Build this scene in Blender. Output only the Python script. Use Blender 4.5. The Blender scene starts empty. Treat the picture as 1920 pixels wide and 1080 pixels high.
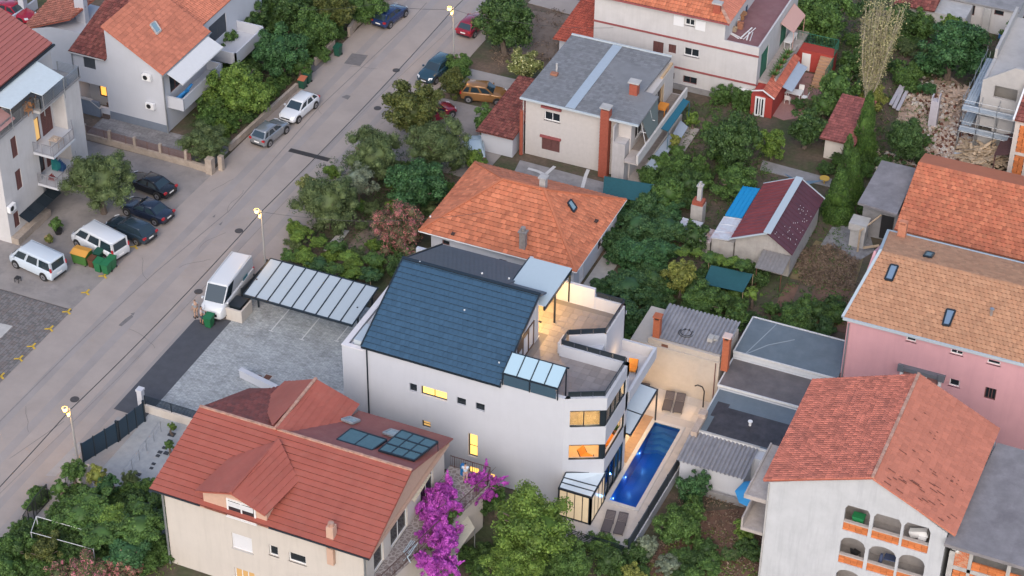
import bpy, bmesh, math, random
import numpy as np
from mathutils import Vector, Matrix
R = math.radians
random.seed(7); RNG = np.random.default_rng(7)
S = bpy.context.scene
COL = S.collection
# ------------------------------------------------------------------ camera
F, H0, PIT, ROLL, AZ = 3994.5, 100.0, R(36.842), R(0.771), R(22.961)
_h = np.array([-math.sin(AZ), math.cos(AZ), 0]); FW = _h*math.cos(PIT)+np.array([0, 0, -math.sin(PIT)])
_r = np.array([math.cos(AZ), math.sin(AZ), 0]); _u = np.cross(_r, FW)
RR = _r*math.cos(ROLL)+_u*math.sin(ROLL); UU = -_r*math.sin(ROLL)+_u*math.cos(ROLL)
cam = bpy.data.cameras.new('camera'); cam.sensor_width = 36; cam.lens = F/1920*36; cam.clip_end = 2000; cam.clip_start = 1
co = bpy.data.objects.new('camera', cam); COL.objects.link(co)
M = Matrix.Identity(4)
for i in range(3):
    M[i][0] = RR[i]; M[i][1] = UU[i]; M[i][2] = -FW[i]
M[2][3] = H0
co.matrix_world = M
S.camera = co
# ------------------------------------------------------------------ world, sun, exposure
w = bpy.data.worlds.new('World'); S.world = w; w.use_nodes = True
nt = w.node_tree; nt.nodes.clear()
sky = nt.nodes.new('ShaderNodeTexSky'); sky.sky_type = 'NISHITA'; sky.sun_disc = False
SUN_EL, SUN_AZ = 38, 165
sky.sun_elevation = R(SUN_EL); sky.sun_rotation = R(SUN_AZ); sky.air_density = 1.0; sky.dust_density = 2.8; sky.ozone_density = 1.3
bg = nt.nodes.new('ShaderNodeBackground'); bg.inputs[1].default_value = 0.15
wo = nt.nodes.new('ShaderNodeOutputWorld')
nt.links.new(sky.outputs[0], bg.inputs[0]); nt.links.new(bg.outputs[0], wo.inputs[0])
sd = bpy.data.lights.new('sun', 'SUN'); sd.energy = 0.5; sd.angle = R(40); sd.color = (1, 0.95, 0.91)
so = bpy.data.objects.new('sun', sd); COL.objects.link(so)
# direction towards the sun: azimuth measured clockwise from +Y
_d = Vector((math.sin(R(SUN_AZ))*math.cos(R(SUN_EL)), math.cos(R(SUN_AZ))*math.cos(R(SUN_EL)), math.sin(R(SUN_EL))))
so.rotation_euler = _d.to_track_quat('Z', 'Y').to_euler(); so.location = (-60, 60, 90)
S.view_settings.view_transform = 'Standard'; S.view_settings.look = 'None'
S.view_settings.exposure = 0.80; S.view_settings.gamma = 1.0; S.view_settings.use_curve_mapping = False
S.cycles.max_bounces = 6; S.cycles.diffuse_bounces = 3; S.cycles.transparent_max_bounces = 12

# ------------------------------------------------------------------ helpers
def P(x, y, z=0.0):
    "real point at height z under photo position x,y (survey helper)"
    d = FW*F+RR*(x-960)-UU*(y-540); t = (z-H0)/d[2]
    return Vector((d[0]*t, d[1]*t, z))
ORG = {}
def link(o): COL.objects.link(o); return o
def thing(name, label, cat, loc=(0, 0, 0), group=None):
    o = link(bpy.data.objects.new(name, None)); o.location = loc; o.empty_display_size = .3
    o['label'] = label; o['category'] = cat
    if group: o['group'] = group
    ORG[o.name] = Vector(loc); return o
def tag(o, label, cat, group=None, kind=None):
    if label: o['label'] = label
    if cat: o['category'] = cat
    if group: o['group'] = group
    if kind: o['kind'] = kind
    return o
def lin(c):
    return c
# ------------------------------------------------------------------ materials
MATS = {}
def mat(name, col, rough=.7, var=0.0, vscale=3.0, bump=0.0, bscale=40.0, metal=0.0, col2=None, island=0.0, objrand=0.0, stain=0.0, stcol=None, stscale=.6, spec=.5, emit=None, estr=0, streak=False, coat=0):
    if name in MATS: return MATS[name]
    m = bpy.data.materials.new(name); m.use_nodes = True; nt = m.node_tree; b = nt.nodes['Principled BSDF']
    N = nt.nodes.new; L = nt.links.new
    b.inputs['Roughness'].default_value = rough; b.inputs['Metallic'].default_value = metal
    b.inputs['Specular IOR Level'].default_value = spec
    if coat: b.inputs['Coat Weight'].default_value = coat; b.inputs['Coat Roughness'].default_value = .05
    c = N('ShaderNodeRGB'); c.outputs[0].default_value = (*col, 1); cur = c.outputs[0]
    geo = N('ShaderNodeTexCoord')
    pos = N('ShaderNodeNewGeometry')
    if var:
        n = N('ShaderNodeTexNoise'); n.inputs['Scale'].default_value = vscale; n.inputs['Detail'].default_value = 6; n.inputs['Roughness'].default_value = .65
        L(pos.outputs['Position'], n.inputs['Vector'])
        r = N('ShaderNodeMapRange'); r.inputs[1].default_value = .3; r.inputs[2].default_value = .7; r.inputs[3].default_value = 1-var; r.inputs[4].default_value = 1+var
        L(n.outputs[0], r.inputs[0])
        x = N('ShaderNodeVectorMath'); x.operation = 'SCALE'; L(cur, x.inputs[0]); L(r.outputs[0], x.inputs['Scale']); cur = x.outputs[0]
    if island or objrand:
        if island: src = pos.outputs['Random Per Island']; amt = island
        else:
            oi = N('ShaderNodeObjectInfo'); src = oi.outputs['Random']; amt = objrand
        if col2:
            mx = N('ShaderNodeMix'); mx.data_type = 'RGBA'; L(src, mx.inputs[0]); L(cur, mx.inputs[6]); mx.inputs[7].default_value = (*col2, 1); cur = mx.outputs[2]
            wn = N('ShaderNodeTexWhiteNoise'); wn.noise_dimensions = '1D'; L(src, wn.inputs['W']); src = wn.outputs[0]
        r = N('ShaderNodeMapRange'); r.inputs[3].default_value = 1-amt; r.inputs[4].default_value = 1+amt; L(src, r.inputs[0])
        x = N('ShaderNodeVectorMath'); x.operation = 'SCALE'; L(cur, x.inputs[0]); L(r.outputs[0], x.inputs['Scale']); cur = x.outputs[0]
    if stain:
        n = N('ShaderNodeTexNoise'); n.inputs['Scale'].default_value = stscale; n.inputs['Detail'].default_value = 8; n.inputs['Roughness'].default_value = .7
        mp = N('ShaderNodeMapping'); L(pos.outputs['Position'], mp.inputs['Vector'])
        mp.inputs['Location'].default_value = (3.1, 7.7, 1.3)
        if streak: mp.inputs['Scale'].default_value = (4, 4, .35)
        L(mp.outputs[0], n.inputs['Vector'])
        r = N('ShaderNodeMapRange'); r.inputs[1].default_value = .48; r.inputs[2].default_value = .72; r.inputs[3].default_value = 0; r.inputs[4].default_value = stain; L(n.outputs[0], r.inputs[0])
        mx = N('ShaderNodeMix'); mx.data_type = 'RGBA'; L(r.outputs[0], mx.inputs[0]); L(cur, mx.inputs[6]); mx.inputs[7].default_value = (*(stcol or tuple(k*.4 for k in col)), 1); cur = mx.outputs[2]
    L(cur, b.inputs['Base Color'])
    if bump:
        n = N('ShaderNodeTexNoise'); n.inputs['Scale'].default_value = bscale; n.inputs['Detail'].default_value = 4
        L(pos.outputs['Position'], n.inputs['Vector'])
        bp = N('ShaderNodeBump'); bp.inputs['Strength'].default_value = bump; bp.inputs['Distance'].default_value = .02
        L(n.outputs[0], bp.inputs['Height']); L(bp.outputs[0], b.inputs['Normal'])
    if emit:
        b.inputs['Emission Color'].default_value = (*emit, 1); b.inputs['Emission Strength'].default_value = estr
    MATS[name] = m; return m
def glassmat(name, tint=(.9, .95, 1), alpha=.75, rough=.03):
    if name in MATS: return MATS[name]
    m = bpy.data.materials.new(name); m.use_nodes = True; nt = m.node_tree; nt.nodes.clear(); N = nt.nodes.new
    t = N('ShaderNodeBsdfTransparent'); t.inputs[0].default_value = (*tint, 1)
    g = N('ShaderNodeBsdfGlossy'); g.inputs['Roughness'].default_value = rough; g.inputs[0].default_value = (.9, .95, 1, 1)
    fr = N('ShaderNodeFresnel'); fr.inputs[0].default_value = 1.5
    ad = N('ShaderNodeMath'); ad.operation = 'ADD'; ad.inputs[1].default_value = 1-alpha; nt.links.new(fr.outputs[0], ad.inputs[0])
    mx = N('ShaderNodeMixShader'); o = N('ShaderNodeOutputMaterial')
    nt.links.new(ad.outputs[0], mx.inputs[0]); nt.links.new(t.outputs[0], mx.inputs[1]); nt.links.new(g.outputs[0], mx.inputs[2]); nt.links.new(mx.outputs[0], o.inputs[0])
    MATS[name] = m; return m

white = mat('white_render', (.475, .49, .535), .85, var=.03, vscale=.7, bump=.15, bscale=60, stain=.05, stscale=.8, streak=True)
oldwhite = mat('weathered_white_render', (.50, .485, .485), .9, var=.06, vscale=.9, bump=.25, bscale=50, stain=.30, stscale=.7, streak=True, stcol=(.36, .34, .33))
cream = mat('cream_render', (.52, .475, .43), .9, var=.04, vscale=.8, bump=.2, stain=.15, streak=True)
beige = mat('beige_render', (.52, .42, .33), .9, var=.06, bump=.2, stain=.2, streak=True)
tanr = mat('tan_cornice', (.50, .33, .25), .85, var=.05, bump=.2)
pink = mat('pink_render', (.56, .305, .33), .88, var=.04, vscale=.8, bump=.2, stain=.12, streak=True)
concrete = mat('grey_concrete', (.25, .245, .25), .92, var=.16, vscale=1.2, bump=.4, bscale=25, stain=.5, stcol=(.10, .10, .105), stscale=.7)
lconcrete = mat('light_concrete', (.40, .39, .38), .92, var=.12, vscale=1.5, bump=.35, bscale=30, stain=.3, stscale=.9)
trimdark = mat('anthracite_metal', (.022, .032, .042), .35, metal=.3, spec=.5)
glass = glassmat('clear_glass', alpha=.93)
darkglass = mat('dark_window_glass', (.018, .024, .03), .08, spec=.8)
litglass = mat('lit_window', (.8, .5, .15), .5, emit=(1, .55, .12), estr=1.0)
dimglass = mat('dim_lit_window', (.5, .35, .15), .3, emit=(1, .55, .15), estr=.35)
frost = mat('frosted_roof_panel', (.52, .60, .66), .28, var=.03, vscale=2, spec=.5)
brown_sh = mat('brown_shutter', (.13, .055, .05), .7, var=.1, vscale=6)
red_trim = mat('maroon_trim', (.26, .07, .07), .7, var=.08, vscale=5)
blackm = mat('black_plastic', (.02, .02, .022), .5)
whitem = mat('white_plastic', (.72, .72, .72), .4)
galv = mat('galvanised_metal', (.38, .40, .42), .42, metal=.7, var=.08)
rust = mat('rusty_brown', (.14, .06, .04), .85, var=.2, vscale=8)
timber = mat('old_timber', (.42, .32, .22), .85, var=.15, vscale=6, objrand=.25)
woodw = mat('warm_wood', (.30, .15, .07), .6, var=.1, vscale=5)

class MB:
    def __init__(s): s.v = []; s.f = []; s.m = []
    def add(s, vs, fs, m=0):
        b = len(s.v); s.v += [tuple(v) for v in vs]; s.f += [tuple(i+b for i in f) for f in fs]; s.m += [m]*len(fs); return s
    def box(s, x0, x1, y0, y1, z0, z1, m=0):
        if x0 > x1: x0, x1 = x1, x0
        if y0 > y1: y0, y1 = y1, y0
        if z0 > z1: z0, z1 = z1, z0
        return s.add([(x0, y0, z0), (x1, y0, z0), (x1, y1, z0), (x0, y1, z0), (x0, y0, z1), (x1, y0, z1), (x1, y1, z1), (x0, y1, z1)],
                     [(0, 3, 2, 1), (4, 5, 6, 7), (0, 1, 5, 4), (1, 2, 6, 5), (2, 3, 7, 6), (3, 0, 4, 7)], m)
    def face(s, pts, m=0): return s.add(pts, [tuple(range(len(pts)))], m)
    def prism(s, pts, z0, z1, m=0):
        n = len(pts); a = sum(pts[i][0]*pts[(i+1) % n][1]-pts[(i+1) % n][0]*pts[i][1] for i in range(n))
        if a < 0: pts = pts[::-1]
        return s.add([(p[0], p[1], z0) for p in pts]+[(p[0], p[1], z1) for p in pts],
                     [tuple(range(n))[::-1], tuple(range(n, 2*n))]+[(i, (i+1) % n, n+(i+1) % n, n+i) for i in range(n)], m)
    def slab(s, pts, t, m=0):
        "planar 3D polygon thickened downward along its normal"
        pts = [Vector(p) for p in pts]; n = Vector((0, 0, 0))
        for i in range(len(pts)):
            a, b = pts[i], pts[(i+1) % len(pts)]; n += a.cross(b)
        n.normalize()
        if n.z < 0 or (abs(n.z) < 1e-6 and n.y > 0): pts = pts[::-1]; n = -n
        q = [p-n*t for p in pts]; k = len(pts)
        return s.add(pts+q, [tuple(range(k)), tuple(range(k, 2*k))[::-1]]+[(i, i+k, (i+1) % k+k, (i+1) % k) for i in range(k)], m)
    def bar(s, p, q, w, h=None, m=0):
        p = Vector(p); q = Vector(q); h = h or w; d = (q-p)
        if d.length < 1e-6: return s
        d.normalize(); up = Vector((0, 0, 1)) if abs(d.z) < .95 else Vector((0, 1, 0))
        a = d.cross(up).normalized()*w/2; b = a.cross(d).normalized()*h/2
        vs = [p-a-b, p+a-b, p+a+b, p-a+b, q-a-b, q+a-b, q+a+b, q-a+b]
        return s.add(vs, [(0, 1, 2, 3), (4, 7, 6, 5), (0, 4, 5, 1), (1, 5, 6, 2), (2, 6, 7, 3), (3, 7, 4, 0)], m)
    def tube(s, p, q, r, r2=None, n=8, m=0, cap=True):
        p = Vector(p); q = Vector(q); d = (q-p).normalized(); r2 = r if r2 is None else r2
        up = Vector((0, 0, 1)) if abs(d.z) < .95 else Vector((0, 1, 0)); a = d.cross(up).normalized(); b = a.cross(d)
        vs = [p+(a*math.cos(2*math.pi*i/n)+b*math.sin(2*math.pi*i/n))*r for i in range(n)]+[q+(a*math.cos(2*math.pi*i/n)+b*math.sin(2*math.pi*i/n))*r2 for i in range(n)]
        fs = [(i, n+i, n+(i+1) % n, (i+1) % n) for i in range(n)]
        if cap: fs += [tuple(range(n)), tuple(range(n, 2*n))[::-1]]
        return s.add(vs, fs, m)
    def wall(s, axis, pos, a0, a1, z0, z1, t=.25, holes=(), m=0, sgn=1):
        """wall panel with openings. axis 'Y': outer face at Y=pos looking to -Y, body behind it (+Y*t*sgn).
        axis 'X': outer face at X=pos looking to +X, body at X-t*sgn."""
        if a0 > a1: a0, a1 = a1, a0
        A = sorted({a0, a1, *[min(max(h[i], a0), a1) for h in holes for i in (0, 1)]}); Z = sorted({z0, z1, *[min(max(h[i], z0), z1) for h in holes for i in (2, 3)]})
        def hol(a, z): return any(min(h[0], h[1]) < a < max(h[0], h[1]) and h[2] < z < h[3] for h in holes)
        def pt(a, z, d): return (a, pos+d*t*sgn, z) if axis == 'Y' else (pos-d*t*sgn, a, z)
        na, nz = len(A)-1, len(Z)-1
        sol = [[not hol((A[i]+A[i+1])/2, (Z[j]+Z[j+1])/2) for j in range(nz)] for i in range(na)]
        for i in range(na):
            for j in range(nz):
                if not sol[i][j]: continue
                a, b, c, d = A[i], A[i+1], Z[j], Z[j+1]
                s.face([pt(a, c, 0), pt(b, c, 0), pt(b, d, 0), pt(a, d, 0)], m); s.face([pt(a, c, 1), pt(a, d, 1), pt(b, d, 1), pt(b, c, 1)], m)
                if i == 0 or not sol[i-1][j]: s.face([pt(a, c, 0), pt(a, d, 0), pt(a, d, 1), pt(a, c, 1)], m)
                if i == na-1 or not sol[i+1][j]: s.face([pt(b, c, 0), pt(b, c, 1), pt(b, d, 1), pt(b, d, 0)], m)
                if j == 0 or not sol[i][j-1]: s.face([pt(a, c, 0), pt(a, c, 1), pt(b, c, 1), pt(b, c, 0)], m)
                if j == nz-1 or not sol[i][j+1]: s.face([pt(a, d, 0), pt(b, d, 0), pt(b, d, 1), pt(a, d, 1)], m)
        return s
    def build(s, name, ms, parent=None, smooth=False, org=None):
        me = bpy.data.meshes.new(name)
        o0 = ORG.get(parent.name, Vector((0, 0, 0))) if parent else (Vector(org) if org is not None else Vector((0, 0, 0)))
        vs = [(v[0]-o0.x, v[1]-o0.y, v[2]-o0.z) for v in s.v]
        me.from_pydata(vs, [], s.f)
        ms = ms if isinstance(ms, (list, tuple)) else [ms]
        for mm in ms: me.materials.append(mm)
        if len(ms) > 1: me.polygons.foreach_set('material_index', s.m)
        if smooth: me.polygons.foreach_set('use_smooth', [True]*len(s.f))
        me.update()
        o = link(bpy.data.objects.new(name, me)); ORG[o.name] = o0
        if parent: o.parent = parent
        else: o.location = o0
        return o
def struct(name, mb, m, **k):
    o = mb.build(name, m, **k); o['kind'] = 'structure'; return o
def centre_org(mb):
    a = np.array(mb.v); return (float((a[:, 0].min()+a[:, 0].max())/2), float((a[:, 1].min()+a[:, 1].max())/2), float(a[:, 2].min()))
def single(name, mb, m, label, cat, group=None, smooth=False, kind=None):
    return tag(mb.build(name, m, org=centre_org(mb), smooth=smooth), label, cat, group, kind)

def shade_edge(m):
    "butt edge of the same tile, darkened to paint the shadow line between rows"
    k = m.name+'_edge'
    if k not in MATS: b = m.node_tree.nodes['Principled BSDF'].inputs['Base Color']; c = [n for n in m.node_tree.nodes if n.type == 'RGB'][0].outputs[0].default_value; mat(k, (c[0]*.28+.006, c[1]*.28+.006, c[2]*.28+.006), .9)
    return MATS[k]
def tiles(parent, pts, rowh, colw, m, style='flat', lift=.05, name='roof_tile', individual=0, jitter=.0, v0=0.0, arch=.06):
    """pts: 3D polygon, pts[0]->pts[1] is the eave. Real tile geometry laid in courses."""
    pts = [Vector(p) for p in pts]; u = (pts[1]-pts[0]).normalized()
    n = Vector((0, 0, 0))
    for i in range(len(pts)): n += pts[i].cross(pts[(i+1) % len(pts)])
    n.normalize()
    if n.z < 0: n = -n
    v = n.cross(u)
    if v.z < 0: v = -v
    o = pts[0]; q = [((p-o).dot(u), (p-o).dot(v)) for p in pts]; vmax = max(p[1] for p in q)
    VV = []; FF = []; FM = []; rows = int(math.ceil((vmax-v0)/rowh)); cells = []
    for r in range(rows):
        va = v0+r*rowh; vb = min(va+rowh, vmax); 
        if vb-va < .06: continue
        vm = (va+vb)/2; xs = []
        for i in range(len(q)):
            (x1, y1), (x2, y2) = q[i], q[(i+1) % len(q)]
            if (y1 <= vm < y2) or (y2 <= vm < y1): xs.append(x1+(x2-x1)*(vm-y1)/(y2-y1))
        xs.sort()
        for k in range(0, len(xs)-1, 2):
            a, b = xs[k], xs[k+1]; off = (r % 2)*colw*.5 if style != 'mission' else 0
            c = math.floor((a-off)/colw); x = c*colw+off
            while x < b-.03:
                xa = max(x, a); xb = min(x+colw, b)
                if xb-xa > .04: cells.append((xa, xb, va, vb, r))
                x += colw
    def geo(xa, xb, va, vb, o3, jit=0):
        w = xb-xa; vs = []; fs = []
        vb2 = vb+.04
        if style == 'mission':
            us = [xa, xa+w*.22, xa+w*.5, xa+w*.78, xb]; hs = [0, arch*.8, arch, arch*.8, 0]
        elif style == 'wave':
            us = [xa, xa+w*.3, xa+w*.6, xb]; hs = [.0, arch*.9, arch*.2, .0]
        else: us = [xa+.006, xb-.006]; hs = [0, 0]
        k = len(us)
        for uu, h in zip(us, hs): vs.append(o3+u*uu+v*va+n*(lift+h+jit))
        for uu, h in zip(us, hs): vs.append(o3+u*uu+v*vb2+n*(.012+h*.8))
        for uu in us: vs.append(o3+u*uu+v*va)
        for i in range(k-1):
            fs.append((i, i+1, k+i+1, k+i)); fs.append((2*k+i, 2*k+i+1, i+1, i))
        fs.append((2*k, 0, k)); fs.append((2*k+k-1, 2*k-1, k-1))
        return vs, fs
    if individual:
        cells.sort(key=lambda c: c[2])
        full = {}
        for c in cells[:individual]:
            key = (round(c[1]-c[0], 3), round(c[3]-c[2], 3))
            if key not in full:
                vs, fs = geo(0, c[1]-c[0], 0, c[3]-c[2], Vector((0, 0, 0)))
                me = bpy.data.meshes.new(name); me.from_pydata([tuple(x) for x in vs], [], fs); me.materials.append(m); me.materials.append(shade_edge(m)); me.polygons.foreach_set('material_index', [1 if i % 2 and i < len(fs)-2 else 0 for i in range(len(fs))]); full[key] = me
            ob = link(bpy.data.objects.new(name, full[key])); ob.parent = parent
            ob.location = o+u*c[0]+v*c[2]+n*random.uniform(0, jitter)-ORG[parent.name]
        cells = cells[individual:]
        if not cells: return
    for c in cells:
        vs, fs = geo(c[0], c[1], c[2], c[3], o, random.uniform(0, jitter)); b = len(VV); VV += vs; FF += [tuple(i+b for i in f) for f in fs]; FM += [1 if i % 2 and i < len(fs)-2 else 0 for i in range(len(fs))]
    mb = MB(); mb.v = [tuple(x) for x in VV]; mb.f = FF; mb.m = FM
    ob = mb.build(name+'s', [m, shade_edge(m)], parent); ob['kind'] = 'stuff'; return ob
def courses(parent, pts, rowh, m, lift=.05, name='roof_course'):
    "each course of sheet tiles is one strip object"
    pts = [Vector(p) for p in pts]; u = (pts[1]-pts[0]).normalized(); n = Vector((0, 0, 0))
    for i in range(len(pts)): n += pts[i].cross(pts[(i+1) % len(pts)])
    n.normalize(); n = -n if n.z < 0 else n
    v = n.cross(u); v = -v if v.z < 0 else v
    o = pts[0]; q = [((p-o).dot(u), (p-o).dot(v)) for p in pts]; vmax = max(p[1] for p in q)
    def span(vm):
        xs = []
        for i in range(len(q)):
            (x1, y1), (x2, y2) = q[i], q[(i+1) % len(q)]
            if (y1 <= vm < y2) or (y2 <= vm < y1): xs.append(x1+(x2-x1)*(vm-y1)/(y2-y1))
        xs.sort(); return xs
    r = 0
    while r*rowh < vmax-.05:
        va, vb = r*rowh, min((r+1)*rowh, vmax); A = span(va+.005); B = span(vb-.005)
        for k in range(0, min(len(A), len(B))-1, 2):
            a0, a1, b0, b1 = A[k], A[k+1], B[k], B[k+1]
            mb = MB(); seg = max(1, int((a1-a0)/.4)); 
            L0 = [o+u*(a0+(a1-a0)*i/seg)+v*va+n*(lift+(.012 if i % 2 else 0)) for i in range(seg+1)]
            L1 = [o+u*(b0+(b1-b0)*i/seg)+v*(vb+.03)+n*.012 for i in range(seg+1)]
            L2 = [o+u*(a0+(a1-a0)*i/seg)+v*va for i in range(seg+1)]
            K = seg+1; fs = []
            for i in range(seg): fs += [(i, i+1, K+i+1, K+i), (2*K+i, 2*K+i+1, i+1, i)]
            mb.add(L0+L1+L2, fs); mb.m = [i % 2 for i in range(len(fs))]; mb.build(name, [m, shade_edge(m)], parent)
        r += 1
def frame(parent, axis, pos, a0, a1, z0, z1, fm, gm, mull=1, depth=.1, fw=.06, name='window', sill=None, pane_name='pane', trans=0, label=None):
    """window frame as a part with panes as sub-parts; pos = outer plane of frame, looking -Y or +X"""
    if a0 > a1: a0, a1 = a1, a0
    def bx(mb, A0, A1, Z0, Z1, d0, d1):
        if axis == 'Y': mb.box(A0, A1, pos+d0, pos+d1, Z0, Z1)
        else: mb.box(pos-d1, pos-d0, A0, A1, Z0, Z1)
    mb = MB(); bx(mb, a0, a0+fw, z0, z1, 0, depth); bx(mb, a1-fw, a1, z0, z1, 0, depth); bx(mb, a0+fw, a1-fw, z1-fw, z1, 0, depth); bx(mb, a0+fw, a1-fw, z0, z0+fw, 0, depth)
    W = (a1-a0-2*fw)/mull
    for i in range(1, mull): bx(mb, a0+fw+W*i-fw*.4, a0+fw+W*i+fw*.4, z0+fw, z1-fw, .01, depth-.01)
    if trans: bx(mb, a0+fw, a1-fw, z0+(z1-z0)*trans-.02, z0+(z1-z0)*trans+.02, .015, depth-.015)
    fo = mb.build(name, fm, parent)
    if label: fo['label'] = label
    for i in range(mull):
        g = MB(); bx(g, a0+fw+W*i+(.0 if i == 0 else fw*.4), a0+fw+W*(i+1)-(0 if i == mull-1 else fw*.4), z0+fw, z1-fw, depth*.45, depth*.45+.012)
        g.build(pane_name, gm if not isinstance(gm, (list, tuple)) else gm[i % len(gm)], fo)
    if sill:
        g = MB(); bx(g, a0-.06, a1+.06, z0-.07, z0-.005, -.1, depth); g.build('sill', sill, fo)
    return fo
def shutter(parent, axis, pos, a0, a1, z0, z1, m, n=None, leaves=2, name='shutter'):
    "louvred shutter: frame with real slats"
    if a0 > a1: a0, a1 = a1, a0
    mb = MB()
    def bx(A0, A1, Z0, Z1, d0, d1):
        if axis == 'Y': mb.box(A0, A1, pos-d1, pos-d0, Z0, Z1)
        else: mb.box(pos+d0, pos+d1, A0, A1, Z0, Z1)
    W = (a1-a0)/leaves
    for l in range(leaves):
        b0 = a0+W*l+.01; b1 = b0+W-.02
        bx(b0, b0+.05, z0, z1, .002, .05); bx(b1-.05, b1, z0, z1, .002, .05); bx(b0+.05, b1-.05, z1-.06, z1, .002, .05); bx(b0+.05, b1-.05, z0, z0+.06, .002, .05)
        k = n or max(4, int((z1-z0)/.12))
        for i in range(k):
            z = z0+.06+(z1-z0-.12)*i/k; bx(b0+.05, b1-.05, z, z+(z1-z0-.12)/k*.7, .002, .035)
    return mb.build(name, m, parent)
def railing(parent, pts, z0, h, m, kind='bars', gap=.14, name='railing', gm=None):
    "railing along a polyline: posts, rails and bars (one part), glass panels as sub-parts"
    mb = MB(); top = z0+h
    for a, b in zip(pts[:-1], pts[1:]):
        a3 = Vector((*a, top)); b3 = Vector((*b, top)); mb.bar(a3, b3, .05, .04)
        L = (b3-a3).length; d = (b3-a3)/L
        if kind == 'bars':
            mb.bar(a3-Vector((0, 0, h-.08)), b3-Vector((0, 0, h-.08)), .03, .03); k = max(2, int(L/gap))
            for i in range(k+1):
                p = a3+d*(L*i/k); mb.bar(p-Vector((0, 0, h)), p-Vector((0, 0, .02)), .018 if i % 8 else .04)
        elif kind == 'lines':
            for j in range(1, 7): mb.bar(a3-Vector((0, 0, h*j/7)), b3-Vector((0, 0, h*j/7)), .03, .05)
            k = max(1, round(L/2))
            for i in range(k+1):
                p = a3+d*(L*i/k); mb.bar(p-Vector((0, 0, h)), p+Vector((0, 0, .02)), .06)
        elif kind == 'glass':
            k = max(1, round(L/.95))
            for i in range(k+1):
                p = a3+d*(L*i/k); mb.bar(p-Vector((0, 0, h)), p-Vector((0, 0, .02)), .03)
    r = mb.build(name, m, parent)
    if kind == 'glass':
        for a, b in zip(pts[:-1], pts[1:]):
            a3 = Vector((*a, top)); b3 = Vector((*b, top)); L = (b3-a3).length; d = (b3-a3)/L; k = max(1, round(L/.95))
            for i in range(k):
                g = MB(); p = a3+d*(L*i/k+.03)-Vector((0, 0, h/2)); q = a3+d*(L*(i+1)/k-.03)-Vector((0, 0, h/2)); g.bar(p, q, .012, h-.08); g.build('glass_panel', gm or darkglass, r)
    return r
def dup(root, loc=None, rotz=None, label=None, scale=None):
    r = root.copy(); COL.objects.link(r)
    if loc is not None: r.location = loc
    if rotz is not None: r.rotation_euler = (0, 0, rotz)
    if scale is not None: r.scale = scale if isinstance(scale, (tuple, list)) else (scale,)*3
    if label: r['label'] = label
    for ch in root.children:
        c = ch.copy(); COL.objects.link(c); c.parent = r
        for g in ch.children:
            d = g.copy(); COL.objects.link(d); d.parent = c
    return r
def chimney(parent, x, y, z0, z1, w=.5, m=None, cap=None, name='chimney'):
    mb = MB(); mb.box(x-w/2, x+w/2, y-w/2, y+w/2, z0, z1-.35, 0)
    for sx in (-1, 1):
        for sy in (-1, 1): mb.box(x+sx*w*.42-.05, x+sx*w*.42+.05, y+sy*w*.42-.05, y+sy*w*.42+.05, z1-.35, z1-.1, 0)
    mb.box(x-w*.3, x+w*.3, y-w*.3, y+w*.3, z1-.35, z1-.25, 2)
    mb.box(x-w*.62, x+w*.62, y-w*.62, y+w*.62, z1-.1, z1, 1)
    return mb.build(name, [m or lconcrete, cap or lconcrete, blackm], parent)
def skylight(parent, pts, fm, gm, name='skylight'):
    "pts: 4 points on the roof plane; a raised frame with a pane"
    pts = [Vector(p) for p in pts]; n = (pts[1]-pts[0]).cross(pts[3]-pts[0]).normalized(); n = -n if n.z < 0 else n
    c = sum(pts, Vector())/4; mb = MB()
    for i in range(4): mb.bar(pts[i]+n*.1, pts[(i+1) % 4]+n*.1, .12, .14)
    f = mb.build(name, fm, parent); g = MB(); g.slab([c+(p-c)*.92+n*.13 for p in pts], .02); g.build('pane', gm, f); return f
def ac_unit(parent, x, y, z, axis='Y'):
    mb = MB()
    if axis == 'Y': mb.box(x-.42, x+.42, y-.34, y-.05, z, z+.58); 
    else: mb.box(x+.05, x+.34, y-.42, y+.42, z, z+.58)
    a = mb.build('air_conditioner', whitem, parent); g = MB()
    if axis == 'Y': g.tube((x-.1, y-.35, z+.29), (x-.1, y-.34, z+.29), .22, n=16)
    else: g.tube((x+.35, y-.1, z+.29), (x+.34, y-.1, z+.29), .22, n=16)
    g.build('fan_grille', blackm, a); return a
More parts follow.
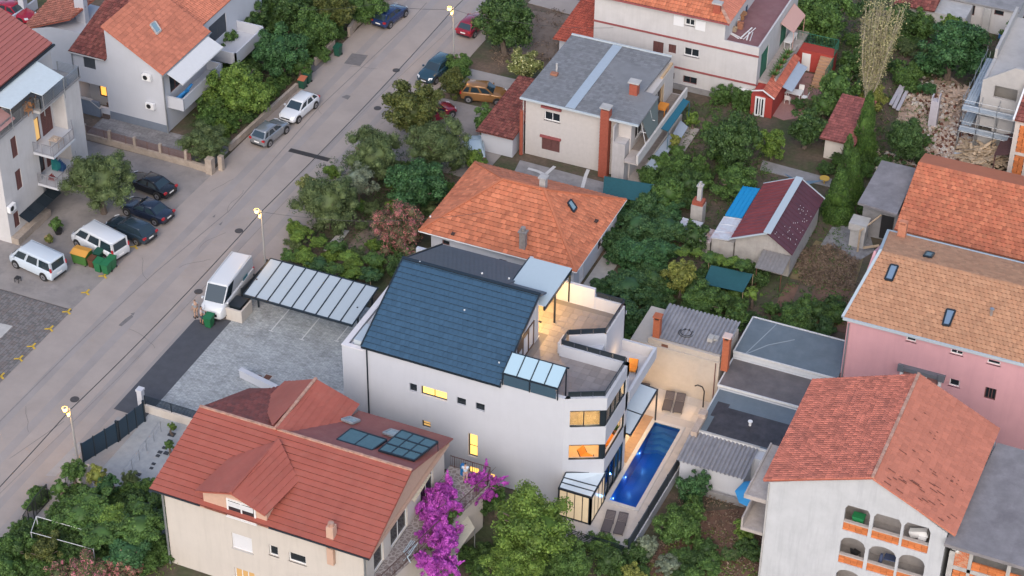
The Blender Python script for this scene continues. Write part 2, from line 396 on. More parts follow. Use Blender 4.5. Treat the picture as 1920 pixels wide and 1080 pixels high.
# ================================================================== ground materials
asphalt = mat('worn_asphalt', (.32, .277, .252), .9, var=.09, vscale=.35, bump=.35, bscale=30, stain=.35, stcol=(.235, .208, .20), stscale=.3)
asphalt2 = mat('parking_asphalt', (.245, .223, .212), .92, var=.14, vscale=.5, bump=.4, bscale=28, stain=.5, stcol=(.10, .095, .10), stscale=.6)
darkas = mat('new_dark_asphalt', (.062, .066, .078), .85, var=.12, vscale=1.5, bump=.35, bscale=40)
lightpatch = mat('concrete_patch', (.30, .29, .29), .9, var=.08, vscale=2, bump=.2)
def soilmat():
    m = bpy.data.materials.new('garden_soil'); m.use_nodes = True; nt = m.node_tree; b = nt.nodes['Principled BSDF']; N = nt.nodes.new; L = nt.links.new
    g = N('ShaderNodeNewGeometry'); n1 = N('ShaderNodeTexNoise'); n1.inputs['Scale'].default_value = .22; n1.inputs['Detail'].default_value = 8; n1.inputs['Roughness'].default_value = .68
    n2 = N('ShaderNodeTexNoise'); n2.inputs['Scale'].default_value = 3.5; n2.inputs['Detail'].default_value = 6
    L(g.outputs[0], n1.inputs['Vector']); L(g.outputs[0], n2.inputs['Vector'])
    cr = N('ShaderNodeValToRGB'); e = cr.color_ramp.elements; e[0].position = .38; e[0].color = (.055, .07, .03, 1); e[1].position = .62; e[1].color = (.14, .10, .075, 1)
    x = cr.color_ramp.elements.new(.5); x.color = (.09, .072, .05, 1)
    L(n1.outputs[0], cr.inputs[0]); r = N('ShaderNodeMapRange'); r.inputs[3].default_value = .55; r.inputs[4].default_value = 1.4; L(n2.outputs[0], r.inputs[0])
    s = N('ShaderNodeVectorMath'); s.operation = 'SCALE'; L(cr.outputs[0], s.inputs[0]); L(r.outputs[0], s.inputs['Scale']); L(s.outputs[0], b.inputs['Base Color']); b.inputs['Roughness'].default_value = .95
    bp = N('ShaderNodeBump'); bp.inputs['Strength'].default_value = .8; bp.inputs['Distance'].default_value = .08; L(n2.outputs[0], bp.inputs['Height']); L(bp.outputs[0], b.inputs['Normal'])
    return m
soil = soilmat()
redsoil = mat('red_brown_soil', (.15, .085, .06), .95, var=.25, vscale=1.5, bump=.8, bscale=8, stain=.4, stcol=(.07, .045, .035))
drygrass = mat('dry_grass_ground', (.17, .135, .07), .95, var=.25, vscale=2, bump=.8, bscale=10)
rubblem = mat('rubble_ground', (.36, .26, .20), .95, var=.3, vscale=2.5, bump=1, bscale=6)
def paver_mat(name, col, sx, sy, mortar, var=.15):
    m = bpy.data.materials.new(name); m.use_nodes = True; nt = m.node_tree; b = nt.nodes['Principled BSDF']; N = nt.nodes.new; L = nt.links.new
    g = N('ShaderNodeNewGeometry'); br = N('ShaderNodeTexBrick'); br.inputs['Scale'].default_value = 1; br.inputs['Brick Width'].default_value = sx; br.inputs['Row Height'].default_value = sy
    br.inputs['Mortar Size'].default_value = .012; br.inputs['Mortar Smooth'].default_value = .2; br.inputs['Bias'].default_value = 0
    br.inputs['Color1'].default_value = (*[c*(1-var) for c in col], 1); br.inputs['Color2'].default_value = (*[c*(1+var) for c in col], 1); br.inputs['Mortar'].default_value = (*mortar, 1)
    L(g.outputs[0], br.inputs['Vector'])
    n = N('ShaderNodeTexNoise'); n.inputs['Scale'].default_value = .8; n.inputs['Detail'].default_value = 8; L(g.outputs[0], n.inputs['Vector'])
    n3 = N('ShaderNodeTexNoise'); n3.inputs['Scale'].default_value = 4.2; n3.inputs['Detail'].default_value = 5; L(g.outputs[0], n3.inputs['Vector'])
    ad = N('ShaderNodeMath'); ad.operation = 'ADD'; L(n.outputs[0], ad.inputs[0]); L(n3.outputs[0], ad.inputs[1])
    r = N('ShaderNodeMapRange'); r.inputs[1].default_value = .7; r.inputs[2].default_value = 1.3; r.inputs[3].default_value = .72; r.inputs[4].default_value = 1.25; L(ad.outputs[0], r.inputs[0])
    s = N('ShaderNodeVectorMath'); s.operation = 'SCALE'; L(br.outputs[0], s.inputs[0]); L(r.outputs[0], s.inputs['Scale']); L(s.outputs[0], b.inputs['Base Color']); b.inputs['Roughness'].default_value = .85
    bp = N('ShaderNodeBump'); bp.inputs['Strength'].default_value = .3; bp.inputs['Distance'].default_value = .01; L(br.outputs['Fac'], bp.inputs['Height']); bp.invert = True; L(bp.outputs[0], b.inputs['Normal'])
    MATS[name] = m; return m
courtm = paver_mat('court_paving', (.325, .342, .348), .35, .13, (.21, .235, .25))
yardm = paver_mat('yard_paving', (.21, .20, .20), .8, .6, (.12, .115, .115))
deckm = mat('deck_stone', (.52, .475, .44), .6, var=.06, vscale=2, objrand=.05)
terrm = mat('terrace_tile', (.225, .205, .205), .45, var=.07, vscale=2, objrand=.13)

# ================================================================== ground, road, paths
def sheet(name, pts, z, m, parent=None):
    mb = MB(); mb.prism(pts, z-.05, z); return struct(name, mb, m, parent=parent)
def rect(x0, x1, y0, y1): return [(x0, y0), (x1, y0), (x1, y1), (x0, y1)]
PX0, PX1, PY0, PY1 = -36.22, -34.25, 103.2, 112.3      # pool opening
mb = MB(); G = 420; z = -.06
for r_ in ((-G, PX0-.3, -60, 600), (PX1+.3, G, -60, 600), (PX0-.3, PX1+.3, -60, PY0-.3), (PX0-.3, PX1+.3, PY1+.3, 600)):
    mb.face([(r_[0], r_[2], z), (r_[1], r_[2], z), (r_[1], r_[3], z), (r_[0], r_[3], z)])
struct('ground', mb, soil)
sheet('road', [(-81.9, 40), (-70.9, 40), (-70.2, 98), (-70.2, 117.3), (-69.6, 150), (-69.2, 240), (-80, 240), (-81.3, 150), (-81.9, 106.5)], .0, asphalt)
sheet('road_shoulder', [(-72.2, 40), (-70.0, 40), (-69.9, 97), (-71.9, 97)], .006, mat('shoulder_concrete', (.29, .275, .27), .92, var=.12, vscale=.8, bump=.3))
sheet('parking_apron', [(-96, 106.45), (-81.85, 106.45), (-81.4, 127.3), (-96, 127.3)], .004, asphalt2)
sheet('driveway', [(-69.9, 147.2), (-69.7, 151.8), (-58.6, 151.8), (-58.6, 149.6), (-63, 148.6)], .0, lightpatch)
sheet('side_yard', [(-69.9, 135.5), (-60.6, 135.5), (-60.2, 146.2), (-69.9, 146.2)], -.01, asphalt2)
sheet('asphalt_strip', [(-72.6, 97.6), (-70, 97.6), (-70, 110.4), (-72.6, 109.2)], .012, darkas)
sheet('court', rect(-69.98, -55.75, 98.45, 116.0), .02, courtm)
sheet('front_yard', rect(-70.2, -61.2, 86, 98.2), .0, mat('garden_paving', (.30, .32, .34), .8, var=.12, vscale=2, bump=.3))
sheet('house_driveway', rect(-94.5, -81.9, 127.8, 131.4), .004, yardm)
# paved square at the far left: real setts
mb = MB(); rs = random.Random(3)
for i in range(44):
    for j in range(58):
        x = -93.2+i*.26; y = 91.2+j*.26+(0 if i % 2 else .04)
        if y > 106.2: continue
        h = .02+rs.uniform(0, .012); c = rs.choice([0, 0, 1, 2]); mb.add([(x, y, h), (x+.225, y, h), (x+.225, y+.225, h), (x, y+.225, h), (x-.01, y-.01, 0), (x+.235, y-.01, 0)], [(0, 1, 2, 3), (4, 5, 1, 0)], c)
s0 = sheet('paved_square', rect(-93.4, -81.8, 91, 106.4), .0, mat('sett_joint', (.10, .09, .09), .95, var=.1))
st = mb.build('paving_sett', [mat('sett_grey', (.175, .165, .165), .85, var=.12), mat('sett_brown', (.155, .135, .13), .85, var=.1), mat('sett_dark', (.13, .125, .125), .85, var=.1)], s0); st['kind'] = 'stuff'
sheet('stone_slab', [tuple(P(*q))[:2] for q in ((-30, 600), (24, 612), (2, 634), (-30, 640))], .05, lconcrete)
sheet('soil_bed', rect(-20, -8, 84, 99), -.02, redsoil)
sheet('garden_bed', [tuple(P(*q))[:2] for q in ((1190, 1080), (1300, 960), (1420, 950), (1440, 1100), (1190, 1110))], -.02, redsoil)
sheet('vegetable_bed', [tuple(P(*q))[:2] for q in ((1505, 600), (1530, 535), (1605, 548), (1590, 625))], -.01, redsoil)
sheet('vegetable_bed', [tuple(P(*q))[:2] for q in ((1445, 590), (1475, 530), (1498, 535), (1470, 600))], -.01, redsoil)
sheet('dry_meadow', [tuple(P(*q))[:2] for q in ((1480, 520), (1530, 450), (1620, 480), (1600, 545))], -.02, drygrass)
sheet('ash_heap_ground', [tuple(P(*q))[:2] for q in ((1535, 465), (1560, 425), (1625, 420), (1640, 470), (1600, 495))], -.015, mat('ash_gravel', (.21, .21, .22), .95, var=.3, vscale=2.5, bump=1, bscale=8))
sheet('building_site_ground', [tuple(P(*q))[:2] for q in ((1670, 330), (1690, 170), (1780, 140), (1850, 200), (1850, 300), (1890, 350))], -.01, rubblem)
sheet('garden_path', [tuple(P(*q))[:2] for q in ((1430, 300), (1560, 335), (1556, 350), (1425, 318))], -.01, concrete)
sheet('garden_path', [tuple(P(*q))[:2] for q in ((605, 468), (640, 430), (655, 432), (625, 472))], -.01, lconcrete)
sheet('back_yard', [tuple(P(*q))[:2] for q in ((975, 300), (1145, 345), (1135, 372), (960, 330))], .0, concrete)
sheet('patio', [tuple(P(*q))[:2] for q in ((1092, 535), (1150, 450), (1175, 470), (1125, 545))], .0, lconcrete)
sheet('red_patio', [tuple(P(*q))[:2] for q in ((1418, 205), (1465, 125), (1530, 140), (1540, 175), (1525, 215), (1470, 225))], .0, mat('pink_tiles', (.30, .17, .16), .8, var=.12))
sheet('orchard_ground', [tuple(P(*q))[:2] for q in ((945, 100), (1000, 20), (1080, 30), (1040, 110))], -.01, mat('orchard_soil', (.17, .13, .105), .95, var=.25, vscale=1, bump=.6, bscale=8))
sheet('orchard_ground', [tuple(P(*q))[:2] for q in ((640, 480), (690, 410), (740, 430), (700, 500))], -.01, mat('orchard_soil'  , (.17, .13, .105)))
sheet('back_street', [tuple(P(*q))[:2] for q in ((990, 5), (1010, -15), (1130, 10), (1100, 35))], .0, asphalt)
# road details: seams, patches, drain, manholes, yellow marks
seam = mat('road_seam', (.20, .18, .175), .9, var=.15, vscale=4)
roadpatch = mat('road_patch', (.15, .14, .14), .9, var=.12, vscale=3)
mb = MB()
def seamline(pts, wd, z=.008):
    q = [Vector((*tuple(P(*p))[:2], z)) for p in pts]
    for a, b in zip(q[:-1], q[1:]):
        d = (b-a).normalized(); s = Vector((-d.y, d.x, 0))*wd/2; mb.face([a-s, b-s, b+s, a+s])
seamline([(-10, 800), (140, 650), (290, 512), (430, 395), (600, 200), (760, 50), (800, 5)], .09)
seamline([(-5, 930), (230, 700), (400, 520), (540, 372)], .05)
seamline([(560, 330), (700, 190), (860, 40)], .05)
seamline([(18, 860), (120, 790)], .06)
struct('road_seam', mb, seam)
mb = MB()
for pts in ([(660, 100), (690, 104), (675, 124), (645, 119)], [(505, 880), (540, 860), (560, 868), (520, 900)], [(590, 108), (615, 112), (590, 135), (570, 128)], [(222, 610), (235, 598), (247, 590), (250, 594), (238, 604), (228, 612)], [(640, 182), (650, 178), (658, 180), (652, 187)], [(398, 407), (404, 402), (402, 408)], [(410, 421), (418, 415), (414, 423)], [(245, 588), (253, 586), (250, 592)]):
    mb.face([(*tuple(P(*p))[:2], .01) for p in pts])
struct('road_patch', mb, roadpatch)
mb = MB(); mb.face([(*tuple(P(*p))[:2], .009) for p in ((85, 892), (148, 828), (160, 835), (150, 850), (104, 893))]); struct('pavement_patch', mb, lightpatch)
for i, (x, y) in enumerate(((140, 749), (448, 433), (743, 132), (708, 203), (372, 547))):
    c = P(x, y); mb = MB(); mb.tube((c.x, c.y, -.01), (c.x, c.y, .022), .34, n=20); mb.tube((c.x, c.y, .022), (c.x, c.y, .03), .27, n=20)
    lab = ['round iron manhole cover near the lamp at lower left', 'round manhole cover on the road beside the middle street lamp', 'manhole cover farthest up the road below the dark blue car', 'manhole cover across from the white hatchback near the leafy tree', 'manhole cover in front of the delivery van on the road'][i]
    single('manhole_cover', mb, mat('cast_iron', (.06, .055, .055), .7, var=.2, vscale=9), lab, 'manhole cover', 'manhole covers in the road')
mb = MB(); rs = random.Random(8)
for i in range(12):
    x = rs.uniform(-81, -71.5); y = rs.uniform(86, 150); an = rs.uniform(0, 3.1)
    for k in range(7):
        an += rs.uniform(-.35, .35); l = rs.uniform(.25, .6); x2, y2 = x+math.cos(an)*l, y+math.sin(an)*l; mb.bar((x, y, .011), (x2, y2, .011), .02, .004); x, y = x2, y2
struct('road_crack', mb, mat('crack_tar', (.12, .11, .11), .9))
mb = MB()
for x0, x1 in ((-79.4, -78.7), (-77.3, -76.6), (-74.6, -74.0), (-72.9, -72.3)): mb.box(x0, x1, 70, 170, .003, .0045)
struct('tyre_track', mb, mat('tyre_worn_asphalt', (.275, .248, .238), .85, var=.12, vscale=.25, stain=.4, stcol=(.3, .268, .252), stscale=.2))
a, b = P(543, 281), P(617, 300); t = thing('drain_grate', 'long iron drainage grate running across the road', 'drain grate', (a.x, a.y, 0)); d = (b-a); n_ = 12
for i in range(n_):
    p = a+d*(i/n_)+Vector((.03, 0, .02)); q = a+d*((i+1)/n_)-Vector((.06, 0, -.02)); mb = MB(); s = Vector((0, .22, 0))
    mb.bar(p+s, q+s, .05, .03); mb.bar(p-s, q-s, .05, .03)
    for k in range(4): r_ = p+(q-p)*(k/3); mb.bar(r_-s, r_+s, .04, .03)
    mb.build('grate_section', mat('cast_iron', ()), t)
mb = MB(); mb.box(min(a.x, b.x), max(a.x, b.x), a.y-.28, a.y+.28, .004, .012); mb.build('channel', blackm, t)
yel = mat('yellow_road_paint', (.55, .36, .04), .8, var=.2, vscale=9)
for i, (x, y) in enumerate(((162, 549), (127, 585), (94, 617), (61, 650), (37, 673), (2, 706), (195, 518), (253, 463))):
    c = P(x, y); mb = MB()
    for an in (90, 210, 330): mb.bar(c+Vector((0, 0, .045)), c+Vector((math.cos(R(an))*.42, math.sin(R(an))*.42, .045)), .15, .006)
    struct('road_marking', mb, yel)
# ================================================================== low walls on the left of the street
stonewall = mat('old_boundary_wall', (.36, .30, .25), .9, var=.18, vscale=2, bump=.5, bscale=12, stain=.4)
def lowwall(pts, h, t, label, m=stonewall, cat='boundary wall', cap=True):
    r = thing('boundary_wall', label, cat, (*pts[0], 0)); mb = MB()
    for a, b in zip(pts[:-1], pts[1:]):
        A = Vector((*a, h/2)); B = Vector((*b, h/2)); d = (B-A).normalized(); mb.bar(A-d*t*.49, B+d*t*.49, t, h)
    mb.build('wall', m, r)
    if cap:
        g = MB()
        for a, b in zip(pts[:-1], pts[1:]): g.bar((*a, h+.03), (*b, h+.03), t+.08, .06)
        g.build('coping', m, r)
    return r
def pp(*q): return [tuple(P(*p))[:2] for p in q]
lw = lowwall([(-94.2, 127.5), (-83.5, 127.4), (-81.6, 127.25)], .55, .22, 'low pinkish wall with railing between parking bays and gabled house')
railing(lw, [(-94.2, 127.5), (-83.5, 127.4)], .6, .75, mat('faded_brown_iron', (.16, .10, .09), .7), kind='lines', name='railing')
for x in (-94, -91.5, -89, -86.5, -84):
    g = MB(); g.box(x-.12, x+.12, 127.36, 127.62, .6, 1.5); g.build('post', stonewall, lw)
g = MB(); g.box(-81.9, -81.3, 127.0, 127.6, 0, 1.5); g.box(-81.2, -80.8, 127.9, 128.3, 0, 1.4); g.build('gate_pillar', stonewall, lw)
lowwall(pp((432, 282), (470, 247), (557, 168)), .6, .2, 'pale low street wall in front of the parked silver and white cars')
lowwall(pp((592, 122), (626, 88)), .7, .2, 'short street wall piece between the two green wheelie bins')
lowwall(pp((655, 68), (668, 50), (740, -8)), .9, .25, 'taller stone street wall with gate pillars beside the dark blue car')
# ================================================================== MODERN HOUSE
hs = thing('modern_house', 'new white house with slate blue roof, roof terraces and lit windows beside the pool', 'house', (-55.7, 101.5, 0))
FX0, FX1, FY = -55.7, -39.1, 101.5; B = Vector((-36.55, 102.75, 0))
wins = [(-50.55, -50.0, 6.25, 6.95, 'd'), (-49.68, -47.72, 6.22, 7.0, 'l'), (-46.98, -46.3, 6.28, 6.92, 'd'), (-45.57, -44.9, 6.28, 6.92, 'd'), (-49.67, -49.0, 3.3, 3.92, 'm'), (-46.13, -45.42, 1.9, 3.96, 'l'), (-46.13, -45.3, .1, .95, 'l'), (-44.7, -44.1, .2, .85, 'l')]
mb = MB()
mb.wall('Y', FY, FX0, FX1, 0, 8.6, .3, [w_[:4] for w_ in wins])
mb.box(-54.05, -43.75, FY, FY+.3, 8.6, 9.12); mb.box(-43.75, FX1, FY, FY+.3, 8.6, 9.4)
mb.wall('Y', 113.7, FX0, -41.4, 0, 9.0, .3, sgn=-1)
mb.box(FX0, FX0+.32, FY+.3, 112.0, 0, 8.6); mb.box(-54.15, -53.9, FY+.3, 113.6, 7.8, 9.1)
mb.box(FX0+.32, -54.15, FY+.3, 113.6, 7.7, 7.8)
# gable walls under the roof
for x, yb, zb in ((-53.95, 114, 9.1), (-43.98, 108.1, 9.1)):
    mb.add([(x, 101.8, 9.1), (x, 108, 11.95), (x, yb, zb), (x+.22, 101.8, 9.1), (x+.22, 108, 11.95), (x+.22, yb, zb)], [(0, 2, 1), (3, 4, 5), (0, 1, 4, 3), (1, 2, 5, 4), (0, 3, 5, 2)])
mb.wall('X', -43.76, 101.8, 108.1, 8.5, 9.1, .22); 
mb.wall('X', -43.76, 101.8, 108.1, 9.1, 9.105, .22)
mb.wall('X', -46.4, 108.1, 113.4, 8.5, 11.0, .25); mb.box(-46.4, -43.98, 108.0, 108.2, 8.5, 11.9)
# slabs
mb.box(-55.3, -39.2, 101.8, 113.4, 8.2, 8.45)
mb.prism([(-39.2, 101.85), (-36.85, 102.95), (-36.85, 106.8), (-39.2, 106.8)], 8.2, 8.45)
# curved sides: solid bands round the chamfered corner
A_ = Vector((FX1, FY, 0))
def band(z0, z1, pts=None):
    o = [(-39.1, 101.5), (-36.55, 102.75), (-36.55, 106.9), (-39.1, 106.9)]
    i = [(-39.1, 101.83), (-36.85, 102.95), (-36.85, 106.65), (-39.1, 106.65)]
    for k in range(3): mb.prism([o[k], o[k+1], i[k+1], i[k]], z0, z1)
for z0, z1 in ((2.75, 4.0), (5.35, 6.9), (8.35, 9.4)): band(z0, z1)
mb.prism([(-39.1, 101.5), (-38.75, 101.67), (-38.88, 101.95), (-39.1, 101.83)], 0, 9.4)
mb.box(-36.85, -36.55, 106.5, 106.9, 0, 9.4)
mb.prism([(-39.1, 101.5), (-36.55, 102.75), (-36.85, 102.95), (-39.1, 101.83)], 0, 2.75)
# stepped upper terrace walls with the notch
def pw(a, b, z0, z1, t=.25):
    a = Vector((*a, 0)); b = Vector((*b, 0)); d = (b-a).normalized(); s = Vector((-d.y, d.x, 0))*t; mb.prism([tuple(a)[:2], tuple(b)[:2], tuple(b+s)[:2], tuple(a+s)[:2]], z0, z1)
pw((-39.1, 106.652), (-41.6, 106.652), 8.45, 9.4, -.22)
pw((-41.6, 106.87), (-41.6, 107.9), 8.2, 9.4, .22)
pw((-41.38, 107.9), (-39.1, 109.15), 5.4, 9.4, .22)
pw((-39.1, 109.15), (-39.1, 112.9), 5.4, 9.4, .22)
mb.wall('Y', 112.68, -41.4, -39.1, 5.4, 9.4, .22); mb.wall('Y', 112.66, -46.4, -41.4, 8.45, 10.1, .26)
mb.wall('X', -39.1, 106.9, 112.7, 0, 5.4, .25, [(107.6, 112.2, .1, 2.5)])
mb.box(-41.4, -36.6, 106.9, 112.7, 5.42, 5.6); mb.wall('X', -36.55, 107.3, 112.7, 5.6, 6.5, .2); mb.wall('Y', 112.5, -39.1, -36.75, 5.6, 6.5, .2)
mb.wall('Y', 106.9, -41.4, -36.6, 0, 8.2, .25, sgn=-1)
mb.wall('X', -41.45, 107.0, 112.7, 5.6, 8.2, .2)
wallo = mb.build('wall', white, hs)
# left parapet top coping, downpipe
mb = MB(); mb.box(FX0-.04, FX0+.36, FY-.04, 112.0, 8.6, 8.66); mb.box(FX0+.36, -54.05, FY-.04, FY+.34, 8.6, 8.66); mb.build('parapet_cap', mat('pale_coping', (.62, .60, .62), .8, var=.04), hs)
mb = MB(); mb.tube((-53.75, FY-.07, 0), (-53.75, FY-.07, 9.0), .055); mb.tube((-53.75, FY-.07, 9.0), (-53.55, FY-.18, 9.12), .055); mb.build('downpipe', trimdark, hs)
mb = MB(); mb.bar((-54.05, 101.22, 9.13), (-43.6, 101.22, 9.13), .13, .1); mb.build('gutter', trimdark, hs)
mb = MB(); mb.box(-55.0, -54.25, 101.95, 103.9, 7.82, 9.0); mb.build('ventilation_unit', mat('pale_metal', (.5, .55, .58), .4, metal=.3), hs)
# roof
slate = mat('slate_blue_tile', (.040, .088, .145), .42, var=.10, vscale=2.2, objrand=.09, spec=.5)
slate2 = mat('slate_grey_tile', (.045, .055, .085), .42, var=.08, vscale=2.2, island=.08)
RZ = 12.15
fs = [(-54.1, 101.25, 9.15), (-43.65, 101.25, 9.15), (-43.65, 108.0, RZ), (-54.1, 108.0, RZ)]
bs = [(-46.3, 114.4, 9.15), (-54.1, 114.4, 9.15), (-54.1, 108.0, RZ), (-43.65, 108.0, RZ), (-43.65, 109.2, RZ-.56), (-46.3, 109.2, RZ-.56)]
mb = MB(); mb.slab(fs, .12); rf = mb.build('roof', slate2, hs)
mb = MB(); mb.slab([bs[0], bs[1], bs[2], (-46.3, 108, RZ)], .12); mb.slab([(-46.3, 108, RZ), (-43.65, 108, RZ), (-43.65, 109.2, RZ-.56), (-46.3, 109.2, RZ-.56)], .12); rb = mb.build('roof', slate2, hs)
tiles(rf, fs, .45, .36, slate, style='flat', lift=.085, individual=300, jitter=.015)
tiles(rb, [bs[0], bs[1], bs[2], (-46.3, 108, RZ)], .42, .34, slate2, style='flat', lift=.035)
mb = MB(); mb.bar((-54.12, 108, RZ+.07), (-43.63, 108, RZ+.07), .26, .1)
for x in (-54.08, -43.68): mb.bar((x, 101.25, 9.24), (x, 108, RZ+.09), .1, .08)
mb.bar((-54.05, 108, RZ+.05), (-54.05, 114.4, 9.22), .1, .08); mb.build('ridge_cap', trimdark, rf)
mb = MB()
for x, y in ((0, 0),): pass
for px_, py_ in ((788, 526), (904, 551), (954, 562), (871, 593), (936, 664), (808, 473)):
    k = P(px_, py_, 10.6); mb.box(k.x-.05, k.x+.05, k.y-.04, k.y+.04, 9.15+(k.y-101.25)*.444+.02, 9.15+(k.y-101.25)*.444+.12)
mb.build('snow_hook', whitem, rf)
# facade windows
for a0, a1, z0, z1, k in wins:
    g = {'d': darkglass, 'l': litglass, 'm': dimglass}[k]
    frame(hs, 'Y', FY+.14, a0, a1, z0, z1, trimdark, g, mull=2 if a1-a0 > 1.5 else 1, depth=.1, fw=.075, trans=.45 if k in 'dm' or z1-z0 > 1.5 else 0, sill=trimdark)
# corner glazing, second floor
u_ = (B-A_).normalized()
def oblique_frame(a, b, z0, z1, n, gm, name='window', fw=.07, side=.35):
    a = Vector((*a, 0)); b = Vector((*b, 0)); d = (b-a); L = d.length; d.normalize(); s = Vector((-d.y, d.x, 0))*.12; mb = MB()
    def vb(t0, t1, q0, q1):
        p0 = a+d*t0; p1 = a+d*t1; mb.prism([tuple(p0)[:2], tuple(p1)[:2], tuple(p1+s)[:2], tuple(p0+s)[:2]], q0, q1)
    vb(0, L, z1-fw, z1); vb(0, L, z0, z0+fw); vb(0, fw*1.7, z0+fw, z1-fw); vb(L-max(fw, side), L, z0+fw, z1-fw); LL = L-fw-max(fw, side)
    for i in range(1, n): vb(fw+LL*i/n-.03, fw+LL*i/n+.03, z0+fw, z1-fw)
    f = mb.build(name, trimdark, hs)
    if gm:
        for i in range(n):
            mb = MB(); p0 = a+d*(fw+LL*i/n)+s*.4; p1 = a+d*(fw+LL*(i+1)/n)+s*.4; mb.prism([tuple(p0)[:2], tuple(p1)[:2], tuple(p1+s*.1)[:2], tuple(p0+s*.1)[:2]], z0+fw, z1-fw); mb.build('pane', gm, f)
    return f
oblique_frame((-38.95, 101.60), (-36.62, 102.76), 6.92, 8.33, 2, glass, side=.38)
oblique_frame((-36.6, 102.85), (-36.6, 106.45), 6.92, 8.33, 4, glass, side=.07)
oblique_frame((-38.98, 101.6), (-36.62, 102.76), 4.0, 5.33, 1, None, side=.35)
oblique_frame((-36.58, 102.85), (-36.58, 106.45), 4.0, 5.33, 1, None, side=.07, fw=.05)
# rooms behind
roomw = mat('warm_room_wall', (.62, .48, .28), .9, var=.05); roomf = mat('light_room_floor', (.50, .40, .27), .6, var=.08)
roomo = mat('tan_floor', (.42, .31, .22), .7, var=.1)
mb = MB()
for zf in (2.95, 5.92): mb.prism([(-39.1, 101.85), (-36.87, 102.97), (-36.87, 106.6), (-43, 106.6), (-43, 101.85)], zf, zf+.12, 0)
for zf in (5.45,): mb.prism([(-39.1, 101.86), (-36.88, 102.98), (-36.88, 106.59), (-43, 106.59), (-43, 101.86)], zf, zf+.08, 1)
for z0, z1 in ((3.07, 5.45), (6.04, 8.2), (0, 2.9)):
    mb.box(-43.1, -43, 101.85, 106.6, z0, z1, 1); mb.box(-43, -36.9, 106.5, 106.6, z0, z1, 1); mb.box(-43, -39.15, 101.82, 101.88, z0, z1, 1)
mb.prism([(-39.1, 101.85), (-36.87, 102.97), (-36.87, 106.6), (-43, 106.6), (-43, 101.85)], 0, .03, 0)
mb.build('interior', [roomf, roomw], hs)
mb = MB(); mb.wall('X', -36.56, 102.85, 106.5, .02, 2.74, .12, [(102.95, 103.9, .1, 2.66), (104.0, 104.9, .1, 2.66), (105.0, 105.65, .1, 2.66), (105.75, 106.4, .1, 2.66)]); gd = mb.build('glass_door', trimdark, hs)
for a, b_, mm in ((102.95, 103.9, glass), (104.0, 104.9, glass), (105.0, 105.65, mat('teal_glass', (.02, .07, .10), .06, spec=.8)), (105.75, 106.4, mat('teal_glass', ()))):
    g = MB(); g.box(-36.64, -36.62, a, b_, .1, 2.66); g.build('pane', mm, gd)
# recessed ground floor glazing behind the awning
mb = MB(); mb.wall('X', -39.16, 107.6, 112.2, .1, 2.5, .08, [(107.7, 109.1, .2, 2.4), (109.2, 110.6, .2, 2.4), (110.7, 112.1, .2, 2.4)]); gd = mb.build('sliding_door', trimdark, hs)
for a in (107.7, 109.2, 110.7): g = MB(); g.box(-39.21, -39.2, a, a+1.4, .2, 2.4); g.build('pane', litglass, gd)
# terrace gable wall: glazed door
mb = MB(); mb.wall('X', -43.70, 104.35, 107.2, 8.47, 10.55, .1, [(104.42, 105.25, 8.55, 9.6), (105.35, 106.2, 8.55, 10.2), (106.3, 107.12, 8.55, 10.45)]); gd = mb.build('sliding_door', mat('bronze_frame', (.08, .05, .035), .5), hs)
for a, b_, zt in ((104.42, 105.25, 9.6), (105.35, 106.2, 10.2), (106.3, 107.12, 10.45)):
    g = MB(); g.box(-43.77, -43.765, a, b_, 8.55, zt); g.build('pane', mat('curtained_glass', (.42, .30, .2), .4, emit=(1, .6, .3), estr=.25, var=.1), gd)
mb = MB(); mb.tube((-43.7, 108.0, 9.9), (-43.5, 108.0, 9.85), .07); mb.build('wall_lamp', blackm, hs)
# terrace floor tiles as separate slabs
tile_me = {}
def paving(parent, poly_test, x0, x1, y0, y1, sx, sy, z, m, name='floor_tile', gap=.012, th=.02, limit=300):
    key = (sx, sy, m.name)
    if key not in tile_me:
        mb = MB(); mb.box(gap/2, sx-gap/2, gap/2, sy-gap/2, 0, th); me = bpy.data.meshes.new(name); me.from_pydata(mb.v, [], mb.f); me.materials.append(m); tile_me[key] = me
    k = 0; n = int((x1-x0)/sx+.01); q = int((y1-y0)/sy+.01)
    for i in range(n):
        for j in range(q):
            x = x0+i*sx; y = y0+j*sy
            if poly_test(x+sx/2, y+sy/2) and k < limit:
                o = link(bpy.data.objects.new(name, tile_me[key])); o.parent = parent; o.location = Vector((x, y, z))-ORG[parent.name]; k += 1
mb = MB(); mb.prism([(-43.7, 101.85), (-39.15, 101.85), (-36.9, 102.98), (-36.9, 106.6), (-41.65, 106.6), (-41.65, 108), (-39.3, 109.25), (-39.3, 112.6), (-46.3, 112.6), (-46.3, 108.25), (-43.7, 108.25)], 8.45, 8.47); tf = mb.build('terrace_floor', mat('terrace_joint', (.16, .15, .15), .8), hs)
def terr_in(x, y):
    if y < 107.1: return x > -43.4 and x < -37.1 and y > 102.2+max(0, (x+39.1)*.55)
    if y < 108.6: return -43.4 < x < -41.9 
    return (x > -46.1 and y > 108.6 and y < 112.5 and x < -39.5) and not (x > -41.8 and y < 109.3+(x+41.4)*.5-.3)
paving(tf, terr_in, -46.2, -36.9, 101.9, 112.6, .6, .6, 8.472, terrm)
